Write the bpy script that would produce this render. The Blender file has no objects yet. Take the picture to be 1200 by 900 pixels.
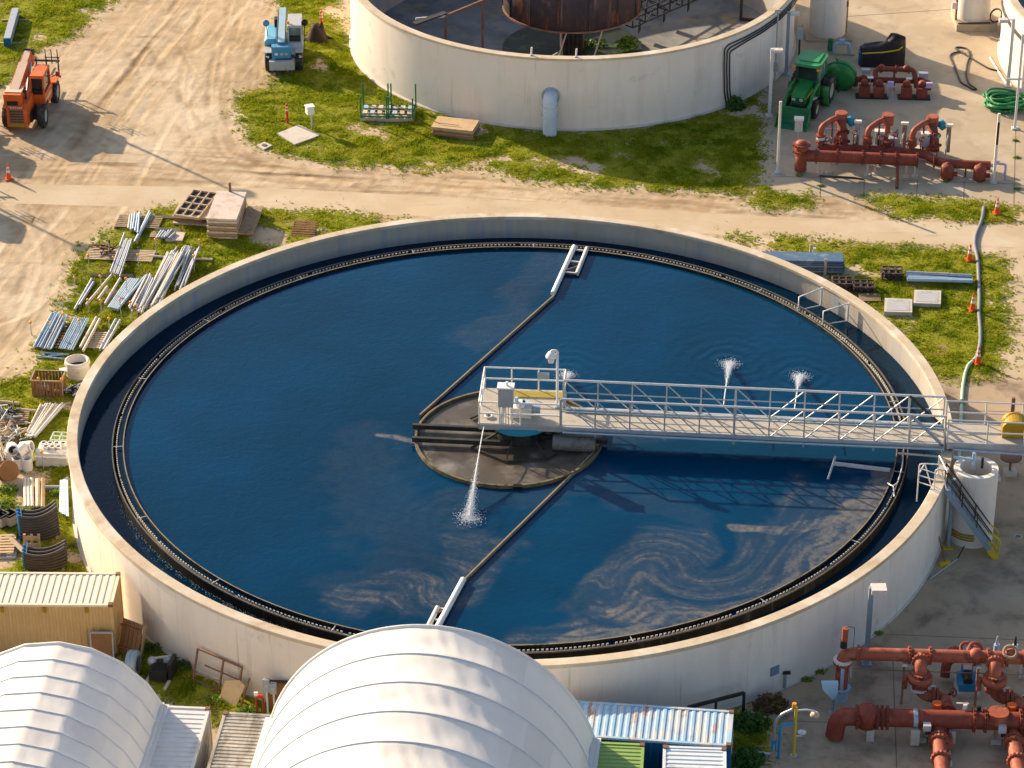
import bpy, math, random
import numpy as np
from mathutils import Vector, Matrix, noise as mnoise
random.seed(7); rng = np.random.default_rng(11)
PI = math.pi
scene = bpy.context.scene
COL = scene.collection
# ------------------------------------------------------------------ camera
CAM = Vector((0.09792, -113.72329, 70.64081))
FW = Vector((0.0, 0.86607, -0.49992)); RT = Vector((0.99999, -0.0022, -0.00381)); UP = Vector((0.0044, 0.49991, 0.86606))
FPX = 3400.0
def G(px, py, z=0.0):
    """world point at height z seen at photo position (1200x900)"""
    d = FW*FPX + RT*(px-600.0) + UP*(450.0-py)
    return CAM + d*((z-CAM.z)/d.z)
def zat(b, py):
    """height above base point b that is seen at photo row py"""
    d = Vector((b[0], b[1], 0)) - CAM
    k = 450.0-py
    return (k*d.dot(FW) - FPX*d.dot(UP))/(FPX*UP.z - k*FW.z)
cd = bpy.data.cameras.new('camera'); cam = bpy.data.objects.new('camera', cd); COL.objects.link(cam)
m3 = Matrix((RT, UP, -FW)).transposed()
cam.matrix_world = Matrix.Translation(CAM) @ m3.to_4x4()
cd.sensor_fit = 'HORIZONTAL'; cd.sensor_width = 36.0; cd.lens = FPX/1200*36; cd.clip_start = 1; cd.clip_end = 5000
scene.camera = cam
# ------------------------------------------------------------------ light
SUN_AZ, SUN_EL = math.radians(136.5), math.radians(22)
SUN_STRENGTH, SKY_STRENGTH, EXPOSURE = 5.0, 0.105, 0.95
w = bpy.data.worlds.new('World'); scene.world = w; w.use_nodes = True
nt = w.node_tree; bg = nt.nodes['Background']
sky = nt.nodes.new('ShaderNodeTexSky'); sky.sky_type = 'NISHITA'; sky.sun_disc = False
sky.sun_elevation = SUN_EL; sky.dust_density = 2.0; sky.ozone_density = 0.7; sky.sun_rotation = math.radians(90) - SUN_AZ
nt.links.new(sky.outputs[0], bg.inputs[0]); bg.inputs[1].default_value = SKY_STRENGTH
sl = bpy.data.lights.new('sun', 'SUN'); sl.energy = SUN_STRENGTH; sl.angle = math.radians(0.5); sl.color = (1.0, 0.79, 0.55)
so = bpy.data.objects.new('sun', sl); COL.objects.link(so)
sd = Vector((math.cos(SUN_EL)*math.cos(SUN_AZ), math.cos(SUN_EL)*math.sin(SUN_AZ), math.sin(SUN_EL)))
so.rotation_euler = (-sd).to_track_quat('-Z', 'Y').to_euler(); so.location = sd*200
vs = scene.view_settings; vs.view_transform = 'Standard'; vs.look = 'None'; vs.gamma = 1; vs.exposure = EXPOSURE; vs.use_curve_mapping = False
# ------------------------------------------------------------------ materials
def mat(name, col, rough=0.7, metal=0.0, var=0.12, vs_=2.0, bump=0.0, bs=12.0, stains=(), coords='obj', spec=0.3, trans=0.0, stretch=(1, 1, 1)):
    m = bpy.data.materials.new(name); m.use_nodes = True; t = m.node_tree; N = t.nodes; L = t.links
    b = N['Principled BSDF']; out = N['Material Output']
    b.inputs['Roughness'].default_value = rough; b.inputs['Metallic'].default_value = metal
    b.inputs['Specular IOR Level'].default_value = spec
    if coords == 'obj': src = N.new('ShaderNodeTexCoord').outputs['Object']
    else: src = N.new('ShaderNodeNewGeometry').outputs['Position']
    def noise(scale, st=(1, 1, 1), det=5.0, dist=0.0):
        s0 = src
        if len(st) > 3:
            r0 = N.new('ShaderNodeMapping'); r0.inputs['Rotation'].default_value = (0, 0, st[3]); L.new(src, r0.inputs[0]); s0 = r0.outputs[0]
        mp = N.new('ShaderNodeMapping'); mp.inputs['Scale'].default_value = st[:3]; L.new(s0, mp.inputs[0])
        n = N.new('ShaderNodeTexNoise'); n.inputs['Scale'].default_value = scale; n.inputs['Detail'].default_value = det
        n.inputs['Roughness'].default_value = 0.62; n.inputs['Distortion'].default_value = dist
        L.new(mp.outputs[0], n.inputs['Vector']); return n.outputs['Fac']
    n0 = noise(vs_, stretch)
    mr = N.new('ShaderNodeMapRange'); mr.inputs[1].default_value = 0.25; mr.inputs[2].default_value = 0.75
    mr.inputs[3].default_value = 1-var; mr.inputs[4].default_value = 1+var; L.new(n0, mr.inputs[0])
    hs = N.new('ShaderNodeHueSaturation'); hs.inputs['Color'].default_value = (*col, 1); L.new(mr.outputs[0], hs.inputs['Value'])
    c = hs.outputs[0]
    for s in stains:
        scol, sc, lo, hi = s[:4]; st = s[4] if len(s) > 4 else (1, 1, 1); amt = s[5] if len(s) > 5 else 1.0
        f = noise(sc, st, 6.0, 0.3)
        r = N.new('ShaderNodeMapRange'); r.inputs[1].default_value = lo; r.inputs[2].default_value = hi; r.inputs[4].default_value = amt; L.new(f, r.inputs[0])
        mx = N.new('ShaderNodeMix'); mx.data_type = 'RGBA'; L.new(r.outputs[0], mx.inputs[0]); L.new(c, mx.inputs[6]); mx.inputs[7].default_value = (*scol, 1)
        c = mx.outputs[2]
    L.new(c, b.inputs['Base Color'])
    if bump:
        f = noise(bs, stretch); bp = N.new('ShaderNodeBump'); bp.inputs['Strength'].default_value = bump; bp.inputs['Distance'].default_value = 0.05
        L.new(f, bp.inputs['Height']); L.new(bp.outputs[0], b.inputs['Normal'])
    if trans:
        tr = N.new('ShaderNodeBsdfTranslucent'); L.new(c, tr.inputs[0]); ms = N.new('ShaderNodeMixShader'); ms.inputs[0].default_value = trans
        L.new(b.outputs[0], ms.inputs[1]); L.new(tr.outputs[0], ms.inputs[2]); L.new(ms.outputs[0], out.inputs['Surface'])
    return m
RUST = (0.16, 0.06, 0.025)
M = {}
M['dirt'] = mat('dirt', (0.45, 0.335, 0.21), 0.95, var=0.14, vs_=0.12, bump=0.5, bs=3.0, coords='w', spec=0.1, stains=[
    ((0.56, 0.47, 0.345), 0.09, 0.46, 0.66), ((0.34, 0.24, 0.14), 1.1, 0.53, 0.72, (1.0, 0.07, 1, 0.33), 0.75), ((0.56, 0.46, 0.33), 1.9, 0.54, 0.68, (1.0, 0.05, 1, 0.30), 0.6), ((0.27, 0.19, 0.11), 1.4, 0.57, 0.70, (0.06, 0.7, 1, 0.06), 0.5),
    ((0.28, 0.22, 0.14), 0.33, 0.58, 0.7, (1, 1, 1), 0.55), ((0.62, 0.53, 0.41), 3.5, 0.62, 0.72, (1, 1, 1), 0.7)])
M['road'] = mat('road_concrete', (0.475, 0.375, 0.25), 0.9, var=0.08, vs_=0.3, bump=0.15, bs=6, coords='w', spec=0.15, stains=[((0.54, 0.46, 0.34), 0.22, 0.48, 0.7), ((0.32, 0.25, 0.16), 2.0, 0.58, 0.75, (0.15, 1, 1), 0.6)])
M['pad'] = mat('pad_concrete', (0.41, 0.335, 0.235), 0.9, var=0.10, vs_=0.35, bump=0.12, bs=5, coords='w', spec=0.15, stains=[((0.27, 0.22, 0.16), 0.5, 0.52, 0.72, (1, 1, 1), 0.8), ((0.5, 0.43, 0.33), 0.23, 0.5, 0.66, (1, 1, 1), 0.7), ((0.15, 0.12, 0.09), 1.8, 0.66, 0.76, (1, 1, 1), 0.6)])
M['yard'] = mat('yard_concrete', (0.42, 0.315, 0.215), 0.9, var=0.10, vs_=0.35, bump=0.12, bs=5, coords='w', spec=0.15, stains=[((0.165, 0.125, 0.09), 0.42, 0.47, 0.62, (1, 1, 1), 0.75), ((0.44, 0.37, 0.27), 0.2, 0.5, 0.66, (1, 1, 1), 0.6), ((0.10, 0.08, 0.065), 1.5, 0.62, 0.74, (1, 1, 1), 0.7)])
M['joint'] = mat('joint', (0.17, 0.135, 0.095), 0.95, var=.3, vs_=1.0, coords='w')
M['tankfloor'] = mat('tank_floor_concrete', (0.235, 0.235, 0.225), 0.85, var=0.2, vs_=0.4, coords='w', stains=[((0.13, 0.14, 0.155), 0.5, 0.45, 0.65), ((0.34, 0.25, 0.13), 0.6, 0.54, 0.7)])
M['wellring'] = mat('mossy_well_board', (0.15, 0.12, 0.065), 0.8, var=0.3, vs_=1.5, coords='w', stains=[((0.05, 0.05, 0.02), 2.0, 0.5, 0.66)])
M['boom'] = mat('boom_board_wood', (0.22, 0.17, 0.11), 0.8, var=0.25, vs_=1.5, coords='w')
M['inletsteel'] = mat('stained_inlet_steel', (0.17, 0.165, 0.155), 0.6, 0.2, var=0.25, vs_=2, stains=[((0.08, 0.06, 0.04), 2, 0.5, 0.7)])
M['soil'] = mat('grass_soil', (0.215, 0.22, 0.02), 0.95, var=0.3, vs_=0.9, bump=0.3, bs=9, coords='w', spec=0.05, stains=[((0.30, 0.22, 0.12), 0.55, 0.58, 0.72, (1, 1, 1), 0.8)])
def dirt_mat():
    m = M['dirt'].copy(); m.name = 'rutted_dirt'; t = m.node_tree; N = t.nodes; L = t.links; b = N['Principled BSDF']
    old = b.inputs['Base Color'].links[0].from_socket; at = N.new('ShaderNodeAttribute'); at.attribute_name = 'tone'
    lo = N.new('ShaderNodeMapRange'); lo.inputs[1].default_value = 0; lo.inputs[2].default_value = -1; L.new(at.outputs['Fac'], lo.inputs[0])
    hi = N.new('ShaderNodeMapRange'); hi.inputs[1].default_value = 0; hi.inputs[2].default_value = 1; L.new(at.outputs['Fac'], hi.inputs[0])
    m1 = N.new('ShaderNodeMix'); m1.data_type = 'RGBA'; L.new(lo.outputs[0], m1.inputs[0]); L.new(old, m1.inputs[6]); m1.inputs[7].default_value = (0.23, 0.155, 0.085, 1)
    m2 = N.new('ShaderNodeMix'); m2.data_type = 'RGBA'; L.new(hi.outputs[0], m2.inputs[0]); L.new(m1.outputs[2], m2.inputs[6]); m2.inputs[7].default_value = (0.58, 0.485, 0.36, 1); L.new(m2.outputs[2], b.inputs['Base Color'])
    ru = N.new('ShaderNodeAttribute'); ru.attribute_name = 'rut'; bp = N.new('ShaderNodeBump'); bp.inputs['Strength'].default_value = .8; bp.inputs['Distance'].default_value = .10; L.new(ru.outputs['Fac'], bp.inputs['Height'])
    if b.inputs['Normal'].is_linked: L.new(b.inputs['Normal'].links[0].from_socket, bp.inputs['Normal'])
    L.new(bp.outputs[0], b.inputs['Normal']); return m
def grass_mat():
    m = bpy.data.materials.new('grass_blades'); m.use_nodes = True; t = m.node_tree; N = t.nodes; L = t.links
    b = N['Principled BSDF']; b.inputs['Roughness'].default_value = 0.8; b.inputs['Specular IOR Level'].default_value = 0.05
    g = N.new('ShaderNodeNewGeometry')
    n1 = N.new('ShaderNodeTexNoise'); n1.inputs['Scale'].default_value = 0.55; n1.inputs['Detail'].default_value = 4; L.new(g.outputs['Position'], n1.inputs['Vector'])
    n2 = N.new('ShaderNodeTexNoise'); n2.inputs['Scale'].default_value = 7.0; n2.inputs['Detail'].default_value = 2; L.new(g.outputs['Position'], n2.inputs['Vector'])
    r = N.new('ShaderNodeValToRGB'); e = r.color_ramp.elements
    e[0].position = 0.33; e[0].color = (0.13, 0.205, 0.008, 1); e[1].position = 0.68; e[1].color = (0.36, 0.35, 0.035, 1)
    x = e.new(0.5); x.color = (0.245, 0.285, 0.012, 1)
    ad = N.new('ShaderNodeMath'); ad.operation = 'MULTIPLY_ADD'; ad.inputs[1].default_value = 0.5; ad.inputs[2].default_value = -0.25; L.new(n2.outputs[0], ad.inputs[0])
    a2 = N.new('ShaderNodeMath'); a2.operation = 'ADD'; L.new(n1.outputs[0], a2.inputs[0]); L.new(ad.outputs[0], a2.inputs[1]); L.new(a2.outputs[0], r.inputs[0])
    L.new(r.outputs[0], b.inputs['Base Color'])
    tr = N.new('ShaderNodeBsdfTranslucent'); L.new(r.outputs[0], tr.inputs[0]); ms = N.new('ShaderNodeMixShader'); ms.inputs[0].default_value = 0.45
    L.new(b.outputs[0], ms.inputs[1]); L.new(tr.outputs[0], ms.inputs[2]); L.new(ms.outputs[0], N['Material Output'].inputs['Surface'])
    return m
M['grass'] = grass_mat()
M['stucco'] = mat('white_stucco', (0.73, 0.665, 0.59), 0.85, var=0.06, vs_=0.5, bump=0.06, bs=10, coords='w', stains=[((0.5, 0.46, 0.41), 0.7, 0.52, 0.75, (1, 1, 0.12), 0.5), ((0.36, 0.33, 0.29), 2.2, 0.60, 0.76, (1, 1, 0.05), 0.6), ((0.42, 0.36, 0.29), 0.9, 0.60, 0.72, (1, 1, 1), 0.45), ((0.30, 0.26, 0.21), 3.0, 0.64, 0.74, (1, 1, 0.035), 0.55), ((0.78, 0.73, 0.66), 0.6, 0.6, 0.62, (1, 1, 0.6), 0.35), ((0.7, 0.67, 0.62), 0.25, 0.5, 0.7)])
M['coping'] = mat('coping_concrete', (0.50, 0.42, 0.31), 0.85, var=0.12, vs_=1.2, bump=0.15, bs=9, coords='w', stains=[((0.36, 0.22, 0.11), 0.9, 0.52, 0.7, (1, 1, 1), 0.6), ((0.66, 0.6, 0.51), 0.5, 0.5, 0.7), ((0.25, 0.19, 0.13), 4, 0.68, 0.78)])
M['inwall'] = mat('bare_concrete', (0.40, 0.36, 0.31), 0.85, var=0.14, vs_=0.9, bump=0.12, bs=7, coords='w', stretch=(1, 1, 0.2), stains=[((0.26, 0.30, 0.36), 0.8, 0.52, 0.66, (1.6, 1.6, 0.05), 0.8), ((0.33, 0.24, 0.15), 1.5, 0.6, 0.75, (1, 1, 0.1), 0.7)])
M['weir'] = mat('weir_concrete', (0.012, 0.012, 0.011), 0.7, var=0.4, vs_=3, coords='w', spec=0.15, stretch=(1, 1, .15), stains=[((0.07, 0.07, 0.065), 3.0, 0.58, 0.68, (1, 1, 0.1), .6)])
M['weirlip'] = mat('weir_lip_steel', (0.11, 0.10, 0.09), 0.6, var=0.25, vs_=2, coords='w')
M['weirplate'] = mat('weir_plate', (0.50, 0.45, 0.36), 0.5, var=0.25, vs_=2.0, coords='w', stains=[((0.2, 0.16, 0.1), 3, 0.55, 0.7)])
M['baffle'] = mat('baffle_board', (0.22, 0.185, 0.13), 0.7, var=0.2, vs_=1.5, coords='w', stains=[((0.1, 0.09, 0.06), 2.2, 0.52, 0.66)])
M['steel'] = mat('galvanised_steel', (0.46, 0.48, 0.50), 0.45, 0.55, var=0.12, vs_=3)
M['rail'] = mat('painted_rail', (0.60, 0.61, 0.61), 0.45, 0.2, var=0.08, vs_=3)
M['bluesteel'] = mat('bluish_steel', (0.28, 0.36, 0.44), 0.5, 0.4, var=0.12, vs_=3)
M['deck'] = mat('walkway_deck', (0.40, 0.365, 0.31), 0.85, var=0.12, vs_=2, coords='w', stains=[((0.22, 0.2, 0.17), 1.5, 0.55, 0.7)])
M['moss'] = mat('moss_deck', (0.30, 0.24, 0.035), 0.9, var=0.2, vs_=5)
M['white'] = mat('white_paint', (0.74, 0.73, 0.70), 0.5, var=0.06, vs_=2)
M['whitedirty'] = mat('dirty_white', (0.60, 0.57, 0.52), 0.7, var=0.15, vs_=3, stains=[((0.33, 0.29, 0.24), 3, 0.55, 0.72)])
M['darksteel'] = mat('dark_steel', (0.035, 0.035, 0.035), 0.6, 0.3, var=0.25, vs_=3, stains=[((0.09, 0.05, 0.03), 3, 0.55, 0.7)])
M['rust'] = mat('rusty_steel', (0.062, 0.042, 0.045), 0.85, var=0.3, vs_=1.5, stains=[((0.30, 0.10, 0.03), 1.2, 0.55, 0.66, (1, 1, 0.25)), ((0.26, 0.17, 0.16), 1.8, 0.55, 0.68, (1, 1, 0.12), 0.75), ((0.03, 0.03, 0.045), 0.9, 0.52, 0.68, (1, 1, 0.15))])
M['rustpale'] = mat('rusty_bar', (0.22, 0.115, 0.075), 0.85, var=0.3, vs_=2)
M['scum'] = mat('scum', (0.085, 0.07, 0.052), 0.35, var=0.3, vs_=0.8, coords='w', bump=0.1, bs=3, stains=[((0.22, 0.20, 0.175), 0.45, 0.52, 0.7), ((0.045, 0.032, 0.018), 0.6, 0.52, 0.68)])
M['orange'] = mat('orange_paint', (0.68, 0.12, 0.012), 0.5, var=0.15, vs_=2, stains=[((0.35, 0.08, 0.02), 2.5, 0.6, 0.75), ((0.36, 0.28, 0.19), 2.2, 0.56, 0.74, (1, 1, 1), 0.55)])
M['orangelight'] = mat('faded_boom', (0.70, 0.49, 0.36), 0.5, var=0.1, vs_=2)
M['tyre'] = mat('tyre_rubber', (0.035, 0.034, 0.034), 0.9, var=0.3, vs_=5, stains=[((0.16, 0.13, 0.10), 2.5, 0.5, 0.7)])
M['rimgrey'] = mat('rim_paint', (0.42, 0.40, 0.36), 0.6, var=0.15)
M['glass'] = mat('dark_glass', (0.02, 0.03, 0.035), 0.08, spec=0.6)
M['cabglass'] = mat('mottled_glass', (0.10, 0.16, 0.18), 0.12, spec=0.6, stains=[((0.3, 0.29, 0.25), 0.9, 0.5, 0.62)])  # pale mottle in the glass colour, also used as painted windscreen sheen
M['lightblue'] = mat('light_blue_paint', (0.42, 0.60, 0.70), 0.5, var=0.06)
M['blue'] = mat('machine_blue', (0.05, 0.26, 0.46), 0.5, var=0.15, stains=[((0.36, 0.28, 0.19), 2.2, 0.56, 0.74, (1, 1, 1), 0.55)])
M['skyblue'] = mat('hood_blue', (0.13, 0.42, 0.60), 0.45, var=0.1, stains=[((0.36, 0.28, 0.19), 2.2, 0.56, 0.74, (1, 1, 1), 0.55)])
M['greypaint'] = mat('grey_paint', (0.40, 0.41, 0.42), 0.5, var=0.1, stains=[((0.3, 0.24, 0.17), 2, 0.56, 0.7)])
M['green'] = mat('tractor_green', (0.02, 0.19, 0.042), 0.45, var=0.15, vs_=2, stains=[((0.36, 0.28, 0.19), 2.2, 0.56, 0.74, (1, 1, 1), 0.55)])
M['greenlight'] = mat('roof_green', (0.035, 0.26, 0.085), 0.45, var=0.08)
M['greenrack'] = mat('rack_green', (0.02, 0.16, 0.07), 0.5, var=0.1)
M['yellow'] = mat('safety_yellow', (0.62, 0.42, 0.02), 0.5, var=0.12)
M['ochre'] = mat('ochre_cover', (0.36, 0.22, 0.008), 0.5, var=0.12)
M['redpipe'] = mat('red_oxide_paint', (0.21, 0.042, 0.024), 0.6, var=0.2, vs_=2.5, stains=[((0.36, 0.115, 0.065), 1.6, 0.54, 0.7, (1, 1, 1), 0.5), ((0.13, 0.035, 0.025), 2.8, 0.58, 0.72)])
M['redpipe2'] = mat('faded_oxide_paint', (0.32, 0.08, 0.042), 0.6, var=0.2, vs_=2.5, stains=[((0.47, 0.18, 0.105), 1.6, 0.52, 0.68, (1, 1, 1), 0.55), ((0.14, 0.035, 0.022), 2.4, 0.54, 0.68), ((0.45, 0.38, 0.3), 5, 0.68, 0.75)])
M['redorange'] = mat('bright_valve_paint', (0.62, 0.12, 0.025), 0.5, var=0.12)
M['pumpblue'] = mat('pump_blue', (0.03, 0.23, 0.44), 0.5, var=0.15)
M['teal'] = mat('motor_teal', (0.02, 0.25, 0.36), 0.45, var=0.1)
M['cone'] = mat('cone_orange', (0.80, 0.11, 0.015), 0.55, var=0.1)
M['coneb'] = mat('reflective_white', (0.78, 0.72, 0.66), 0.4, var=0.05)
M['redmark'] = mat('marker_red', (0.55, 0.04, 0.02), 0.5)
M['wood'] = mat('weathered_wood', (0.32, 0.23, 0.145), 0.85, var=0.22, vs_=3, stretch=(1, 1, 4), stains=[((0.16, 0.10, 0.06), 3, 0.55, 0.72)])
M['woodpale'] = mat('pale_wood', (0.50, 0.40, 0.28), 0.85, var=0.18, vs_=3, stains=[((0.33, 0.22, 0.12), 2, 0.55, 0.72)])
M['woodbrown'] = mat('brown_wood', (0.22, 0.115, 0.05), 0.85, var=0.25, vs_=3, stains=[((0.10, 0.055, 0.03), 2.5, 0.55, 0.7)])
M['plywood'] = mat('plywood_panel', (0.50, 0.36, 0.20), 0.8, var=0.15, vs_=1.5, stains=[((0.38, 0.24, 0.11), 2, 0.55, 0.7)])
M['formply'] = mat('form_panel', (0.58, 0.48, 0.41), 0.75, var=0.12, vs_=2, stains=[((0.44, 0.33, 0.26), 1.5, 0.5, 0.66), ((0.35, 0.36, 0.40), 2.5, 0.58, 0.7)])
M['brownboard'] = mat('brown_board', (0.26, 0.13, 0.055), 0.8, var=0.15, vs_=2)
M['darkcell'] = mat('dark_cell', (0.06, 0.05, 0.055), 0.8, var=0.3)
M['pipegrey'] = mat('grey_conduit', (0.36, 0.39, 0.44), 0.45, 0.25, var=0.15, vs_=3, stains=[((0.25, 0.26, 0.30), 3, 0.55, 0.7)])
M['pipepale'] = mat('pale_conduit', (0.56, 0.51, 0.44), 0.6, 0.05, var=0.15, vs_=3, stains=[((0.42, 0.38, 0.34), 2, 0.55, 0.7)])
M['pipeblue'] = mat('blue_conduit', (0.36, 0.49, 0.62), 0.45, 0.1, var=0.12, vs_=3)
M['bluebeam'] = mat('blue_grey_beam', (0.085, 0.15, 0.24), 0.5, 0.15, var=0.15, vs_=2, stains=[((0.22, 0.29, 0.38), 2, 0.5, 0.7)])
M['black'] = mat('black_plastic', (0.018, 0.018, 0.02), 0.55, var=0.2)
M['tarp'] = mat('black_tarp', (0.022, 0.014, 0.016), 0.45, var=0.3, bump=0.5, bs=4)
M['corrpipe'] = mat('corrugated_black_pipe', (0.065, 0.06, 0.06), 0.6, var=0.25, vs_=4)
M['bluecap'] = mat('blue_cap', (0.02, 0.22, 0.55), 0.5, var=0.1)
M['hosegreen'] = mat('hose_green', (0.03, 0.22, 0.07), 0.45, var=0.2, vs_=3, stains=[((0.45, 0.55, 0.4), 3.5, 0.62, 0.7)])
M['hosegrey'] = mat('hose_grey', (0.19, 0.20, 0.22), 0.6, var=0.15)
M['hosepale'] = mat('hose_pale_green', (0.42, 0.55, 0.42), 0.6, var=0.15)
M['hoseblack'] = mat('hose_black', (0.05, 0.045, 0.04), 0.7, var=0.2)
M['lavender'] = mat('reclaimed_purple', (0.45, 0.36, 0.55), 0.5)
M['downpipe'] = mat('pale_blue_pipe', (0.46, 0.55, 0.64), 0.5, var=0.1, vs_=2, stains=[((0.6, 0.62, 0.63), 1.5, 0.5, 0.7)])
M['tan'] = mat('tan_container_paint', (0.60, 0.40, 0.175), 0.6, var=0.07, vs_=1.2, stains=[((0.42, 0.27, 0.11), 0.8, 0.56, 0.75, (1, 1, 0.25), 0.6)])
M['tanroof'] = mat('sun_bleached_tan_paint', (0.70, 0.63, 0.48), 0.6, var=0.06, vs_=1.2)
M['conwhite'] = mat('white_container_paint', (0.60, 0.60, 0.60), 0.6, var=0.08, stains=[((0.26, 0.11, 0.05), 0.9, 0.64, 0.72, (0.25, 1.2, 1)), ((0.5, 0.45, 0.4), 0.6, 0.5, 0.7)])
M['congrey'] = mat('dirty_grey_container_paint', (0.40, 0.365, 0.31), 0.75, var=0.2, vs_=2, stains=[((0.16, 0.14, 0.11), 1.6, 0.48, 0.68, (0.3, 1.2, 1), 0.85), ((0.62, 0.58, 0.52), 2.5, 0.58, 0.7)])
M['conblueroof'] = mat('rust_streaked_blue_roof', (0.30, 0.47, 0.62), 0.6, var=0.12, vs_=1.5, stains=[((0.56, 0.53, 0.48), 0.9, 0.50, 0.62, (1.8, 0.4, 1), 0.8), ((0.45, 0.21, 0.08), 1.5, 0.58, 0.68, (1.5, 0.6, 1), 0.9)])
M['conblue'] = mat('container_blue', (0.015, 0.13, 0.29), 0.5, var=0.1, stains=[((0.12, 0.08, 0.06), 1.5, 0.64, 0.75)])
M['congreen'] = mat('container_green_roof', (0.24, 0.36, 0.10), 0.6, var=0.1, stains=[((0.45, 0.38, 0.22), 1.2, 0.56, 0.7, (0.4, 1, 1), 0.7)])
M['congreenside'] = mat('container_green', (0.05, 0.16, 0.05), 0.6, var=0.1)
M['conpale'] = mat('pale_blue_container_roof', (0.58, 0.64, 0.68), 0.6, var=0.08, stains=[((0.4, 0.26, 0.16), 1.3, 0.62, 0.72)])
M['fabric'] = mat('white_membrane', (0.82, 0.805, 0.775), 0.6, var=0.04, vs_=0.8, bump=0.12, bs=2.0, trans=0.22, stretch=(1.5, 0.4, 1), stains=[((0.74, 0.66, 0.52), 0.5, 0.64, 0.78, (1, 1, 1), 0.4)])
M['fabricgrey'] = mat('grey_white_membrane', (0.66, 0.68, 0.71), 0.6, var=0.04, vs_=0.8, bump=0.12, bs=2.0, trans=0.15, stretch=(1.5, 0.4, 1))
M['seam'] = mat('membrane_seam', (0.60, 0.62, 0.64), 0.6)
M['fabric2'] = mat('white_membrane_patch', (0.76, 0.735, 0.70), 0.6, var=0.04, vs_=0.8, bump=0.2, bs=2.0, trans=0.2, stretch=(1.5, 0.4, 1))
M['stumpwood'] = mat('rotten_wood', (0.05, 0.03, 0.022), 0.9, var=0.4, vs_=4)
M['pit'] = mat('shaded_pit_floor', (0.02, 0.028, 0.018), 0.5, var=0.4, vs_=1.5, stains=[((0.05, 0.10, 0.02), 0.9, 0.55, 0.65)])  # near-black takes in the shade under the drum; green patches are water
M['corner'] = mat('corner_casting_rust', (0.20, 0.10, 0.06), 0.8, var=0.3)
M['spray'] = mat('spray_water', (0.93, 0.95, 0.97), 0.25, var=0.0, spec=0.6, trans=0.35)
M['leaf'] = mat('bush_leaf', (0.045, 0.115, 0.012), 0.6, var=0.35, vs_=4, trans=0.25)
M['leafdry'] = mat('dry_leaf', (0.15, 0.09, 0.04), 0.8, var=0.35, vs_=4, trans=0.2)
M['leafbright'] = mat('fresh_leaf', (0.16, 0.26, 0.02), 0.6, var=0.3, vs_=4, trans=0.3)
M['twig'] = mat('twig_bark', (0.12, 0.09, 0.06), 0.9)
M['signblue'] = mat('faded_blue_plate', (0.16, 0.22, 0.30), 0.5)
M['lampglass'] = mat('lamp_lens', (0.65, 0.66, 0.66), 0.2)
M['amber'] = mat('amber_lens', (0.75, 0.30, 0.03), 0.3)
M['stone'] = mat('pebble', (0.55, 0.46, 0.34), 0.9, var=0.3, vs_=3, coords='w')
M['slabc'] = mat('slab_concrete', (0.52, 0.475, 0.42), 0.85, var=0.1, vs_=1.5, stains=[((0.4, 0.34, 0.27), 1.2, 0.54, 0.7)])
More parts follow.
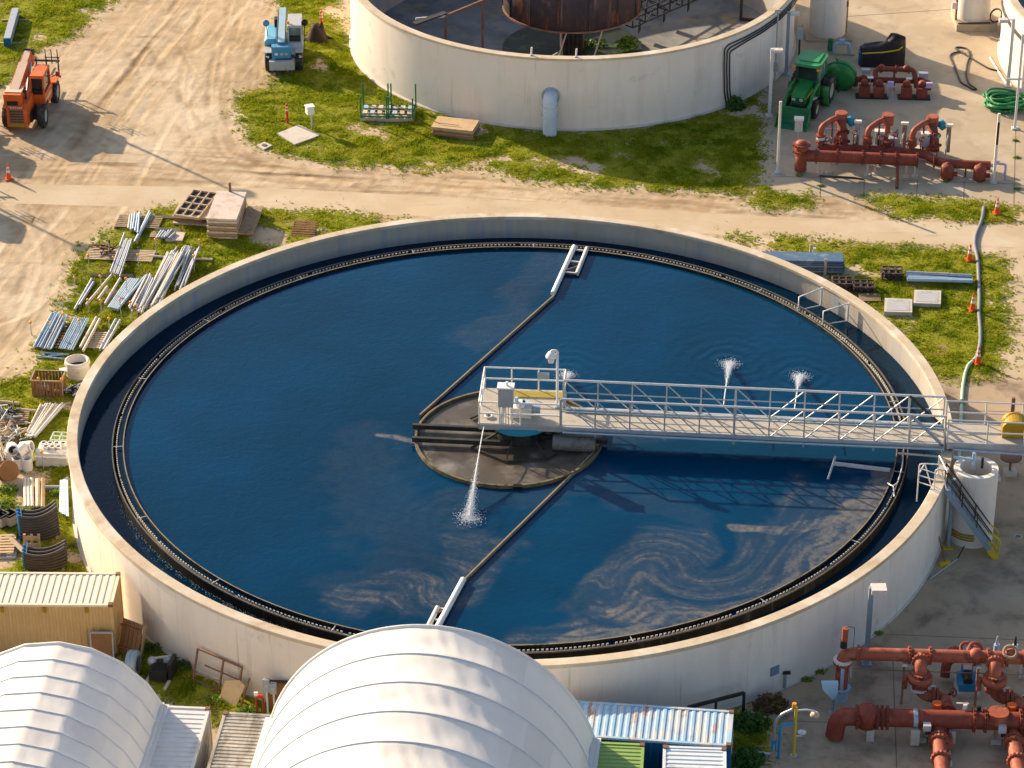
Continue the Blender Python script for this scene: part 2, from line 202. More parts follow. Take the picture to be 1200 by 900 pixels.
# ------------------------------------------------------------------ mesh builder
class MB:
    def __init__(s): s.v = []; s.f = []; s.sm = []
    def add(s, vs, fs, smooth=False):
        o = len(s.v); s.v += [tuple(v) for v in vs]; s.f += [tuple(i+o for i in f) for f in fs]; s.sm += [smooth]*len(fs); return s
    def box(s, c, d, rz=0.0, m=None, taper=1.0):
        x, y, z = d[0]/2, d[1]/2, d[2]/2
        p = [Vector((a*x*(taper if c_ > 0 else 1), b*y*(taper if c_ > 0 else 1), c_*z)) for c_ in (-1, 1) for a, b in ((-1, -1), (1, -1), (1, 1), (-1, 1))]
        if m is None: m = Matrix.Rotation(rz, 3, 'Z')
        p = [m @ q + Vector(c) for q in p]
        return s.add(p, [(3, 2, 1, 0), (4, 5, 6, 7), (0, 1, 5, 4), (1, 2, 6, 5), (2, 3, 7, 6), (3, 0, 4, 7)])
    def bar(s, p, q, w_, h=None, up=(0, 0, 1)):
        h = h or w_; p = Vector(p); q = Vector(q); d = (q-p).normalized(); u = Vector(up)
        if abs(d.dot(u)) > 0.98: u = Vector((0, 1, 0))
        a = d.cross(u).normalized(); b = a.cross(d)
        vs = [e + a*(sx*w_/2) + b*(sz*h/2) for e in (p, q) for sx, sz in ((-1, -1), (1, -1), (1, 1), (-1, 1))]
        return s.add(vs, [(0, 1, 2, 3), (7, 6, 5, 4), (0, 4, 5, 1), (1, 5, 6, 2), (2, 6, 7, 3), (3, 7, 4, 0)])
    def tube(s, pts, r, n=10, closed=False, caps=True):
        pts = [Vector(p) for p in pts]; k = len(pts); rs = r if isinstance(r, (list, tuple)) else [r]*k
        vs = []; fs = []; prev = None
        for i, p in enumerate(pts):
            if closed: t = pts[(i+1) % k]-pts[i-1]
            else: t = pts[min(i+1, k-1)]-pts[max(i-1, 0)]
            t = t.normalized() if t.length > 1e-9 else Vector((0, 0, 1))
            if prev is None:
                u = Vector((0, 0, 1)) if abs(t.z) < 0.95 else Vector((0, 1, 0)); a = t.cross(u).normalized()
            else:
                a = prev - t*prev.dot(t); a = a.normalized() if a.length > 1e-6 else t.orthogonal().normalized()
            prev = a; b = t.cross(a)
            vs += [p + (a*math.cos(2*PI*j/n) + b*math.sin(2*PI*j/n))*rs[i] for j in range(n)]
        for i in range(k if closed else k-1):
            i2 = (i+1) % k
            fs += [(i*n+j, i*n+(j+1) % n, i2*n+(j+1) % n, i2*n+j) for j in range(n)]
        s.add(vs, fs, n > 4)
        if caps and not closed:
            s.add(vs[:n], [tuple(range(n-1, -1, -1))]); s.add(vs[-n:], [tuple(range(n))])
        return s
    def cyl(s, p, q, r, r2=None, n=16): return s.tube([p, q], [r, r if r2 is None else r2], n)
    def lathe(s, prof, n=48, c=(0, 0, 0), axis=None, closed=False, smooth=True, a0=0, a1=None):
        full = a1 is None; k = len(prof); vs = []; fs = []
        R = Matrix.Identity(3) if axis is None else Vector((0, 0, 1)).rotation_difference(Vector(axis)).to_matrix()
        m = n if full else n+1
        for i in range(m):
            a = 2*PI*i/n if full else a0+(a1-a0)*i/n
            vs += [R @ Vector((r*math.cos(a), r*math.sin(a), z)) + Vector(c) for r, z in prof]
        for i in range(n):
            i2 = (i+1) % m
            for j in range(k if closed else k-1):
                j2 = (j+1) % k; fs.append((i*k+j, i2*k+j, i2*k+j2, i*k+j2))
        return s.add(vs, fs, smooth)
    def prism(s, poly, z0, z1):
        n = len(poly); vs = [(x, y, z0) for x, y in poly] + [(x, y, z1) for x, y in poly]
        return s.add(vs, [tuple(range(n-1, -1, -1)), tuple(range(n, 2*n))] + [(i, (i+1) % n, (i+1) % n+n, i+n) for i in range(n)])
    def extrude_y(s, poly, y0, y1):      # outline in x,z
        n = len(poly); vs = [(x, y0, z) for x, z in poly] + [(x, y1, z) for x, z in poly]
        return s.add(vs, [tuple(range(n)), tuple(range(2*n-1, n-1, -1))] + [(i, i+n, (i+1) % n+n, (i+1) % n) for i in range(n)])
    def extrude_x(s, poly, x0, x1):      # outline in y,z
        n = len(poly); vs = [(x0, y, z) for y, z in poly] + [(x1, y, z) for y, z in poly]
        return s.add(vs, [tuple(range(n-1, -1, -1)), tuple(range(n, 2*n))] + [(i, (i+1) % n, (i+1) % n+n, i+n) for i in range(n)])
    def quad(s, a, b, c, d): return s.add([a, b, c, d], [(0, 1, 2, 3)])
    def ball(s, c, r, n=10, sz=1.0):
        prof = [(max(1e-4, r*math.sin(PI*i/n)), -r*sz*math.cos(PI*i/n)) for i in range(n+1)]
        return s.lathe(prof, n*2, c)
    def build(s, name, m, parent=None, loc=None, rz=0.0):
        me = bpy.data.meshes.new(name); me.from_pydata(s.v, [], s.f)
        me.polygons.foreach_set('use_smooth', s.sm); me.materials.append(M[m] if isinstance(m, str) else m); me.update()
        o = bpy.data.objects.new(name, me); COL.objects.link(o)
        if parent: o.parent = parent
        if loc is not None: o.location = loc
        if rz: o.rotation_euler = (0, 0, rz)
        return o
def fillet(pts, rad, n=6):
    pts = [Vector(p) for p in pts]; out = [pts[0]]
    for i in range(1, len(pts)-1):
        p, a, b = pts[i], pts[i-1], pts[i+1]; r = min(rad, (a-p).length*0.48, (b-p).length*0.48)
        u = p+(a-p).normalized()*r; v = p+(b-p).normalized()*r
        for k in range(n+1):
            t = k/n; out.append(u*(1-t)**2 + p*2*t*(1-t) + v*t*t)
    out.append(pts[-1]); return out
LABELS = set()
def thing(name, label, cat, loc=(0, 0, 0), rz=0.0, group=None):
    o = bpy.data.objects.new(name, None); COL.objects.link(o); o.empty_display_size = 0.3
    o.location = loc; o.rotation_euler = (0, 0, rz); o['label'] = label; o['category'] = cat
    if group: o['group'] = group
    return o
def tag(o, label, cat, group=None):
    o['label'] = label; o['category'] = cat
    if group: o['group'] = group
    return o
def struct(o): o['kind'] = 'structure'; return o
def stuff(o): o['kind'] = 'stuff'; return o
def kids(o): return [c for c in bpy.data.objects if c.parent == o]
def copy_tree(o, parent=None):
    c = o.copy(); COL.objects.link(c); c.parent = parent
    for ch in kids(o): copy_tree(ch, c)
    return c
def rig(o, mb_list):
    for nm, mb, m in mb_list: mb.build(nm, m, o)
def sheet(name, pxs, m, z):
    pts = [G(x, y, 0) for x, y in pxs]; b = MB(); b.add([(p.x, p.y, z) for p in pts], [tuple(range(len(pts)))]); o = b.build(name, m)
    me = o.data
    if me.polygons[0].normal.z < 0: me.flip_normals()
    return struct(o)
# ------------------------------------------------------------------ numpy noise, polygons
_T = np.random.default_rng(5).random((256, 256))
def vn(x, y):
    xi = np.floor(x).astype(int); yi = np.floor(y).astype(int); fx = x-xi; fy = y-yi
    fx = fx*fx*(3-2*fx); fy = fy*fy*(3-2*fy); g = lambda a, b: _T[a % 256, b % 256]
    return (g(xi, yi)*(1-fx)+g(xi+1, yi)*fx)*(1-fy) + (g(xi, yi+1)*(1-fx)+g(xi+1, yi+1)*fx)*fy
def fbm(x, y, o=4):
    s = 0; a = 0.5; t = 0
    for i in range(o): s = s + a*vn(x+17.3*i, y-9.1*i); t += a; x = x*2.03; y = y*2.03; a *= 0.5
    return s/t
def inpoly(x, y, P):
    r = np.zeros(x.shape, bool); n = len(P)
    for i in range(n):
        x1, y1 = P[i]; x2, y2 = P[(i+1) % n]
        if y1 == y2: continue
        c = ((y1 > y) != (y2 > y)) & (x < (x2-x1)*(y-y1)/(y2-y1)+x1); r ^= c
    return r
def wpoly(pxs): return [tuple(G(a, b, 0))[:2] for a, b in pxs]
def npmesh(name, V, F, m, smooth=False):
    me = bpy.data.meshes.new(name); nv = len(V); nf = len(F); k = F.shape[1]
    me.vertices.add(nv); me.vertices.foreach_set('co', V.astype(np.float32).ravel())
    me.loops.add(nf*k); me.loops.foreach_set('vertex_index', F.astype(np.int32).ravel())
    me.polygons.add(nf); me.polygons.foreach_set('loop_start', np.arange(0, nf*k, k, dtype=np.int32))
    me.polygons.foreach_set('use_smooth', np.full(nf, smooth))
    me.materials.append(M[m] if isinstance(m, str) else m); me.update(calc_edges=True)
    o = bpy.data.objects.new(name, me); COL.objects.link(o); return o
TC = (3.887, 51.249); TR = 13.573; TH = 4.459     # second tank
# ------------------------------------------------------------------ ground: one sheet to the horizon with the second tank's pit left open
b = MB(); n = 96; inner = []; outer = []
for i in range(n):
    a = 2*PI*i/n; c, s = math.cos(a), math.sin(a); inner.append((TC[0]+(TR-.3)*c, TC[1]+(TR-.3)*s, 0)); k = 900/max(abs(c), abs(s)); outer.append((TC[0]+k*c, TC[1]+k*s, 0))
mid = [(TC[0]+30*math.cos(2*PI*i/n), TC[1]+30*math.sin(2*PI*i/n), 0) for i in range(n)]
b.add(inner+mid+outer, [(i, n+i, n+(i+1) % n, (i+1) % n) for i in range(n)] + [(n+i, 2*n+i, 2*n+(i+1) % n, n+(i+1) % n) for i in range(n)])
struct(b.build('ground', 'dirt'))
# the driven part of the ground: a fine sheet whose tone and ruts follow the wheel tracks
gx = np.arange(-36, 24, .10); gy = np.arange(-2, 60, .10); X, Y = np.meshgrid(gx, gy); tone = np.zeros(X.shape); rut = np.zeros(X.shape)
TRK = [([(290, -30), (235, 40), (170, 120), (120, 200), (60, 300), (0, 400), (-60, 470)], 7, 4.2), ([(230, -30), (160, 60), (90, 170), (30, 260), (-40, 340)], 6, 4.0), ([(300, -30), (270, 60), (262, 130), (285, 185), (350, 207), (470, 215), (620, 228), (800, 243), (1000, 258)], 6, 2.2), ([(-60, 205), (60, 195), (180, 196), (320, 206), (500, 214), (700, 232), (900, 250)], 5, 1.8), ([(170, 60), (210, 130), (300, 200), (400, 212)], 2, 1.2), ([(10, 235), (50, 300), (20, 380), (-30, 440)], 3, 1.6), ([(-30, 130), (60, 150), (130, 190), (200, 200), (330, 206)], 3, 1.5)]
for pts, k, sp in TRK:
    P = [Vector((q.x, q.y, 0)) for q in (G(*c) for c in pts)]; P = fillet(P, 12, 6)
    d = np.full(X.shape, 1e9); sd_ = np.zeros(X.shape); ln = np.zeros(X.shape); acc = 0
    for p, q in zip(P[:-1], P[1:]):
        vx, vy = q.x-p.x, q.y-p.y; L2 = vx*vx+vy*vy
        if L2 < 1e-9: continue
        t = np.clip(((X-p.x)*vx+(Y-p.y)*vy)/L2, 0, 1); ex, ey = X-p.x-t*vx, Y-p.y-t*vy; dd = np.hypot(ex, ey); m_ = dd < d; sg = np.sign(vx*ey-vy*ex)
        d = np.where(m_, dd, d); sd_ = np.where(m_, dd*sg, sd_); ln = np.where(m_, acc+t*math.sqrt(L2), ln); acc += math.sqrt(L2)
    for i in range(k):
        o_ = random.uniform(-sp, sp); wob = .35*(fbm(ln*.12+i*9, ln*0+i*3.7, 2)-.5)*2
        for tr in (-.85, .85):
            e = np.exp(-((sd_-o_-tr-wob)/.22)**2); f = np.clip((fbm(ln*.35+i*31+tr, sd_*.4+7*i, 3)-.38)*4, 0, 1); sgn = random.choice((-1, -1, .8)); tone += e*f*.26*sgn; rut -= e*f*.22; rut += np.exp(-((sd_-o_-tr-wob-.3)/.1)**2)*f*.1
tone += .9*(fbm(X*.35+3, Y*.35+8, 5)-.5)+.8*(fbm(X*1.9+30, Y*1.9, 4)-.5); rut += .5*fbm(X*1.6, Y*1.6, 4)
tone = np.clip(tone, -1, 1)
V = np.stack([X, Y, np.full(X.shape, .0022)], -1).reshape(-1, 3); I = np.arange(X.size).reshape(X.shape); F = np.stack([I[:-1, :-1], I[:-1, 1:], I[1:, 1:], I[1:, :-1]], -1).reshape(-1, 4)
cx = V[F].mean(1); F = F[((cx[:, 0]-TC[0])**2+(cx[:, 1]-TC[1])**2 > (TR-.2)**2) & (cx[:, 0]**2+cx[:, 1]**2 > 19.7**2)]
M['rutdirt'] = dirt_mat(); o = npmesh('dirt_road', V, F, 'rutdirt')
for nm, arr in (('tone', tone), ('rut', rut)):
    at = o.data.attributes.new(nm, 'FLOAT', 'POINT'); at.data.foreach_set('value', arr.astype(np.float32).ravel())
struct(o)
sheet('road', [(-60, 213), (100, 217), (330, 221), (600, 235), (900, 254), (1190, 264), (1300, 268), (1300, 300), (1190, 290), (900, 279), (600, 258), (330, 246), (100, 241), (-60, 236)], 'road', 0.004)
sheet('concrete_pad', [(896, 108), (884, 226), (1015, 233), (1190, 240), (1400, 250), (1400, -60), (945, -60), (930, 70)], 'pad', 0.008)
sheet('path', [(1184, 292), (1300, 292), (1300, 446), (1166, 443), (1181, 425)], 'road', 0.008)
sheet('concrete_yard', [(1040, 440), (1166, 442), (1400, 446), (1400, 960), (850, 960), (840, 838), (900, 780), (1060, 640)], 'yard', 0.012)
# joints cut in the slabs: thin dark strips on the pads
jb = MB()
def joint(p, q, w_=0.04, z=0.0165):
    p = G(*p); q = G(*q); d = (q-p).normalized(); a = Vector((-d.y, d.x, 0))*w_/2
    jb.quad((p.x-a.x, p.y-a.y, z), (q.x-a.x, q.y-a.y, z), (q.x+a.x, q.y+a.y, z), (p.x+a.x, p.y+a.y, z))
for p, q in [((886, 206), (1195, 216)), ((1191, 120), (1188, 240)), ((962, 207), (961, 231)), ((1013, 209), (1012, 232)), ((1075, 211), (1074, 235)), ((1130, 213), (1129, 237)), ((985, 20), (1160, 8)), ((1190, 335), (1240, 335)), ((1180, 390), (1240, 390)),
             ((1080, 480), (1300, 486)), ((925, 845), (1300, 862)), ((1046, 760), (1052, 940)), ((1000, 742), (1240, 752))]: joint(p, q)
struct(jb.build('pavement_joints', 'joint'))
# ------------------------------------------------------------------ grass
GR = {
 'up': [(312, -20), (392, -20), (396, 30), (415, 70), (450, 105), (520, 138), (620, 153), (760, 151), (850, 130), (884, 105), (897, 108), (889, 225), (800, 223), (720, 218), (640, 213), (560, 196), (500, 199), (430, 195), (380, 188), (320, 178), (292, 165), (272, 120), (285, 105), (318, 112), (332, 70), (345, 30)],
 'corner': [(-30, -20), (150, -20), (118, 12), (75, 45), (35, 62), (25, 80), (8, 95), (-30, 110)],
 'right': [(846, 276), (900, 280), (1000, 288), (1100, 291), (1150, 297), (1182, 305), (1182, 420), (1165, 441), (1095, 444), (1060, 390), (960, 315)],
 'strip': [(1014, 232), (1050, 230), (1120, 236), (1192, 241), (1192, 256), (1140, 259), (1060, 252), (1018, 240)],
 'tuftrow': [(862, 232), (905, 226), (955, 229), (950, 241), (890, 243)],
 'left': [(180, 243), (240, 243), (330, 246), (400, 250), (470, 262), (300, 312), (180, 400), (100, 500), (92, 640), (140, 700), (60, 720), (-10, 690), (-10, 455), (25, 440), (55, 395), (78, 350), (98, 305), (125, 275), (155, 262)],
 'front': [(132, 720), (170, 745), (230, 785), (330, 830), (330, 850), (250, 850), (180, 820), (140, 790)],
 'hedgebed': [(850, 815), (915, 826), (905, 855), (890, 900), (850, 940)],
}
gv = []; gf = []; go = 0; sv = []; sf = []; so_ = 0
for key, px in GR.items():
    P = wpoly(px); xs = [p[0] for p in P]; ys = [p[1] for p in P]
    # soil cells with a ragged edge
    cs = 0.11; nx = int((max(xs)-min(xs)+2)/cs); ny = int((max(ys)-min(ys)+2)/cs)
    X, Y = np.meshgrid(min(xs)-1+np.arange(nx)*cs, min(ys)-1+np.arange(ny)*cs)
    wx = X+1.1*(fbm(X*0.7, Y*0.7)-.5)+0.9*(fbm(X*2.9+40, Y*2.9)-.5); wy = Y+1.1*(fbm(X*0.7+90, Y*0.7)-.5)+0.9*(fbm(X*2.9, Y*2.9+70)-.5)
    wx = wx+rng.normal(0, .33, X.shape); wy = wy+rng.normal(0, .33, X.shape); ok = inpoly(wx, wy, P); thin = fbm(X*0.45+7, Y*0.45+3)+rng.normal(0, .035, X.shape)
    ok &= (thin > (0.34 if key in ('left', 'corner') else 0.27)) & ((X-TC[0])**2+(Y-TC[1])**2 > TR*TR) & (X*X+Y*Y > 400.4)
    xi, yi = X[ok], Y[ok]
    c4 = np.stack([np.stack([xi+a*cs, yi+b_*cs, np.full_like(xi, 0.0195)], -1) for a, b_ in ((0, 0), (1, 0), (1, 1), (0, 1))], 1).reshape(-1, 3)
    sv.append(c4); sf.append(np.arange(len(c4)).reshape(-1, 4)+so_); so_ += len(c4)
    # blades
    dens = 125; area = (max(xs)-min(xs)+2)*(max(ys)-min(ys)+2); k = int(area*dens)
    x = rng.uniform(min(xs)-1, max(xs)+1, k); y = rng.uniform(min(ys)-1, max(ys)+1, k)
    wx = x+1.1*(fbm(x*0.7, y*0.7)-.5)+1.1*(fbm(x*2.9+40, y*2.9)-.5); wy = y+1.1*(fbm(x*0.7+90, y*0.7)-.5)+1.1*(fbm(x*2.9, y*2.9+70)-.5)
    wx = wx+rng.normal(0, .4, k); wy = wy+rng.normal(0, .4, k); ok = inpoly(wx, wy, P) & ((x-TC[0])**2+(y-TC[1])**2 > (TR+.15)**2) & (x*x+y*y > 406)
    thin = fbm(x*0.45+7, y*0.45+3); cl = fbm(x*1.5+3, y*1.5+8)
    ok &= rng.random(k) < np.clip((thin-(0.33 if key in ('left', 'corner') else 0.25))*6, 0.04, 1)*np.clip((cl-.2)*3.5, .4, 1)
    for sl_ in ([(325, 156), (350, 146), (376, 158), (345, 169)], [(301, 170), (310, 166), (319, 170), (309, 175)]): ok &= ~inpoly(x, y, wpoly(sl_))
    x = x[ok]; y = y[ok]; cl = cl[ok]; k = len(x)
    h0 = 0.04+0.17*np.clip(cl-.38, 0, 1)*1.6
    for bl in range(4):
        a = rng.uniform(0, 2*PI, k); h = h0*rng.uniform(.6, 1.35, k); wd = rng.uniform(.016, .035, k); ln = h*rng.uniform(.2, 1.0, k); dx = rng.normal(0, .06, k); dy = rng.normal(0, .06, k); a2 = rng.uniform(0, 2*PI, k)
        p0 = np.stack([x+dx-wd*np.cos(a), y+dy-wd*np.sin(a), np.full(k, .018)], -1); p1 = np.stack([x+dx+wd*np.cos(a), y+dy+wd*np.sin(a), np.full(k, .018)], -1); p2 = np.stack([x+dx+ln*np.cos(a2), y+dy+ln*np.sin(a2), h+.018], -1)
        gv.append(np.stack([p0, p1, p2], 1).reshape(-1, 3)); gf.append(np.arange(3*k).reshape(-1, 3)+go); go += 3*k
o = npmesh('grass_soil', np.concatenate(sv), np.concatenate(sf), 'soil'); struct(o)
o = npmesh('grass', np.concatenate(gv), np.concatenate(gf), 'grass'); tag(o, 'patchy yellow green grass round the tanks and the stored material', 'grass'); stuff(o)
# pebbles on the dirt
k = 5000; pts = np.stack([rng.uniform(-34, 30, k), rng.uniform(18, 60, k)], -1); kk = ((pts**2).sum(1) > 410) & (((pts-np.array(TC))**2).sum(1) > (TR+.4)**2) & (pts[:, 0] < 18)
pts = pts[kk]; k = len(pts); s = rng.uniform(.010, .028, k)*rng.uniform(.6, 1.6, k)
V = np.stack([np.stack([pts[:, 0]+s*a, pts[:, 1]+s*b_, s*c_], -1) for a, b_, c_ in ((-1, -.4, 0), (.3, -1, 0), (1, .5, 0), (-.3, .9, 0), (.1, 0, .9))], 1).reshape(-1, 3)
F = (np.arange(k)[:, None, None]*5+np.array([(0, 1, 4), (1, 2, 4), (2, 3, 4), (3, 0, 4)])[None]).reshape(-1, 3)
o = npmesh('gravel', V, F, 'stone'); tag(o, 'small pale stones strewn over the dirt tracks', 'gravel'); stuff(o)
# ------------------------------------------------------------------ water of the clarifier, with drifting scum
WZ = 2.80; LZ = 2.42
def foam_at(X, Y):
    """scum cover 0..1 over the pool: thin films with strands drawn out along the flow and curled by eddies"""
    x = X.copy(); y = Y.copy()
    for (px, py, s_, A) in ((800, 660, 2.8, 1.9), (930, 655, 1.5, -.9), (720, 700, 1.5, 1.0), (1000, 600, 1.2, 1.0), (505, 690, 1.8, 1.2), (600, 350, 2.0, -.8)):
        c = G(px, py, WZ); dx, dy = x-c.x, y-c.y; t = A*np.exp(-(dx*dx+dy*dy)/(s_*s_)); x, y = c.x+dx*np.cos(t)-dy*np.sin(t), c.y+dx*np.sin(t)+dy*np.cos(t)
    x = x+1.0*(fbm(X*.35+5, Y*.35)-.5); y = y+1.0*(fbm(X*.35+50, Y*.35+9)-.5)
    r = np.hypot(x, y)
    th = np.arctan2(x, -y)                                   # seam falls at the far side
    st = 0.45*fbm(th*9*.5+3, r*2.6, 5)+.35*fbm(th*9*1.2+31, r*7.5+7, 4)+.2*fbm(x*3.1, y*3.1, 3)           # strands along the rim
    rid = np.clip(1-np.abs(2*fbm(th*5+11, r*1.5+4, 4)-1)*3.0, 0, 1)
    edge = fbm(x*.8+20, y*.8, 4)
    tot = np.zeros_like(X)
    def film(pts, wd, base, amt, thr=.42, raw=False):
        d = np.full(X.shape, 99.); xx, yy = (X, Y) if raw else (x, y)
        for (a, b_) in zip(pts[:-1], pts[1:]):
            p = G(a[0], a[1], WZ); q = G(b_[0], b_[1], WZ); vx, vy = q.x-p.x, q.y-p.y
            t = np.clip(((xx-p.x)*vx+(yy-p.y)*vy)/(vx*vx+vy*vy), 0, 1); d = np.minimum(d, np.hypot(xx-p.x-t*vx, yy-p.y-t*vy))
        e = np.clip((1.25-d/wd+(edge-.5)*1.6)*1.5, 0, 1); e = e*e*(3-2*e)
        return e*np.clip(base*(.55+.9*st)+amt*np.clip((st-thr)*3.2, 0, 1)+.22*amt*rid, 0, 1)
    for f in (film([(560, 400), (600, 362), (640, 325), (655, 300)], 1.2, .22, .10), film([(420, 520), (440, 575), (470, 640), (430, 690)], 1.9, .15, .06),
              film([(425, 702), (470, 700), (520, 690), (560, 640)], 1.5, .22, .55, .40), film([(500, 600), (560, 580), (640, 575), (700, 560), (760, 600)], 1.3, .15, .10),
              film([(690, 752), (760, 737), (850, 717), (930, 682), (990, 642), (1035, 590)], 1.3, .34, .75, .36), film([(745, 715), (800, 668), (880, 650), (960, 620), (1000, 595)], 2.6, .30, .45, .42),
              film([(630, 748), (690, 738)], .9, .2, .4), film([(1000, 598), (1022, 585), (1040, 560)], .75, .85, .5, .2, True), film([(860, 618), (920, 622), (985, 607)], .35, .5, .6, .3, True), film([(720, 510), (790, 512)], .6, .22, .1), film([(443, 510), (462, 512), (484, 517)], .22, .55, .4, .2, True)): tot = np.maximum(tot, f)
    return np.clip(tot*.74, 0, 1)
nr, na = 260, 1400
rr = np.linspace(0.02, 17.49, nr); aa = np.arange(na)*2*PI/na
Rg, Ag = np.meshgrid(rr, aa, indexing='ij'); X = Rg*np.cos(Ag); Y = Rg*np.sin(Ag); Z = np.full_like(X, WZ)
V = np.stack([X, Y, Z], -1).reshape(-1, 3)
I = np.arange(nr*na).reshape(nr, na); I2 = np.roll(I, -1, 1)
F = np.stack([I[:-1], I[1:], I2[1:], I2[:-1]], -1).reshape(-1, 4)
def water_mat(name, base):
    m = bpy.data.materials.new(name); m.use_nodes = True; t = m.node_tree; N = t.nodes; L = t.links; b = N['Principled BSDF']
    b.inputs['IOR'].default_value = 1.33; b.inputs['Specular IOR Level'].default_value = 0.22; b.inputs['Specular Tint'].default_value = (0.05, 0.5, 1.0, 1)
    g = N.new('ShaderNodeNewGeometry'); at = N.new('ShaderNodeAttribute'); at.attribute_name = 'scum'
    n = N.new('ShaderNodeTexNoise'); n.inputs['Scale'].default_value = 3.2; n.inputs['Detail'].default_value = 9; n.inputs['Roughness'].default_value = .7; n.inputs['Distortion'].default_value = .9; L.new(g.outputs['Position'], n.inputs['Vector'])
    mr = N.new('ShaderNodeMapRange'); mr.inputs[1].default_value = .34; mr.inputs[2].default_value = .62; mr.inputs[3].default_value = .62; mr.inputs[4].default_value = 1.12; L.new(n.outputs[0], mr.inputs[0])
    mu = N.new('ShaderNodeMath'); mu.operation = 'MULTIPLY'; mu.use_clamp = True; L.new(at.outputs['Fac'], mu.inputs[0]); L.new(mr.outputs[0], mu.inputs[1])
    sc = N.new('ShaderNodeValToRGB'); e = sc.color_ramp.elements; e[0].position = .25; e[0].color = (0.072, 0.082, 0.10, 1); e[1].position = .85; e[1].color = (0.195, 0.175, 0.147, 1); L.new(mu.outputs[0], sc.inputs[0])
    mx = N.new('ShaderNodeMix'); mx.data_type = 'RGBA'; vn_ = N.new('ShaderNodeTexNoise'); vn_.inputs['Scale'].default_value = .16; vn_.inputs['Detail'].default_value = 3; L.new(g.outputs['Position'], vn_.inputs['Vector']); vm = N.new('ShaderNodeMapRange'); vm.inputs[1].default_value = .3; vm.inputs[2].default_value = .7; vm.inputs[3].default_value = .78; vm.inputs[4].default_value = 1.22; L.new(vn_.outputs[0], vm.inputs[0]); hv = N.new('ShaderNodeHueSaturation'); hv.inputs['Color'].default_value = (*base, 1); L.new(vm.outputs[0], hv.inputs['Value']); L.new(hv.outputs[0], mx.inputs[6]); L.new(mu.outputs[0], mx.inputs[0]); L.new(sc.outputs[0], mx.inputs[7]); L.new(mx.outputs[2], b.inputs['Base Color'])
    ro = N.new('ShaderNodeMapRange'); ro.inputs[3].default_value = .09; ro.inputs[4].default_value = .5; L.new(mu.outputs[0], ro.inputs[0]); L.new(ro.outputs[0], b.inputs['Roughness'])
    w1 = N.new('ShaderNodeTexNoise'); w1.inputs['Scale'].default_value = 2.4; w1.inputs['Detail'].default_value = 3; w1.inputs['Distortion'].default_value = .8; L.new(g.outputs['Position'], w1.inputs['Vector'])
    rp = N.new('ShaderNodeAttribute'); rp.attribute_name = 'ripple'
    ad = N.new('ShaderNodeMath'); ad.operation = 'MULTIPLY_ADD'; ad.inputs[1].default_value = .35; L.new(w1.outputs[0], ad.inputs[0]); L.new(rp.outputs['Fac'], ad.inputs[2])
    bp = N.new('ShaderNodeBump'); bp.inputs['Strength'].default_value = .35; bp.inputs['Distance'].default_value = .09; L.new(ad.outputs[0], bp.inputs['Height']); L.new(bp.outputs[0], b.inputs['Normal'])
    return m
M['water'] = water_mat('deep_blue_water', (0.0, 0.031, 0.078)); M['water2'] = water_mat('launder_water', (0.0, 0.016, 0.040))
JETS = [(550, 612), (856, 424), (938, 440), (665, 437)]
rip = np.zeros(X.shape)
for j in JETS:
    p = G(*j, WZ); d = np.hypot(X-p.x, Y-p.y); rip += .30*np.sin(d*9+5*fbm(X*1.3, Y*1.3))*np.exp(-d/1.5)*np.clip(d*2, 0, 1)
o = npmesh('water', V, F, 'water', True); o.data.flip_normals() if o.data.polygons[0].normal.z < 0 else None
for nm, arr in (('scum', foam_at(X, Y)), ('ripple', rip)):
    at = o.data.attributes.new(nm, 'FLOAT', 'POINT'); at.data.foreach_set('value', arr.astype(np.float32).ravel())
struct(o)
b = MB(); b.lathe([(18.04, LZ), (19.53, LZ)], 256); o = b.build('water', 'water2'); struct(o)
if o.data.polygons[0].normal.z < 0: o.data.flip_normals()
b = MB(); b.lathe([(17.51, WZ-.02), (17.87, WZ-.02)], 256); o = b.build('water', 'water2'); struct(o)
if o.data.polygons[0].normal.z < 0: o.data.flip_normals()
# ------------------------------------------------------------------ the clarifier tank
T = thing('clarifier_tank', 'large round white walled settling tank brim full of dark blue water', 'tank')
N_ = 256
MB().lathe([(19.95, -0.2), (19.95, 3.48)], N_).build('outer_wall', 'stucco', T)
MB().lathe([(19.55, 3.48), (19.55, 2.2)], N_).build('inner_wall', 'inwall', T)
MB().lathe([(19.50, 3.48), (20.0, 3.48), (20.0, 3.625), (19.98, 3.645), (19.53, 3.645), (19.50, 3.62)], N_, closed=True, smooth=False).build('coping', 'coping', T)
MB().lathe([(19.95, 0.02), (20.05, 0.02), (20.05, 0.04), (19.95, 0.06)], N_).build('footing', 'slabc', T)
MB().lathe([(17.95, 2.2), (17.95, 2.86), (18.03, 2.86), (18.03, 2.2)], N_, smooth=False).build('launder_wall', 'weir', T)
b = MB(); ns = 1180; vs = []; fs = []
for i in range(ns*2):                       # one continuous notched strip
    a = 2*PI*((i+1)//2)/ns; hi = (i//2) % 2 == 0 and (i//2) % 58 != 0; zt = 2.92 if hi else 2.80
    for r_, z_ in ((17.855, 2.6), (17.855, zt), (17.815, zt), (17.815, 2.6)): vs.append((r_*math.cos(a), r_*math.sin(a), z_))
for i in range(ns*2):
    j = (i+1) % (ns*2)
    for k in range(3): fs.append((i*4+k, j*4+k, j*4+k+1, i*4+k+1))
b.add(vs, fs); b.build('weir_plate', 'weirplate', T)
MB().lathe([(18.0, 2.86), (18.0, 2.925), (18.045, 2.925), (18.045, 2.86)], N_, smooth=False).build('weir_lip', 'weirlip', T)
MB().lathe([(17.51, 2.5), (17.51, 2.93), (17.545, 2.93), (17.545, 2.5)], N_, smooth=False).build('scum_baffle', 'weir', T)
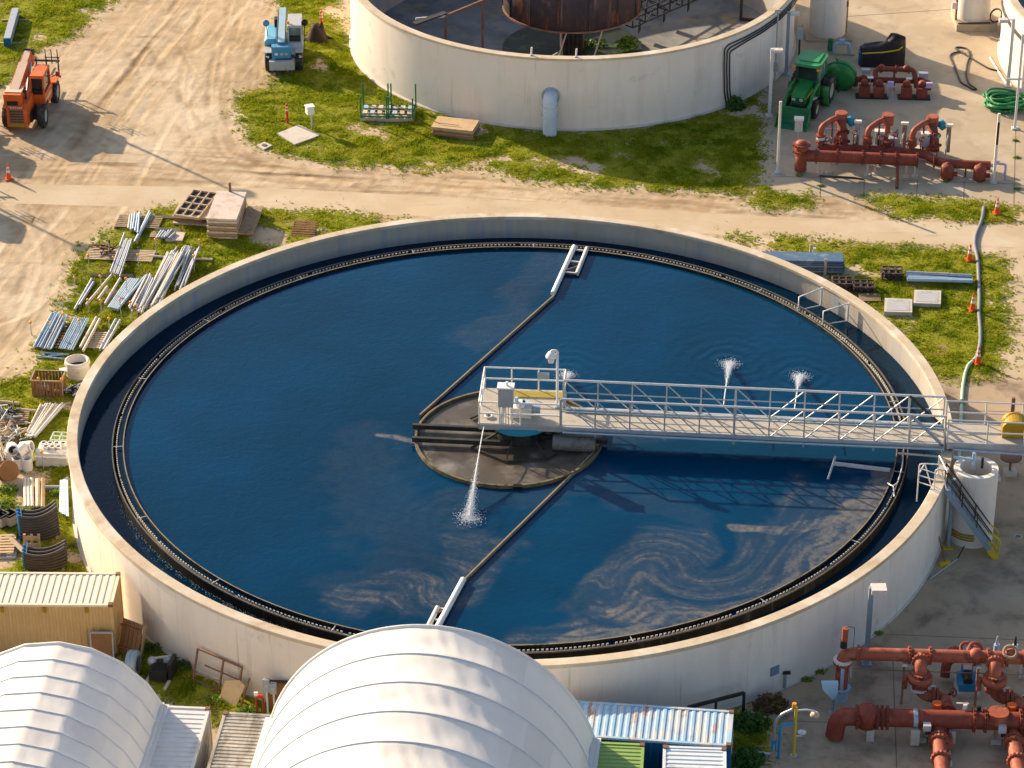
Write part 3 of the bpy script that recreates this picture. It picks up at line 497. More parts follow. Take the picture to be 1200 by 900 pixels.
MB().lathe([(17.505, 2.93), (17.505, 2.95), (17.55, 2.95), (17.55, 2.93)], N_, closed=True, smooth=False).build('baffle_cap', 'baffle', T)
for i in range(18):
    a = 2*PI*(i+.3)/18; p = Vector((math.cos(a), math.sin(a), 0))
    MB().bar(p*17.53+Vector((0, 0, 2.9)), p*17.97+Vector((0, 0, 2.9)), .035).build('baffle_bracket', 'steel', T)
# bright overflow trickling down the launder wall where it meets the channel
def rail_frame(a, c, d):
    """a: top of wall end, b: bar end over weir"""
    P = G(*a, 3.55); Q = Vector((P.x, P.y, 0)); u = Vector((-P.x, -P.y, 0)).normalized()
    e = P+u*1.45+Vector((0, 0, 0.0)); t = Vector((-u.y, u.x, 0))
    MB().tube([P, e, e-Vector((0, 0, .62))], .035, 8).build('stop_rail', 'rail', T)
    MB().tube([P-Vector((0, 0, .95))+t*.0, P+u*1.5-Vector((0, 0, .72))], .03, 8).build('stop_rail', 'rail', T)
    MB().box(P-Vector((0, 0, .45))-u*0.05, (.10, .10, .95), math.atan2(u.y, u.x)).build('guide_post', 'rail', T)
rail_frame((962, 338), 0, 0); rail_frame((993, 356), 0, 0)
# plate and stand pipe on the outer wall
def on_wall(px, py, R=20.0):
    """point of the outer wall seen at a photo position"""
    d = FW*FPX+RT*(px-600)+UP*(450-py); A = d.x*d.x+d.y*d.y; B = CAM.x*d.x+CAM.y*d.y; C = CAM.x**2+CAM.y**2-R*R
    t = (-B-math.sqrt(B*B-A*C))/A; return CAM+d*t
p = on_wall(908, 786, 19.97); a = math.atan2(p.y, p.x); MB().box((p.x, p.y, p.z), (.05, .42, .42), a).build('wall_plate', 'signblue', T)
# steps and rails at the crest (access ladder over the rim)
# ------------------------------------------------------------------ centre well
FC = Vector((-0.07, -1.17, 0)); FR = 4.15
W = thing('centre_well', 'round brown baffle ring of scummy water under the centre platform', 'baffle ring', (FC.x, FC.y, WZ))
MB().lathe([(FR, -.3), (FR, .17), (FR+.11, .17), (FR+.11, -.3)], 96, smooth=False).build('well_ring', 'wellring', W)
MB().lathe([(.02, .03), (2, .03), (FR, .03)], 64, smooth=False).build('scum_surface', 'scum', W)
b = MB(); b.cyl((.55, .4, .0), (.55, .4, .75), 1.15, 1.15, 32); b.build('drive_column', 'darksteel', W)
b = MB(); b.lathe([(1.15, .75), (1.45, .75), (1.45, .93), (1.15, .93)], 40, (.55, .4, 0), closed=True, smooth=False); b.build('turntable_ring', 'teal', W)
for y0, x1 in ((-.62, -1.0), (.52, -.9)):
    MB().bar((-FR-.2, y0+.22, .26), (x1+1, y0-.2, .26), .16, .22).build('support_beam', 'darksteel', W)
MB().bar((1.2, -.15, .24), (FR+.3, -.65, .24), .22, .2).build('support_beam', 'darksteel', W)
b = MB()
for i in range(7):
    a = -2.6+i*.75; b.bar((.55+1.1*math.cos(a), .4+1.1*math.sin(a), .5), (.55+2.6*math.cos(a), .4+2.6*math.sin(a), .1), .09)
for i in range(7):
    a = -2.6+i*.75; a2 = a+.75; b.bar((.55+2.6*math.cos(a), .4+2.6*math.sin(a), .12), (.55+2.6*math.cos(a2), .4+2.6*math.sin(a2), .12), .07)
b.build('cage', 'darksteel', W)
b = MB(); b.cyl((2.0, -.9, .35), (3.9, -1.1, .35), .36, n=20); b.build('inlet_drum', 'inletsteel', W)
MB().box((.4, -FR-.1, .06), (.4, .2, .22), 0).build('scum_gate', 'weir', W)
# ------------------------------------------------------------------ skimmer booms
def skimmer(sgn, label, A, Bp, C0, C1, D0, D1):
    t = thing('skimmer_boom', label, 'skimmer', A, 0, 'rotating scum skimmers')
    L = lambda p: Vector(p)-Vector(A)
    z0 = Vector((0, 0, 0))
    MB().bar(L(A), L(Bp), .075, .22).build('boom_board', 'boom', t)
    MB().tube([L(C0), L(C1)], .13, 12).build('float_pipe', 'white', t)
    MB().tube([L(D0), L(D1)], .11, 12).build('float_pipe', 'whitedirty', t)
    C0, C1, D0, D1 = map(Vector, (C0, C1, D0, D1))
    cl = lambda p: C0+(C1-C0)*max(.25, min(.97, (p-C0).dot(C1-C0)/(C1-C0).length_squared))
    for f in (.02, .45, .9):
        q = D0+(D1-D0)*f; MB().bar(L(cl(q)), L(q), .07).build('cross_tie', 'rail', t)
    q0, q1 = D0+(D1-D0)*.02, D0+(D1-D0)*.3; MB().bar(L(cl(q0)+Vector((0, 0, .05))), L(q1+Vector((0, 0, .05))), .05).build('brace', 'rustpale', t)
    MB().bar(L(C0-Vector((0, 0, .22))), L(C1-Vector((0, 0, .22))), .05, .2).build('wiper_board', 'darksteel', t)
    MB().bar(L(cl(D0)-Vector((0, 0, .12))), L(D0-Vector((0, 0, .12))), .12, .2).build('end_board', 'darksteel', t)
z = WZ+.04
skimmer(1, 'skimmer boom with two white pipes reaching the far rim of the blue tank', G(492, 488, z), G(649, 348, z), G(648, 344, z+.1), G(673, 289, z+.1), G(676, 321, z+.1), G(688, 291, z+.1))
skimmer(-1, 'skimmer boom with two pale pipes reaching the near rim behind the white dome', G(697, 531, z), G(544, 681, z), G(543, 679, z+.1), G(511, 738, z+.1), G(513, 712, z+.1), G(498, 742, z+.1))
# scum beach beam on the right
t = thing('scum_trough', 'pale narrow trough beam with a thin post over the scum under the footbridge', 'trough', G(1043, 551, WZ))
p0 = G(1043, 551, WZ+.1)-t.location; p1 = G(976, 543, WZ+.1)-t.location
MB().bar(p0, p1, .13, .14).build('trough_beam', 'rail', t); MB().tube([G(979, 535, WZ+.5)-t.location, G(970, 562, WZ+.02)-t.location], .05, 8).build('guide_pole', 'steel', t)
MB().bar(p0*.9+p1*.1, p1*.9+p0*.1-Vector((0, .05, .12)), .05, .1).build('reflection_strip', 'darksteel', t)  # dark bar stands in for the beam's reflection on the water
# launder frame near right
t = thing('overflow_pipe', 'thin white pipe crossing the channel beside the ladder below the footbridge', 'pipe', G(1052, 531, 3.2))
MB().tube([(0, 0, 0), G(1099, 535, 3.3)-t.location], .05, 8).build('pipe', 'rail', t)
MB().tube([G(1083, 533, 3.2)-t.location, G(1083, 533, 3.2)-t.location+Vector((0, 0, .12))], .05, 8).build('valve_stub', 'darksteel', t)
t = thing('scum_hose', 'looped pale hose hanging from the weir below the footbridge', 'hose', G(1040, 565, WZ))
MB().tube(fillet([G(1040, 566, 3.0)-t.location, G(1046, 570, 3.1)-t.location, G(1052, 566, 3.2)-t.location, G(1058, 545, 3.3)-t.location, G(1058, 528, 3.5)-t.location], .5), .032, 8).build('hose', 'steel', t)
MB().tube([G(1047, 570, 3.1)-t.location, G(1048, 582, 2.9)-t.location], .032, 8).build('hose_tail', 'steel', t)
# splashes where the overflow meets the channel water, one per foot of weir on the sunny side
def droplets(mb, pts, s):
    for p in pts:
        r = s*random.uniform(.5, 1.5); x, y, z_ = p
        mb.add([(x-r, y, z_), (x+r*.6, y-r*.7, z_), (x+r*.5, y+r*.8, z_), (x, y, z_+r)], [(0, 2, 1), (0, 1, 3), (1, 2, 3), (2, 0, 3)])
b = MB()
for a0, a1, pr in ((3.3, 4.5, 1.0), (-.05, .95, .35)):
    a = a0; pts = []
    while a < a1:
        a += .0022; fade = min(1, (a-a0)*3, (a1-a)*3); comb = .5+.5*math.sin(a*118+2*mnoise.noise((a*9, 0, 0)))
        for q in range(3):
            if random.random() > pr*fade*(.25+.75*comb): continue
            r = 18.05+abs(random.gauss(0, .05+.16*comb)); aa_ = a+random.gauss(0, .002); pts.append((r*math.cos(aa_), r*math.sin(aa_), LZ+.008+random.random()*.05))
    droplets(b, pts, .0145)
o = b.build('overflow_splashes', 'spray'); tag(o, 'white flecks of overflow splashing in the outer channel of the big tank', 'splashes'); stuff(o)
# ------------------------------------------------------------------ water jets
def jet(label, src, dst, wide, n=1300):
    n = int(n*1.8)
    t = thing('water_jet', label, 'water jet', (dst.x, dst.y, WZ), 0, 'foam spray jets')
    d = Vector((dst.x, dst.y, WZ)); s = Vector(src); wide *= .62
    pts = []; hor = Vector((d.x-s.x, d.y-s.y, 0))
    for i in range(15):
        u = i/14; pts.append(Vector((s.x+hor.x*u, s.y+hor.y*u, s.z+(WZ-s.z)*u**1.6))-d)
    MB().tube(pts, [.022+.03*(i/14)**2 for i in range(15)], 7).build('stream', 'spray', t)
    b = MB(); P = []
    for i in range(n):
        u = 1-abs(random.gauss(0, .22)); q = s+(d-s)*u; q.z = s.z+(WZ-s.z)*u**1.6; sp = .03+.30*max(0, u-.3)**1.3*wide*random.choice((.4, .7, 1.0))
        q += Vector((random.gauss(0, sp), random.gauss(0, sp), abs(random.gauss(0, sp*.9)))); q.z = max(q.z, WZ+.01); P.append(q-d)
    droplets(b, P, .0135); stuff(b.build('spray_mist', 'spray', t))
    b = MB(); P = []
    for i in range(int(n*.32)):
        a = random.uniform(0, 2*PI); r = abs(random.gauss(.4, .38))*wide; q = Vector((r*math.cos(a), r*math.sin(a), .012+random.random()*.05)); q += hor.normalized()*.15*wide; P.append(q)
    droplets(b, P, .017); stuff(b.build('surface_splash', 'spray', t))
jet('long white water jet falling left of the centre platform into open water', G(567, 500, 3.9), G(550, 606, WZ), 1.0, 2200)
jet('white water jet beyond the footbridge, left one of the pair by its middle', G(848, 474, 4.0), G(855, 428, WZ), .8, 1900)
jet('white water jet beyond the footbridge, nearest the right rim', G(931, 480, 4.0), G(937, 443, WZ), .8, 1900)
jet('white water jet splashing just behind the white lamp post of the platform', G(660, 464, 4.0), G(665, 441, WZ), .7, 1300)
# ------------------------------------------------------------------ footbridge (own frame: x along the bridge, y across, z up)
BA = math.radians(-5.6); B0 = Vector((2.35, -1.22, 0))
BR = thing('footbridge', 'grey steel truss footbridge from the right rim to the centre platform', 'footbridge', B0, BA)
LEN = 17.05; HW = .85; ZB, ZM, ZT = 3.9, 4.75, 5.4; NP = 11
MB().box((LEN/2, 0, 3.97), (LEN, 1.5, .08)).build('deck', 'deck', BR)
for s in (-1, 1):
    y = s*HW; b = MB(); b.tube([(0, y, ZT), (LEN, y, ZT)], .055, 10); b.build('top_chord', 'rail', BR)
    MB().bar((0, y, ZB), (LEN, y, ZB), .12, .2).build('bottom_chord', 'steel', BR)
    MB().tube([(0, y, ZM), (LEN, y, ZM)], .03, 8).build('mid_rail', 'bluesteel', BR)
    for i in range(NP+1):
        x = LEN*i/NP; MB().bar((x, y, ZB-(.42 if s < 0 and i % 2 else .05)), (x, y, ZT), .065 if i % 5 else .10).build('truss_post', 'steel', BR)
    for i in range(NP):
        x0, x1 = LEN*i/NP, LEN*(i+1)/NP
        if i < NP//2+1: MB().bar((x0, y, ZT), (x1, y, ZB), .042).build('truss_diagonal', 'steel', BR)
        else: MB().bar((x0, y, ZB), (x1, y, ZT), .042).build('truss_diagonal', 'steel', BR)
b = MB()
for i in range(NP*2+1): b.bar((LEN*i/NP/2, -HW, ZB-.02), (LEN*i/NP/2, HW, ZB-.02), .09, .14)
b.build('floor_beams', 'bluesteel', BR)
for yy, zz, r, m_ in ((-HW-.1, 3.74, .045, 'rail'), (-HW-.22, 3.82, .035, 'pipeblue'), (-HW+.05, 3.68, .04, 'rail'), (.6, 4.06, .05, 'rail'), (.35, 4.05, .035, 'pipeblue')):
    MB().tube([(0.1, yy, zz), (LEN*.3, yy-.02, zz-.02), (LEN*.55, yy+.04, zz-.05), (LEN*.8, yy, zz-.01), (LEN, yy+.02, zz)], r, 8).build('conduit', m_, BR)
# end portal brace and hose loops on the right half
for s in (-1, 1): MB().bar((LEN-1.55, s*HW, ZT), (LEN-.05, s*HW, ZB), .12).build('end_brace', 'darksteel' if s > 0 else 'bluesteel', BR)
# extension landing beyond the rim
X0, X1 = LEN+.12, LEN+10.5
MB().box(((X0+X1)/2, 0, 4.05), (X1-X0, 1.6, .07)).build('landing_deck', 'deck', BR)
for s in (-1, 1):
    MB().box(((X0+X1)/2, s*.84, 3.93), (X1-X0, .09, .34)).build('landing_beam', 'bluesteel' if s > 0 else 'steel', BR)
    for zz in (4.65, 5.22): MB().tube([(X0, s*.84, zz), (X1, s*.84, zz)], .035, 8).build('landing_rail', 'rail', BR)
    for i in range(6):
        x = X0+.12+i*1.62 if i else X0; MB().tube([(x, s*.84, 4.05), (x, s*.84, 5.22)], .038, 8).build('landing_post', 'rail', BR)
MB().tube([(X0, -.84, 4.65), (X0, -.84, 5.22)], .035, 8).build('landing_post', 'rail', BR)
MB().tube([(X0+.3, -.98, 3.80), (X0+3, -1.0, 3.72), (X1, -.98, 3.74)], .045, 8).build('conduit', 'pipeblue', BR)
for x in (X0+.1,): MB().bar((x+.05, -.75, 0), (x+.05, -.75, 3.9), .14).build('support_column', 'darksteel', BR)
MB().bar((X1-.6, 0, 0), (X1-.6, 0, 3.9), .3).build('support_column', 'steel', BR)
# ------------------------------------------------------------------ centre platform (fixed to the bridge)
PL = thing('centre_platform', 'railed concrete platform at the inner end of the footbridge with moss strip', 'platform', B0, math.radians(-4.4))
x0, x1, y0, y1 = -3.68, .02, -.80, 2.35
MB().box(((x0+x1)/2, (y0+y1)/2, 3.93), (x1-x0, y1-y0, .10)).build('deck', 'deck', PL)
MB().box(((x0+x1)/2+.55, y1-.45, 3.99), (2.5, .55, .02)).build('moss_strip', 'moss', PL)
for (a, c) in (((x0, y0), (x1, y0)), ((x0, y1), (x1, y1)), ((x0, y0), (x0, y1)), ((x1, y0), (x1, y1))):
    MB().bar((*a, 3.82), (*c, 3.82), .12, .26).build('edge_beam', 'steel', PL)
for (a, c, k) in (((x0, y0), (x1, y0), 3), ((x0, y1), (x1, y1), 4), ((x0, y0), (x0, y1), 3), ((x1, 1.0), (x1, y1), 2)):
    a = Vector((*a, 0)); c = Vector((*c, 0))
    for zz in (4.5, 5.08): MB().tube([a+Vector((0, 0, zz)), c+Vector((0, 0, zz))], .04, 8).build('guard_rail', 'white', PL)
    for i in range(k):
        p = a+(c-a)*i/(k-1); MB().tube([(p.x, p.y, 3.95), (p.x, p.y, 5.08)], .035, 8).build('rail_post', 'white', PL)
b = MB()
for i in range(5): b.bar((x0+.3+i*.8, y0, 3.75), (x0+.3+i*.8, y1, 3.75), .1, .2)
b.build('floor_joists', 'darksteel', PL)
MB().box((-1.0, y1-.05, 4.75), (.55, .03, .35)).build('warning_sign', 'bluesteel', PL)
def ploc(px, py, z=3.98): return G(px, py, z)
c = ploc(593, 496); t = thing('control_cabinet', 'tall grey steel control cabinet on legs at the platform corner', 'cabinet', c, math.radians(-5))
MB().box((0, 0, 1.42), (.66, .42, .95)).build('enclosure', 'greypaint', t); MB().box((0, -.225, 1.42), (.56, .02, .86)).build('door', 'steel', t)
MB().box((0, 0, 1.93), (.76, .54, .07)).build('canopy', 'white', t); MB().cyl((.05, 0, 1.96), (.05, 0, 2.15), .06, n=10).build('beacon', 'white', t)
for sx in (-1, 1):
    MB().bar((sx*.28, -.1, 0), (sx*.28, -.1, .95), .06).build('leg', 'white', t); MB().bar((sx*.28, .15, 0), (sx*.28, .15, .95), .05).build('leg', 'steel', t)
for k in range(3): MB().tube([(-.12+k*.12, -.14, .02), (-.12+k*.12, -.14, .95)], .025, 8).build('conduit', 'rail', t)
c = ploc(611, 487); t = thing('gear_motor', 'pale grey drive motor and gearbox on the platform deck', 'motor', c, math.radians(-5))
MB().box((0, 0, .28), (.95, .6, .5)).build('gearbox', 'whitedirty', t); MB().cyl((-.05, 0, .5), (-.05, 0, .72), .24, n=20).build('flange_ring', 'white', t)
MB().cyl((.42, 0, .35), (.85, 0, .35), .17, n=16).build('motor', 'bluesteel', t); MB().cyl((-.22, .0, .72), (-.22, 0, .95), .09, n=12).build('breather', 'pipeblue', t); MB().box((.2, .05, .62), (.3, .3, .2)).build('terminal_box', 'pipeblue', t)
c = ploc(573, 489); t = thing('floor_valve', 'small round hand wheel at the left corner of the platform deck', 'valve', c)
MB().lathe([(.12, .05), (.2, .05), (.2, .1), (.12, .1)], 16, closed=True).build('hand_wheel', 'steel', t); MB().cyl((0, 0, 0), (0, 0, .1), .06, n=8).build('stem', 'darksteel', t)
c = ploc(653, 477); t = thing('platform_lamp', 'white lamp post with bell shaped head on the centre platform', 'lamp post', c)
h = zat(c, 411)-c.z
MB().tube(fillet([(0, 0, 0), (0, 0, h), (-.28, 0, h), (-.28, 0, h-.14)], .12), .06, 10).build('pole', 'white', t)
MB().lathe([(.02, .14), (.14, .12), (.25, -.06), (.25, -.14), (.16, -.18), (.02, -.18)], 18, (-.28, 0, h-.2)).build('lamp_head', 'white', t)
MB().lathe([(.15, 0), (.13, -.22), (.02, -.26)], 14, (-.28, 0, h-.38)).build('lens', 'lampglass', t)
MB().box((0, 0, .02), (.22, .22, .04)).build('base_plate', 'steel', t)
# ladder gate on the rim, stair down the outside
p = G(1092, 568, 3.645); t = thing('rim_gate', 'white tubular ladder rails over the rim below the footbridge', 'ladder rail', p, math.radians(-8))
for dx, dy in ((-.35, 0), (.35, -.35)):
    MB().tube(fillet([(dx-.25, dy, -.9), (dx-.25, dy, 1.0), (dx-.02, dy, 1.05), (dx+.3, dy, .0)], .12), .03, 8).build('hoop', 'white', t)
for zz in (.1, .45, .8): MB().tube([(-.6, 0, zz), (.1, -.35, zz)], .025, 8).build('rung', 'white', t)
MB().tube([(-.6, 0, .5), (-.35, .9, .5), (.25, .9, .5)], .03, 8).build('side_rail', 'white', t)
MB().tube([(.25, .9, -.05), (.25, .9, .95), (.6, -.35, .95)], .03, 8).build('side_rail', 'white', t)
p0 = G(1108, 570, 3.5); p1 = G(1166, 650, 0.0)
d = Vector((p1.x-p0.x, p1.y-p0.y, 0)); L_ = d.length
t = thing('steel_stair', 'steep steel stair with yellow foot leaning on the white tank wall', 'stair', (p1.x, p1.y, 0), math.atan2(-d.y, -d.x))
H = 3.5; W_ = .38
for s in (-1, 1):
    MB().bar((0, s*W_, .05), (L_, s*W_, H), .05, .24).build('stringer', 'bluesteel', t)
    hr = [(L_*.12, s*W_, H*.12+.95), (L_*1.0, s*W_, H+.95)]
    MB().tube(hr, .03, 8).build('handrail', 'darksteel', t); MB().tube([(L_*.12, s*W_, H*.12+.5), (L_, s*W_, H+.5)], .025, 8).build('mid_rail', 'darksteel', t)
    for f in (.4, .7, 1.0): MB().tube([(L_*f, s*W_, H*f), (L_*f, s*W_, H*f+.95)], .025, 8).build('baluster', 'darksteel', t)
    MB().tube(fillet([(-.05, s*W_, .0), (-.12, s*W_, .95), (L_*.12, s*W_, H*.12+.95)], .15), .035, 8).build('yellow_rail', 'yellow', t)
    MB().tube([(-.1, s*W_, .5), (L_*.12, s*W_, H*.12+.5)], .03, 8).build('yellow_rail', 'yellow', t); MB().bar((-.02, s*W_, .05), (L_*.14, s*W_, H*.14), .07, .27).build('yellow_stringer', 'yellow', t)
for i in range(12):
    f = (i+1)/12.6; MB().box((L_*f, 0, H*f), (.24, 2*W_, .05)).build('tread', 'steel' if i else 'yellow', t)
# sump tank
p = G(1137, 629, 0); t = thing('sump_tank', 'open topped white concrete cylinder beside the stair', 'tank', (p.x, p.y, 0)); h = 3.62
MB().lathe([(.98, 0), (.98, h), (.96, h+.02), (.72, h+.02), (.70, h), (.70, 1.6)], 48, smooth=False).build('cylinder_wall', 'stucco', t)
MB().lathe([(.01, 1.6), (.7, 1.6)], 32).build('inside_floor', 'inwall', t)
MB().tube(fillet([(-.95, .5, h+.25), (-.1, .25, h+.25), (-.1, .25, h-.3)], .15), .07, 10).build('inlet_pipe', 'pipeblue', t)
MB().tube([(-.1, .25, h+.25), (-.1, .25, h+.62)], .08, 10).build('valve_stem', 'pipeblue', t)
MB().tube([(.3, .3, h-.2), (.3, .3, h+.32)], .06, 8).build('float_rod', 'darksteel', t); MB().cyl((.95, .2, 2.9), (1.12, .2, 2.9), .2, n=12).build('side_port', 'steel', t)
for k, zz in enumerate((.42, .55, .68)): MB().lathe([(1.0, -.05), (1.06, 0), (1.0, .05)], 24, (0, 0, zz), a0=-2.7, a1=-1.6).build('hose_ring', 'ochre', t)
# pipe up the wall, broom, mat
p = G(1111, 642, 0); t = thing('wall_standpipe', 'grey blue pipe rising against the tank wall behind the stair', 'pipe', (p.x, p.y, 0))
MB().tube([(0, 0, 0), (0, 0, 3.6)], .09, 10).build('pipe', 'bluesteel', t); MB().box((0, 0, .03), (.45, .35, .06)).build('foot_plate', 'yellow', t)
p = G(1107, 663, 0); t = thing('push_broom', 'yellow push broom leaning on the tank wall by the stair', 'broom', (p.x, p.y, 0))
MB().box((0, 0, .1), (.5, .14, .2), .4).build('brush', 'yellow', t); MB().tube([(0, 0, .15), G(1099, 622, 1.0)-Vector((p.x, p.y, 0))], .03, 8).build('handle', 'woodbrown', t)
p = G(1089, 680, 0); t = thing('lance_pole', 'grey wash lance lying on the concrete below the stair', 'pole', (p.x, p.y, .05))
MB().tube([(0, 0, 0), G(1122, 655, .05)-t.location], .035, 8).build('pole', 'steel', t); MB().tube([G(1122, 655, .05)-t.location, G(1130, 640, .5)-t.location], .03, 8).build('grip', 'darksteel', t)
p = G(1193, 629, .015); t = thing('drain_cover', 'small dark round drain cover in the brown concrete by the right edge', 'drain cover', (p.x, p.y, .013)); MB().cyl((0, 0, 0), (0, 0, .02), .14, n=16).build('cover', 'joint', t); MB().lathe([(.14, .0), (.18, 0), (.18, .024), (.14, .024)], 16, closed=True).build('frame', 'steel', t)
p = G(1183, 556, 0); t = thing('gate_valve_stand', 'brown valve stand on a concrete block under the footbridge landing', 'valve', (p.x, p.y, 0))
MB().box((0, 0, .12), (.6, .5, .24)).build('block', 'slabc', t); MB().tube([(0, 0, .2), (0, 0, .9)], .06, 8).build('stem', 'rustpale', t); MB().lathe([(.02, .0), (.5, 0), (.5, .06), (.02, .08)], 24, (0, 0, .9)).build('hand_wheel', 'rustpale', t)
p = G(1184, 505, 0); t = thing('bollard_post', 'brown metal post with white face behind the footbridge landing', 'post', (p.x, p.y, 0)); hh = zat(p, 466)
MB().box((0, 0, hh/2), (.16, .16, hh)).build('post', 'rustpale', t); MB().box((.085, -.02, hh*.8), (.02, .14, hh*.36)).build('white_face', 'white', t)
# yellow cover on the landing
c = B0 + Matrix.Rotation(BA, 3, 'Z') @ Vector((LEN+3.1, .15, 4.09)); t = thing('valve_cover', 'ochre yellow round topped cover standing on the footbridge landing', 'cover', c, BA)
prof = [(.55*math.cos(a), .45+.42*math.sin(a)) for a in np.linspace(0, PI, 13)]
MB().extrude_y([(.55, 0)]+prof+[(-.55, 0)], -.42, .42).build('cover', 'ochre', t); MB().box((0, -.43, .22), (.9, .02, .34)).build('front_panel', 'ochre', t)
# ------------------------------------------------------------------ second tank (empty) at the top
U = thing('empty_tank', 'drained round white tank at the top with a rusty drum inside', 'tank', (TC[0], TC[1], 0)); FZ = -.8
MB().lathe([(TR-.04, -.1), (TR-.04, TH-.14)], 200).build('outer_wall', 'stucco', U)
MB().lathe([(TR-.42, TH-.14), (TR-.42, FZ)], 200).build('inner_wall', 'inwall', U)
MB().lathe([(TR-.46, TH-.14), (TR, TH-.14), (TR, TH), (TR-.46, TH)], 200, closed=True, smooth=False).build('coping', 'coping', U)
MB().lathe([(.01, FZ-.5), (4, FZ-.35), (TR-.42, FZ)], 120, smooth=False).build('tank_floor', 'tankfloor', U)
MB().lathe([(TR-.04, .02), (TR+.12, .02), (TR+.12, .07), (TR-.04, .12)], 200).build('footing', 'slabc', U)
# conduits climbing the wall
def onw2(px, py, R):
    d = FW*FPX+RT*(px-600)+UP*(450-py); ox, oy = CAM.x-TC[0], CAM.y-TC[1]; A = d.x**2+d.y**2; B = ox*d.x+oy*d.y; C = ox*ox+oy*oy-R*R
    return CAM+d*((-B-math.sqrt(max(0, B*B-A*C)))/A)
for k in range(3):
    o_ = k*3.2
    pts = [onw2(x, y, TR+.05) for x, y in [(852+o_, 126), (849+o_, 108), (848.5+o_, 80), (849+o_, 58+k*1.5), (853+o_, 53+k*2.6), (875, 43+k*2.8), (895, 31.5+k*2.8), (912, 19+k*2.8), (926, 5+k*3), (934, -6+k*3), (941, -22+k*3)]]
    MB().tube([p-Vector((TC[0], TC[1], 0)) for p in fillet(pts, .25, 4)], .04, 8).build('wall_conduit', 'black', U)
# big pale elbow pipe out of the wall
p = onw2(645.5, 112, TR); q = p-Vector((TC[0], TC[1], 0)); u = Vector((q.x, q.y, 0)).normalized(); base = Vector((TC[0], TC[1], 0))+u*(TR+.55)
t = thing('down_pipe', 'thick pale blue elbow pipe dropping from the wall of the empty tank', 'pipe', (base.x, base.y, 0))
zt = 2.15
MB().tube(fillet([-u*.75+Vector((0, 0, zt)), Vector((0, 0, zt)), (0, 0, -.1)], .5, 8), .40, 20).build('pipe', 'downpipe', t)
for zz in (1.15, 1.75): MB().lathe([(.40, -.05), (.46, -.05), (.46, .05), (.40, .05)], 24, (0, 0, zz), closed=True, smooth=False).build('flange', 'downpipe', t)
MB().lathe([(.40, -.05), (.52, -.05), (.52, .05), (.40, .05)], 24, -u*.52+Vector((0, 0, zt)), axis=tuple(u), closed=True, smooth=False).build('wall_collar', 'bluesteel', t)
# drum and its frame
t = thing('rusty_drum', 'huge rust streaked steel drum hanging in the empty tank', 'drum', (TC[0], TC[1], FZ-.5)); zb = 2.05-(FZ-.5)
MB().lathe([(4.2, zb), (4.2, zb+3.6), (4.1, zb+3.6), (4.1, zb)], 96, closed=True, smooth=True).build('drum_shell', 'rust', t)
b = MB(); b.lathe([(4.18, zb-.02), (4.28, zb-.02), (4.28, zb+.08), (4.2, zb+.08)], 96, closed=True, smooth=False); b.build('bottom_hoop', 'rustpale', t)
b = MB()
for i in range(14):
    a = 2*PI*i/14; b.bar((4.24*math.cos(a), 4.24*math.sin(a), zb), (4.24*math.cos(a), 4.24*math.sin(a), zb+3.6), .06)
b.build('stiffeners', 'rust', t)
b = MB(); b.cyl((0, 0, 0), (0, 0, zb+3.4), .75, n=24); b.build('centre_column', 'rust', t)
for k in range(5):
    a = -1.57+(k-2)*.22; MB().tube([(1.1*math.cos(a), 1.1*math.sin(a), .2), (1.1*math.cos(a), 1.1*math.sin(a), zb+.4)], .16, 10).build('support_pipe', 'darksteel', t)
b = MB()
for i in range(8):
    a = 2*PI*i/8+.2; b.bar((.7*math.cos(a), .7*math.sin(a), zb+.2), (4.1*math.cos(a), 4.1*math.sin(a), zb+.1), .15)
b.build('spider_beams', 'darksteel', t)
MB().cyl((0, 0, zb+3.3), (0, 0, zb+3.42), 4.15, n=48).build('drum_cover', 'rust', t)
MB().lathe([(.01, .56), (4.3, .60)], 48).build('shaded_pit', 'pit', t)  # dark disc with the drum's shade put into its colour
b = MB(); b.bar((-1.2, -3.3, .5), (-.2, -2.2, zb-.2), .07); b.bar((-2.5, -2.4, .3), (-.9, -2.8, 1.5), .06); b.bar((-.9, -3.2, 1.5), (.5, -2.9, 1.1), .05); b.bar((1.1, -2.4, .4), (1.9, -2.7, zb), .08); b.bar((.4, -2.5, .2), (2.8, -2.2, .8), .07); b.build('tangled_rods', 'whitedirty', t)
# rake arms: lattice trusses to the right and a bent arm with posts to the left
def lattice(label, A, Bp, w_=.9, h_=.9, m_='darksteel', seg=7):
    A = Vector(A); Bp = Vector(Bp); d = (Bp-A); t = thing('rake_truss', label, 'truss', A, math.atan2(d.y, d.x)); L = d.length; b = MB(); c = MB()
    for sy in (-1, 1):
        for zz in (0, h_): b.bar((0, sy*w_/2, zz), (L, sy*w_/2, zz+(.0 if zz else 0)), .09)
    for i in range(seg+1):
        x = L*i/seg
        for sy in (-1, 1): c.bar((x, sy*w_/2, 0), (x, sy*w_/2, h_), .06)
        for zz in (0, h_): c.bar((x, -w_/2, zz), (x, w_/2, zz), .06)
        if i < seg:
            x2 = L*(i+1)/seg
            for sy in (-1, 1): c.bar((x, sy*w_/2, 0 if i % 2 else h_), (x2, sy*w_/2, h_ if i % 2 else 0), .05)
            c.bar((x, -w_/2, h_), (x2, w_/2, h_), .05)
    b.build('chords', m_, t); c.build('lacing', m_, t)
    for i in range(1, seg, 2): MB().box((L*i/seg, 0, -.45), (.5, .05, .7), .5).build('scraper_blade', m_, t)
a = G(735, 30, .2); e = G(835, -14, .2)
lattice('dark lattice rake arm running right from the rusty drum', (a.x, a.y, .2), (e.x, e.y, .2))
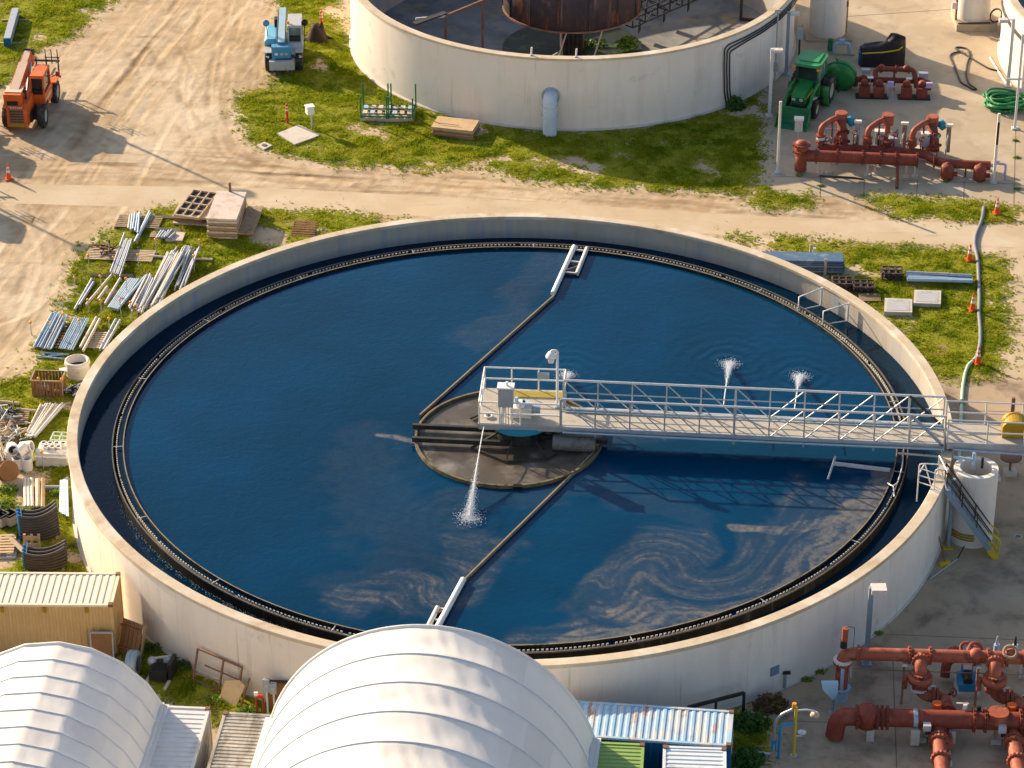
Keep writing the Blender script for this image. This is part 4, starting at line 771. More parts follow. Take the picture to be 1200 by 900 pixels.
t = thing('skimmer_gantry', 'rusty bent skimmer arm on two posts left of the drum', 'skimmer arm', (TC[0], TC[1], 0)); o_ = Vector((TC[0], TC[1], 0))
A1 = G(571, -1, 3.3)-o_; A2 = G(522, 19, 3.3)-o_; A3 = G(485, 28, 3.3)-o_
MB().bar(A1+(A1-A2), A2, .12, .18).build('boom', 'rustpale', t); MB().bar(A2+Vector((0, .3, .1)), A3, .4, .1).build('skimmer_box', 'darksteel', t); MB().bar(A2, A2+(A3-A2)*.95+Vector((0, .6, .05)), .1, .12).build('skimmer_rail', 'whitedirty', t)
for q in (A1+(A2-A1)*.12, A2): MB().bar((q.x, q.y, FZ), (q.x, q.y, q.z), .16).build('post', 'rustpale', t)
t = thing('baffle_stand', 'dark angle post on the sunlit floor of the empty tank at right', 'post', G(868, 23, FZ)); MB().bar((0, 0, 0), (0, 0, 2.6), .18).build('post', 'darksteel', t); MB().bar((0, 0, .05), (.9, -.2, .05), .16).build('foot', 'darksteel', t)
t = thing('pipe_trestle', 'rusty rectangular frame on the tank floor near the right wall', 'frame', G(893, 6, FZ), -.1)
for zz in (0, .8): MB().bar((-.8, 0, zz), (.8, 0, zz), .1).build('bar', 'rustpale', t)
for sx in (-1, 1): MB().bar((sx*.8, 0, 0), (sx*.8, 0, .8), .1).build('upright', 'rustpale', t)
# small white rods on the rim
for x, y, lb in ((622.5, 66, 'short white rod on the tank rim left below the drum'), (675, 68, 'short white rod on the tank rim centred below the drum')):
    p = onw2(x, y, TR-.3); t = thing('rim_rod', lb, 'rod', (p.x, p.y, TH), 0, 'short rods on the upper tank rim'); MB().tube([(0, 0, 0), (.03, 0, .5)], .05, 8).build('rod', 'white', t); MB().box((0, 0, .02), (.16, .16, .04)).build('foot', 'steel', t)
# weeds in the empty tank
def leaves(mb, c, r, n, s=.12, flat=1.0):
    for i in range(n):
        while True:
            p = Vector((random.uniform(-1, 1), random.uniform(-1, 1), random.uniform(-.2, 1)))
            if p.length < 1 and p.length > .25: break
        j = .75+.4*mnoise.noise(p*2.3+Vector(c)); q = Vector((p.x*r[0]*j, p.y*r[1]*j, max(.03, p.z*r[2]*j)))+Vector(c)
        a = Vector((random.gauss(0, 1), random.gauss(0, 1), random.gauss(0, .6)*flat)).normalized(); b_ = a.orthogonal().normalized(); k = s*random.uniform(.5, 1.3)
        mb.add([q-a*k, q+b_*k*.45, q+a*k, q-b_*k*.45], [(0, 1, 2, 3)])
def shrub(name, label, px, r, n, m_, s=.12, cat='shrub', z=0.0):
    p = G(*px, z); t = thing(name, label, cat, (p.x, p.y, z)); b = MB(); leaves(b, (0, 0, 0), r, n, s); b.build('foliage', m_, t)
    b = MB()
    for i in range(9):
        a = 2*PI*i/9; b.tube([(0, 0, 0), (r[0]*.4*math.cos(a), r[1]*.4*math.sin(a), r[2]*.5)], [.03, .012], 6)
    b.build('stems', 'twig', t); return t
shrub('weed_clump', 'bright weed clump growing on the sunny floor edge of the empty tank', (735, 55), (.9, .6, 1.0), 350, 'leafbright', .14, 'weed', FZ+.3)
shrub('weed_clump', 'dark green weeds in the shaded pit under the rusty drum', (690, 58), (2.0, .9, .8), 500, 'leaf', .16, 'weed', FZ-.2)
shrub('shrub', 'green shrub at the foot of the empty tank by the conduits', (862, 127), (.75, .6, 1.0), 420, 'leaf', .13)
# ------------------------------------------------------------------ third tank, far right edge
C3 = Vector((43.1, 47.0, 0)); t = thing('edge_tank', 'white tank wall cut off by the right edge of the picture', 'tank', C3); R3 = 13.5; H3 = 4.46
MB().lathe([(R3-.04, -.1), (R3-.04, H3-.14)], 160).build('outer_wall', 'stucco', t); MB().lathe([(R3-.42, H3-.14), (R3-.42, 2.5)], 160).build('inner_wall', 'inwall', t)
MB().lathe([(R3-.46, H3-.14), (R3, H3-.14), (R3, H3), (R3-.46, H3)], 160, closed=True, smooth=False).build('coping', 'coping', t)
MB().lathe([(R3-.04, .02), (R3+.1, .02), (R3+.1, .06), (R3-.04, .1)], 160).build('footing', 'slabc', t)
b = MB(); b.lathe([(.01, 3.2), (R3-.42, 3.2)], 96); o = b.build('water', 'water2'); o.location = C3; struct(o)
if o.data.polygons[0].normal.z < 0: o.data.flip_normals()
for k in range(2):
    MB().tube([Vector(((R3+.06)*math.cos(a), (R3+.06)*math.sin(a), 3.3-k*.14-.5*(a-2.9)*(a-2.9))) for a in np.linspace(2.75, 3.6, 14)], .045, 8).build('wall_conduit', 'black', t)
# ------------------------------------------------------------------ wheels and machines
def wheel(parent, c, r, wd, ax=(1, 0, 0), rim='rimgrey', nl=18):
    a = Vector(ax).normalized(); h = wd/2
    b = MB(); b.lathe([(r*.55, -h), (r*.86, -h), (r, -h*.72), (r, h*.72), (r*.86, h), (r*.55, h)], 28, c, axis=a)
    R = Vector((0, 0, 1)).rotation_difference(a).to_matrix()
    for i in range(nl):
        t = 2*PI*i/nl
        for sgn in (-1, 1):
            q = R @ Vector((r*1.01*math.cos(t+sgn*.1), r*1.01*math.sin(t+sgn*.1), sgn*h*.42))+Vector(c)
            m = R @ Matrix.Rotation(t, 3, 'Z') @ Matrix.Rotation(sgn*.6, 3, 'X'); b.box(q, (.07*r*1.2, .09*r*1.3, h*.95), m=m)
    w_ = b.build('wheel', 'tyre', parent)
    b = MB(); b.lathe([(.02, -h*.5), (r*.3, -h*.5), (r*.5, -h*.9), (r*.57, -h*.9), (r*.57, h*.9), (r*.5, h*.9), (r*.3, h*.5), (.02, h*.5)], 24, c, axis=a); b.build('rim', rim, w_)
    return w_
def telehandler_orange():
    p = (G(50, 150)+G(66, 117))/2; fw = (G(66, 117)-G(50, 150)).normalized(); side = Vector((fw.y, -fw.x, 0))
    base = p - side*1.02; rz = math.atan2(fw.y, fw.x)-PI/2      # local y = travel direction
    t = thing('telehandler', 'orange telescopic handler with raised pale boom on the dirt track', 'telehandler', (base.x, base.y, 0), rz)
    for sx in (-1, 1):
        for sy in (-1, 1): wheel(t, (sx*1.02, sy*1.72, .66), .66, .42)
    MB().box((0, 0, .75), (1.1, 4.6, .5)).build('chassis', 'darksteel', t)
    MB().box((0, 1.72, .62), (1.9, .3, .3)).build('axle', 'darksteel', t); MB().box((0, -1.72, .62), (1.9, .3, .3)).build('axle', 'darksteel', t)
    b = MB(); b.extrude_x([(-2.85, .45), (-1.3, .45), (-1.0, 1.2), (-1.2, 1.85), (-2.55, 1.75), (-2.85, 1.55)], -.78, .42); b.build('engine_cover', 'orange', t)
    g = MB().box((-.2, -2.86, 1.1), (.8, .04, .85)).build('radiator_grille', 'rustpale', t); MB().box((-.2, -2.87, .58), (.9, .05, .2)).build('bumper_plate', 'ochre', t)
    fc = bpy.data.curves.new('lettering', 'FONT'); fc.body = 'SKYTRAK'; fc.size = .2; fc.align_x = 'CENTER'; fc.extrude = .004
    fo = bpy.data.objects.new('lettering', fc); COL.objects.link(fo); dg = bpy.context.evaluated_depsgraph_get(); me = bpy.data.meshes.new_from_object(fo.evaluated_get(dg)); bpy.data.objects.remove(fo); me.materials.clear(); me.materials.append(M['coneb'])
    lo = bpy.data.objects.new('lettering', me); COL.objects.link(lo); lo.parent = t; lo.location = (-.2, -2.865, 1.58); lo.rotation_euler = (PI/2, 0, 0)
    # cab on the right
    cb = MB(); cb.extrude_x([(-.9, .7), (1.1, .7), (1.15, 1.4), (.9, 1.6), (-.9, 1.6)], .22, 1.05); cb.build('cab_lower', 'orange', t)
    b = MB(); 
    for x in (.27, 1.0):
        for y in (-.85, .85): b.bar((x, y, 1.6), (x, y*.92, 2.62), .1)
    b.build('cab_pillars', 'orange', t)
    MB().box((.64, 0, 2.68), (.86, 1.85, .14), taper=.9).build('cab_roof', 'orange', t); MB().box((.64, 0, 2.1), (.68, 1.55, .98)).build('cab_window', 'glass', t)
    MB().box((.64, -.86, 1.75), (.5, .06, .25)).build('seat_back', 'black', t)
    MB().box((.66, 1.35, 1.1), (.75, .5, .5)).build('step_box', 'orange', t)
    # boom
    q0, q1 = Vector((-.42, -2.35, 1.98)), Vector((-.34, 1.7, 2.95)); u = (q1-q0).normalized()
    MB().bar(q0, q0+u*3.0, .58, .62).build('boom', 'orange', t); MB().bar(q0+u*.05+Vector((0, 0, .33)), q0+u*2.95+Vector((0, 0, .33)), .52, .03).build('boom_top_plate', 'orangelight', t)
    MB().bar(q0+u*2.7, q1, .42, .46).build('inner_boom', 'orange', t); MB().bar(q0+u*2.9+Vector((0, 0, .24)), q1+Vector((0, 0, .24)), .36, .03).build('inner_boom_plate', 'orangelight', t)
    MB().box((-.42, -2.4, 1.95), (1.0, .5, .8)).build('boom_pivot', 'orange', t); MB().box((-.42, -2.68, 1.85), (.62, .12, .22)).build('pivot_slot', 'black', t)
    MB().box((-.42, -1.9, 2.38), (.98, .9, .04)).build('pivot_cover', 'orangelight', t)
    MB().box(q1+Vector((0, .15, -.25)), (.5, .45, .9)).build('boom_head', 'orange', t); MB().cyl(q1+Vector((-.3, .2, .1)), q1+Vector((.3, .2, .1)), .2, n=14).build('head_pin', 'darksteel', t)
    MB().tube([(-.05, -.9, 1.2), (-.12, 1.2, 2.7)], .09, 10).build('lift_cylinder', 'steel', t); MB().box((.12, -1.3, 1.5), (.25, .9, .7)).build('hydraulic_tank', 'orange', t)
    # fork carriage and platform frame at the front
    fy = 3.3
    for z in (.9, 1.9): MB().bar((-1.0, fy, z), (1.1, fy, z), .1).build('carriage_bar', 'darksteel', t)
    for x in (-.9, -.3, .3, 1.0): MB().bar((x, fy, .9), (x, fy, 2.1), .07).build('carriage_upright', 'darksteel', t)
    for x in (-.4, .5): MB().box((x, fy+.6, .9), (.12, 1.2, .06)).build('fork', 'darksteel', t)
    for x in (.55, .9, 1.25): MB().tube([(x, 2.2, 2.2), (x, 2.2, 3.1)], .03, 8).build('guard_rod', 'darksteel', t)
    MB().tube([(.5, 2.2, 2.6), (1.35, 2.2, 2.6), (1.35, 1.4, 2.6)], .03, 8).build('guard_rail', 'darksteel', t)
    MB().tube([(1.1, 1.0, 1.9), (1.35, 1.15, 2.0)], .03, 8).build('mirror_arm', 'black', t); MB().box((1.4, 1.2, 2.0), (.2, .05, .3)).build('mirror', 'redmark', t)
    for sx, sy in ((-1, 1), (1, 1)): MB().box((sx*1.02, sy*1.72, 1.42), (.5, 1.0, .06)).build('fender', 'orange', t)
    for dx in (-.33, -.36): MB().tube([q0+Vector((dx, .3, .1)), q0+u*1.6+Vector((dx, 0, -.2)), q1+Vector((dx+.05, 0, 0))], .035, 7).build('hydraulic_hose', 'black', t)
    MB().box((1.055, .05, 1.15), (.02, 1.5, .22)).build('side_stripe', 'orangelight', t); MB().box((1.06, -.55, .95), (.03, .5, .3)).build('step_plate', 'darksteel', t)
    for x in (-.62, .22): MB().box((x, -2.87, 1.62), (.14, .04, .1)).build('tail_light', 'redmark', t)
    MB().tube([(.2, -1.9, 1.8), (.2, -1.9, 2.35)], .06, 8).build('exhaust', 'darksteel', t); MB().box((.64, .9, 2.1), (.7, .03, .8)).build('windscreen', 'glass', t)
    for k in range(5): MB().box((-.2, -2.885, .78+k*.16), (.76, .02, .05)).build('grille_bar', 'darksteel', g)
    return t
to = telehandler_orange()
c2 = copy_tree(to); q = G(-68, 160); c2.location = (q.x, q.y, 0); c2['label'] = 'second orange handler, unseen past the left edge, added for its shadow'  # unseen copy added to cast a shadow in from the left
c2['group'] = to['group'] = 'orange handlers parked on the dirt'
c3 = copy_tree(to); q = G(-84, 232); c3.location = (q.x, q.y, 0); c3['label'] = 'orange handler left outside the picture, added to throw the shadow at the left edge'; c3['group'] = to['group']  # another unseen copy, added for the shadow it throws
def tele_blue():
    p = G(334, 72); t = thing('telehandler', 'sky blue compact telescopic handler parked at the edge of the grass', 'telehandler', (p.x, p.y+.2, 0), math.radians(2))
    for sx in (-1, 1):                                   # front is -y, toward the near side
        for sy in (-1, 1): wheel(t, (sx*.92, sy*1.35, .60), .60, .42)
    MB().box((0, 0, .72), (.95, 4.0, .5)).build('chassis', 'darksteel', t)
    b = MB(); b.extrude_y([(-1.15, .8), (-.38, .8), (-.38, 1.62), (-.5, 1.72), (-1.02, 1.72), (-1.15, 1.55)], -.75, 1.55); b.build('engine_hood', 'skyblue', t)
    MB().box((-.76, -.77, 1.15), (.6, .04, .55)).build('hood_grille', 'bluesteel', t)
    b = MB(); b.extrude_x([(-1.25, .65), (1.1, .65), (1.1, 1.55), (-.95, 1.55), (-1.3, 1.15)], .25, 1.12); b.build('cab_lower', 'greypaint', t)
    b = MB()
    for x in (.3, 1.07):
        for y in (-.92, 1.0): b.bar((x, y, 1.5), (x, y*.88, 2.5), .08)
    b.build('cab_pillars', 'greypaint', t)
    MB().box((.68, .03, 2.55), (.86, 2.0, .12), taper=.92).build('cab_roof', 'greypaint', t); MB().box((.68, .03, 2.0), (.70, 1.6, .95)).build('cab_window', 'glass', t)
    MB().box((.68, -.85, 1.9), (.5, .05, .06)).build('wiper', 'black', t); MB().cyl((.3, -.55, 2.6), (.3, -.55, 2.78), .08, n=10).build('beacon', 'amber', t)
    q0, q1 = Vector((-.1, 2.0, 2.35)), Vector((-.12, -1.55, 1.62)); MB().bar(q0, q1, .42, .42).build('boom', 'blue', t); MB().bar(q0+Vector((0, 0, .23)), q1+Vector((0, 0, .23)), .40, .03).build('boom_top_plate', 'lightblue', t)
    MB().box((-.12, -1.72, 1.2), (1.15, .5, 1.0)).build('boom_head', 'blue', t)
    for k, x in enumerate((-.42, -.1, .18)): MB().box((x, -1.98, 1.25), (.2, .02, .14)).build('decal', 'coneb' if k == 0 else 'greypaint', t)
    MB().box((-.1, -2.05, .62), (1.5, .5, .55)).build('fork_carriage', 'greypaint', t)
    for x in (-.55, .35): MB().box((x, -2.5, .3), (.13, 1.0, .06)).build('fork', 'darksteel', t)
    for x, nm in ((-1.02, 'skyblue'), (1.28, 'black')):
        MB().tube([(x*.95, -.2, 1.6), (x, -.3, 2.5)], .025, 8).build('mirror_arm', 'darksteel', t); MB().lathe([(.01, 0), (.2, 0), (.2, .06), (.01, .08)], 16, (x, -.3, 2.55), axis=(0, -1, .4)).build('mirror', 'blue' if x < 0 else 'black', t)
    MB().box((-.45, 1.2, 2.0), (.3, .5, .5)).build('exhaust_box', 'black', t)
    for k in range(3): MB().tube([(-.36+.05*k, 1.6, 2.45-.05*k), (-.38+.05*k, -.6, 1.95), (-.40+.05*k, -1.5, 1.3)], .025, 7).build('hydraulic_hose', 'black', t)
    for k in range(4): MB().box((-.76, -.795, .98+k*.12), (.56, .02, .04)).build('hood_louver', 'black', t)
    MB().box((.7, -1.30, 1.02), (.7, .03, .22)).build('front_decal', 'coneb', t); MB().box((.95, -1.31, 1.25), (.1, .03, .08)).build('indicator', 'redmark', t)
    for x in (-.95, 1.0): MB().box((x, -1.82, 1.0), (.16, .06, .12)).build('headlight', 'lampglass', t)
    MB().box((.68, -.82, 2.2), (.66, .02, .5)).build('painted_windscreen_shine', 'cabglass', t)  # pale mottled plate paints a sheen onto the windscreen
    for sx in (-1, 1): MB().box((sx*.92, -1.35, 1.27), (.48, .9, .05)).build('fender', 'greypaint', t)
    return t
tele_blue()
def tractor():
    p0 = G(928, 146); p1 = G(968, 92); fw = (p0-p1); fw.z = 0; fw.normalize(); c = G(945, 126)
    t = thing('tractor', 'green tractor with front loader parked beside the empty tank', 'tractor', (c.x, c.y, 0), math.atan2(fw.y, fw.x)-PI/2)   # local +y is forward
    for sx in (-1, 1):
        wheel(t, (sx*.86, -1.0, .74), .74, .44); wheel(t, (sx*.74, 1.05, .48), .48, .32)
    MB().box((0, .4, .75), (.55, 2.9, .5)).build('chassis', 'darksteel', t)
    b = MB(); b.extrude_x([(.05, .85), (1.72, .85), (1.8, 1.25), (1.6, 1.48), (.05, 1.68)], -.36, .36); b.build('hood', 'green', t)
    MB().box((0, 1.80, 1.05), (.6, .05, .5)).build('grille', 'darksteel', t)
    b = MB(); b.extrude_x([(-1.25, .8), (.05, .8), (.1, 1.55), (-1.25, 1.55)], -.55, .55); b.build('cab_base', 'green', t)
    MB().box((0, -.6, 2.0), (1.22, 1.36, .95), taper=.94).build('cab_window', 'cabglass', t)
    b = MB()
    for x in (-.62, .62):
        for y in (-1.28, .1): b.bar((x, y, 1.5), (x*.95, y*.97, 2.5), .09)
    b.build('cab_pillars', 'green', t)
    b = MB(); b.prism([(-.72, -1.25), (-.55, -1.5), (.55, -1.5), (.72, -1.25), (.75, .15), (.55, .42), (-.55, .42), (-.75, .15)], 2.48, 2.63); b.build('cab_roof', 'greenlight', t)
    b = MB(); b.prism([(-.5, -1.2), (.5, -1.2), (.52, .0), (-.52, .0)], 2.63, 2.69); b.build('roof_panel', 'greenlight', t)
    for sx in (-1, 1):
        MB().box((sx*.66, .38, 2.4), (.18, .1, .12)).build('work_light', 'amber', t)
        b = MB(); b.lathe([(.80, -.26), (.86, -.26), (.86, .26), (.80, .26)], 20, (sx*.86, -1.0, .74), axis=(1, 0, 0), closed=True, a0=-1.3+PI/2+.1-PI/2, a1=2.2); b.build('fender', 'green', t)
        pts = [(sx*.62, .1, 1.55), (sx*.66, 1.15, 1.45), (sx*.68, 2.25, .65)]; MB().tube(fillet(pts, .4), .09, 8).build('loader_arm', 'green', t)
        MB().bar((sx*.62, .1, .8), (sx*.62, .1, 1.6), .16).build('loader_post', 'green', t); MB().tube([(sx*.66, .5, .9), (sx*.67, 1.5, 1.15)], .05, 8).build('loader_cylinder', 'steel', t)
    b = MB(); b.extrude_x([(2.2, .95), (2.16, .2), (2.3, .05), (3.0, .03), (3.0, .07), (2.36, .12), (2.26, .24), (2.28, .95)], -.85, .85); bk = b.build('loader_bucket', 'greenrack', t)
    for sx in (-1, 1): b = MB(); b.extrude_x([(2.2, .9), (2.2, .1), (3.0, .03), (2.6, .55)], sx*.85-.02, sx*.85+.02); b.build('bucket_side', 'green', bk)
    MB().bar((-.7, 2.15, .85), (.7, 2.15, .85), .09).build('cross_tube', 'steel', t)
    for sx in (-1, 1):
        MB().box((sx*.365, .9, 1.18), (.012, 1.3, .09)).build('side_stripe', 'yellow', t); MB().box((sx*.2, 1.83, 1.22), (.18, .03, .12)).build('headlight', 'lampglass', t); MB().tube([(sx*.6, .3, 1.0), (sx*.55, 1.2, 1.1), (sx*.62, 1.9, .8)], .025, 7).build('loader_hose', 'black', t); MB().box((sx*.75, .0, .62), (.3, .55, .06)).build('cab_step', 'darksteel', t)
    for k in range(5): MB().box((0, 1.84, .86+k*.09), (.52, .02, .03)).build('grille_bar', 'greenrack', t)
    MB().box((0, .12, 2.05), (1.0, .03, .75)).build('windscreen', 'glass', t); MB().box((0, -.5, 1.75), (.5, .5, .5)).build('seat', 'black', t)
    MB().tube([(.5, .5, 1.6), (.5, .5, 2.5)], .05, 8).build('exhaust', 'darksteel', t); t.scale = (1.1, 1.1, 1.1)
    return t
tractor()
p = G(984, 106); t = thing('grain_hopper', 'green round bottomed hopper implement behind the tractor cab', 'implement', (p.x, p.y+.3, 0), math.radians(35))
b = MB(); b.lathe([(.05, -.62), (.95, -.6), (1.12, -.35), (1.12, .35), (.95, .6), (.05, .62)], 28, (0, 0, .98), axis=(.8, .6, .25)); b.build('drum', 'green', t); b = MB(); b.lathe([(1.1, -.07), (1.18, -.07), (1.18, .07), (1.1, .07)], 28, (0, 0, .98), axis=(.8, .6, .25), closed=True, smooth=False); b.build('hoop', 'greenrack', t)
MB().bar((-.5, -.5, 0), (-.4, -.4, .5), .12).build('leg', 'darksteel', t); MB().bar((.5, .5, 0), (.4, .4, .5), .12).build('leg', 'darksteel', t); MB().bar((-.9, .3, .1), (-1.3, .9, .9), .1).build('hitch', 'greenrack', t); MB().bar((0, 0, 1.8), (-.3, .2, 2.3), .12).build('chute', 'green', t); t.scale = (.85, .85, .85)
# ------------------------------------------------------------------ cones, markers, posts
def cone(px, label, s=1.0, rz=0.2):
    p = G(*px, .02); t = thing('traffic_cone', label, 'cone', (p.x, p.y, .02), rz, 'orange traffic cones')
    MB().box((0, 0, .03), (.40*s, .40*s, .06)).build('base', 'cone', t)
    prof = [(.15, .06), (.035, .95)]; r = lambda z: .15+(.035-.15)*(z-.06)/.89
    b = MB()
    for a, c_ in ((.06, .42), (.58, .66), (.78, .95)): b.lathe([(r(a), a*s), (r(c_), c_*s)], 18)
    b.lathe([(.001, .955*s), (.035, .95*s)], 18); b.build('body', 'cone', t)
    b = MB(); b.lathe([(r(.42)+.002, .42*s), (r(.58)+.002, .58*s)], 18); b.build('band', 'coneb', t); b = MB(); b.lathe([(r(.66)+.002, .66*s), (r(.78)+.002, .78*s)], 18); b.build('band', 'coneb', t)
cone((1136, 305), 'orange traffic cone at the far end of the grey hose beside the blue grey pipes')
cone((1139.5, 363.5), 'orange traffic cone beside the hose, level with the two concrete slabs')
cone((1146, 426), 'orange traffic cone where the grey hose turns pale green')
cone((1168, 250), 'orange traffic cone on the small grass strip below the red pipe rack')
cone((10.5, 210), 'orange traffic cone on the dirt below the orange handler')
def marker(px, top, label, m_, r=.07):
    p = G(*px, .02); h = zat(p, top); t = thing('marker_post', label, 'marker', (p.x, p.y, 0)); MB().tube([(0, 0, 0), (0, 0, h)], r, 10).build('post', m_, t)
    for f in (.66, .82): MB().lathe([(r+.004, h*f), (r+.004, h*f+.09)], 14).build('band', 'coneb', t)
    MB().lathe([(r*.2, h+.05), (r, h)], 12).build('cap', m_, t)
marker((377, 34), 13, 'tall orange marker post at the foot of the empty tank', 'cone', .09); marker((337, 144), 122, 'thin red marker post in the grass by the concrete slab', 'redmark')
p = G(373, 46); t = thing('tree_stump', 'dark broken stump beside the orange marker', 'stump', (p.x, p.y, 0)); b = MB(); b.lathe([(.8, 0), (.62, .2), (.5, .5), (.42, .8), (.3, 1.0), (.01, .85)], 13); b.v = [(x*(1+.35*mnoise.noise((x*2, y*2, z))), y*(1+.35*mnoise.noise((y*2, x*2, z+5))), z*(1+.5*mnoise.noise((x*3, y*3, 2)))) for x, y, z in b.v]; b.build('stump', 'stumpwood', t)
for i in range(4): a = i*1.7; MB().tube([(.3*math.cos(a), .3*math.sin(a), .2), (1.0*math.cos(a), .8*math.sin(a), .02)], [.14, .03], 7).build('root', 'stumpwood', t)
p = G(366, 151); t = thing('vent_post', 'white sampling box on a thin post beside the concrete slab', 'post', (p.x, p.y, 0)); h = zat(p, 125)
MB().tube([(0, 0, 0), (0, 0, h-.3)], .06, 8).build('post', 'steel', t); MB().box((-.1, 0, h-.2), (.42, .4, .45), .4).build('box', 'white', t); MB().box((-.1, 0, h+.05), (.5, .46, .05), .4).build('lid', 'white', t)
def slab(pxs, hgt, m_, label, name='concrete_slab'):
    P = [G(x, y, hgt) for x, y in pxs]; c = sum(P, Vector())/len(P); t = thing(name, label, 'slab', (c.x, c.y, 0)); poly = [(q.x-c.x, q.y-c.y) for q in P]
    area = sum(poly[i][0]*poly[(i+1) % 4][1]-poly[(i+1) % 4][0]*poly[i][1] for i in range(4)); poly = poly if area > 0 else poly[::-1]
    MB().prism(poly, 0, hgt).build('slab', m_, t); return t, poly
t, pl = slab([(325, 156), (350, 146), (376, 158), (345, 169)], .12, 'slabc', 'thin square concrete slab in the grass beside the white sampling box')
t, pl = slab([(301, 170), (310, 166), (319, 170), (309, 175)], .1, 'slabc', 'small concrete valve pad at the edge of the dirt'); MB().cyl((0, 0, .1), (0, 0, .14), .15, n=14).build('lid', 'joint', t)
for pxs, lb in (([(1037, 349), (1069, 350.5), (1069, 366), (1036, 365)], 'left one of two concrete lids lying in the right hand grass'), ([(1071.5, 339.5), (1103, 340.5), (1102.5, 356), (1070.5, 355)], 'right one of two concrete lids lying in the right hand grass')):
    t, pl = slab(pxs, .25, 'slabc', lb); t['group'] = 'concrete lids on the grass'
    MB().prism([(x*.82, y*.8) for x, y in pl], .25, .262).build('inset_plate', 'greypaint', t); 
p = G(14, 49); t = thing('steel_box_beam', 'grey square box beam lying on the corner grass', 'beam', (p.x, p.y, 0)); a, c = G(8.5, 51, .25)-t.location, G(18.5, 15, .25)-t.location
a.z = c.z = .33; MB().bar(a, c, .42, .5).build('beam', 'pipegrey', t); MB().bar(a-(c-a).normalized()*.02, a+(c-a).normalized()*.1, .43, .51).build('end_cap', 'conblue', t)
for f in (.1, .85): q = a+(c-a)*f; MB().box((q.x, q.y, .06), (1.6, .15, .1)).build('sleeper', 'wood', t)
def lamp_post(label, px, top, m_='steel', head=(.42, .3, .18), dx=.3, box=None, hm='whitedirty', r=.09):
    p = G(*px); h = zat(p, top); t = thing('lamp_post', label, 'lamp post', (p.x, p.y, 0))
    MB().box((0, 0, h/2), (r*2, r*2, h)).build('pole', m_, t); MB().box((0, 0, .04), (.42, .42, .08)).build('base_plate', m_, t)
    hd = MB().box((dx, 0, h-.1), head, 0).build('lamp_head', hm, t); MB().box((dx, -.02, h-.1-head[2]/2-.01), (head[0]*.8, head[1]*.7, .02)).build('lens', 'lampglass', hd)
    MB().bar((0, 0, h-.05), (dx, 0, h-.08), .07).build('arm', m_, t)
    return t, h
t, h = lamp_post('pale blue grey lamp post with box head standing left of the big pipe rack', (1015, 778), 688, 'bluesteel', (.62, .55, .22), .3, r=.10)
lamp_post('lamp post against the empty tank wall behind the tractor', (921, 88), 14, 'bluesteel', (.55, .35, .14), .35)
t, h = lamp_post('tall pale lamp post with box light left of the tractor', (901.5, 136), 57, 'rail', (.6, .35, .15), .3)
lamp_post('white lamp post against the edge tank at the top right', (1181, 101), 22, 'rail', (.5, .35, .2), -.6)
p = G(908, 96); t = thing('conduit_mast', 'thin grey conduit mast against the empty tank wall', 'mast', (p.x, p.y, 0)); h = zat(p, 12); MB().tube([(0, 0, 0), (0, 0, h)], .05, 8).build('pole', 'steel', t); MB().box((0, -.05, h), (.4, .1, .12)).build('bracket', 'steel', t); MB().box((0, -.08, 1.0), (.25, .15, .5)).build('junction_box', 'greypaint', t)
p = G(1189, 151); t = thing('fence_pole', 'tall pale pole in front of the green hose coil', 'pole', (p.x, p.y, 0)); h = zat(p, 40); MB().tube([(0, 0, 0), (0, 0, h)], .075, 10).build('pole', 'rail', t); MB().box((-.3, 0, h*.53), (.9, .08, .12)).build('cross_arm', 'rail', t); MB().box((0, 0, .05), (.35, .35, .1)).build('base_plate', 'rail', t)
p = G(1164, 214); t = thing('corner_post', 'pale post at the right end of the red pipe rack', 'post', (p.x, p.y, 0)); h = zat(p, 133); MB().box((0, 0, h/2), (.14, .14, h)).build('post', 'whitedirty', t); MB().box((.0, -.08, h*.72), (.13, .02, h*.32)).build('dark_face', 'darksteel', t); MB().box((0, 0, .05), (.35, .35, .1)).build('base_plate', 'slabc', t)
p = G(911, 203); t = thing('corner_post', 'white post in front of the tractor bucket', 'post', (p.x, p.y, 0)); h = zat(p, 119); MB().box((0, 0, h/2), (.13, .13, h)).build('post', 'whitedirty', t); MB().box((0, 0, .05), (.3, .3, .1)).build('base_plate', 'pipeblue', t)
p = G(936, 70); t = thing('wall_cabinet', 'small grey cabinet on a dark post behind the tractor', 'cabinet', (p.x, p.y, 0)); h = zat(p, 34); MB().box((0, 0, h-.3), (.35, .2, .7)).build('cabinet', 'greypaint', t); MB().bar((0, 0, 0), (0, 0, h-.6), .1).build('post', 'darksteel', t)
# two light masts standing just left of the picture; only their long shadows reach the dirt
for (tx, ty), lb in (((283, 228), 'tall light mast left outside the picture, nearer the top'), ((95, 292), 'tall light mast left outside the picture, lower down')):
    s = G(tx, ty); L = 26.5; u = Vector((sd.x, sd.y, 0)).normalized(); b0 = s+u*L; h = L*math.tan(SUN_EL)
    t = thing('light_mast', lb, 'lamp post', (b0.x, b0.y, 0)); MB().tube([(0, 0, 0), (0, 0, h)], [.14, .09], 10).build('pole', 'steel', t); MB().box((.2, 0, h-.05), (.9, .6, .3)).build('lamp_head', 'greypaint', t); MB().box((0, 0, .1), (.5, .5, .2)).build('base', 'slabc', t)
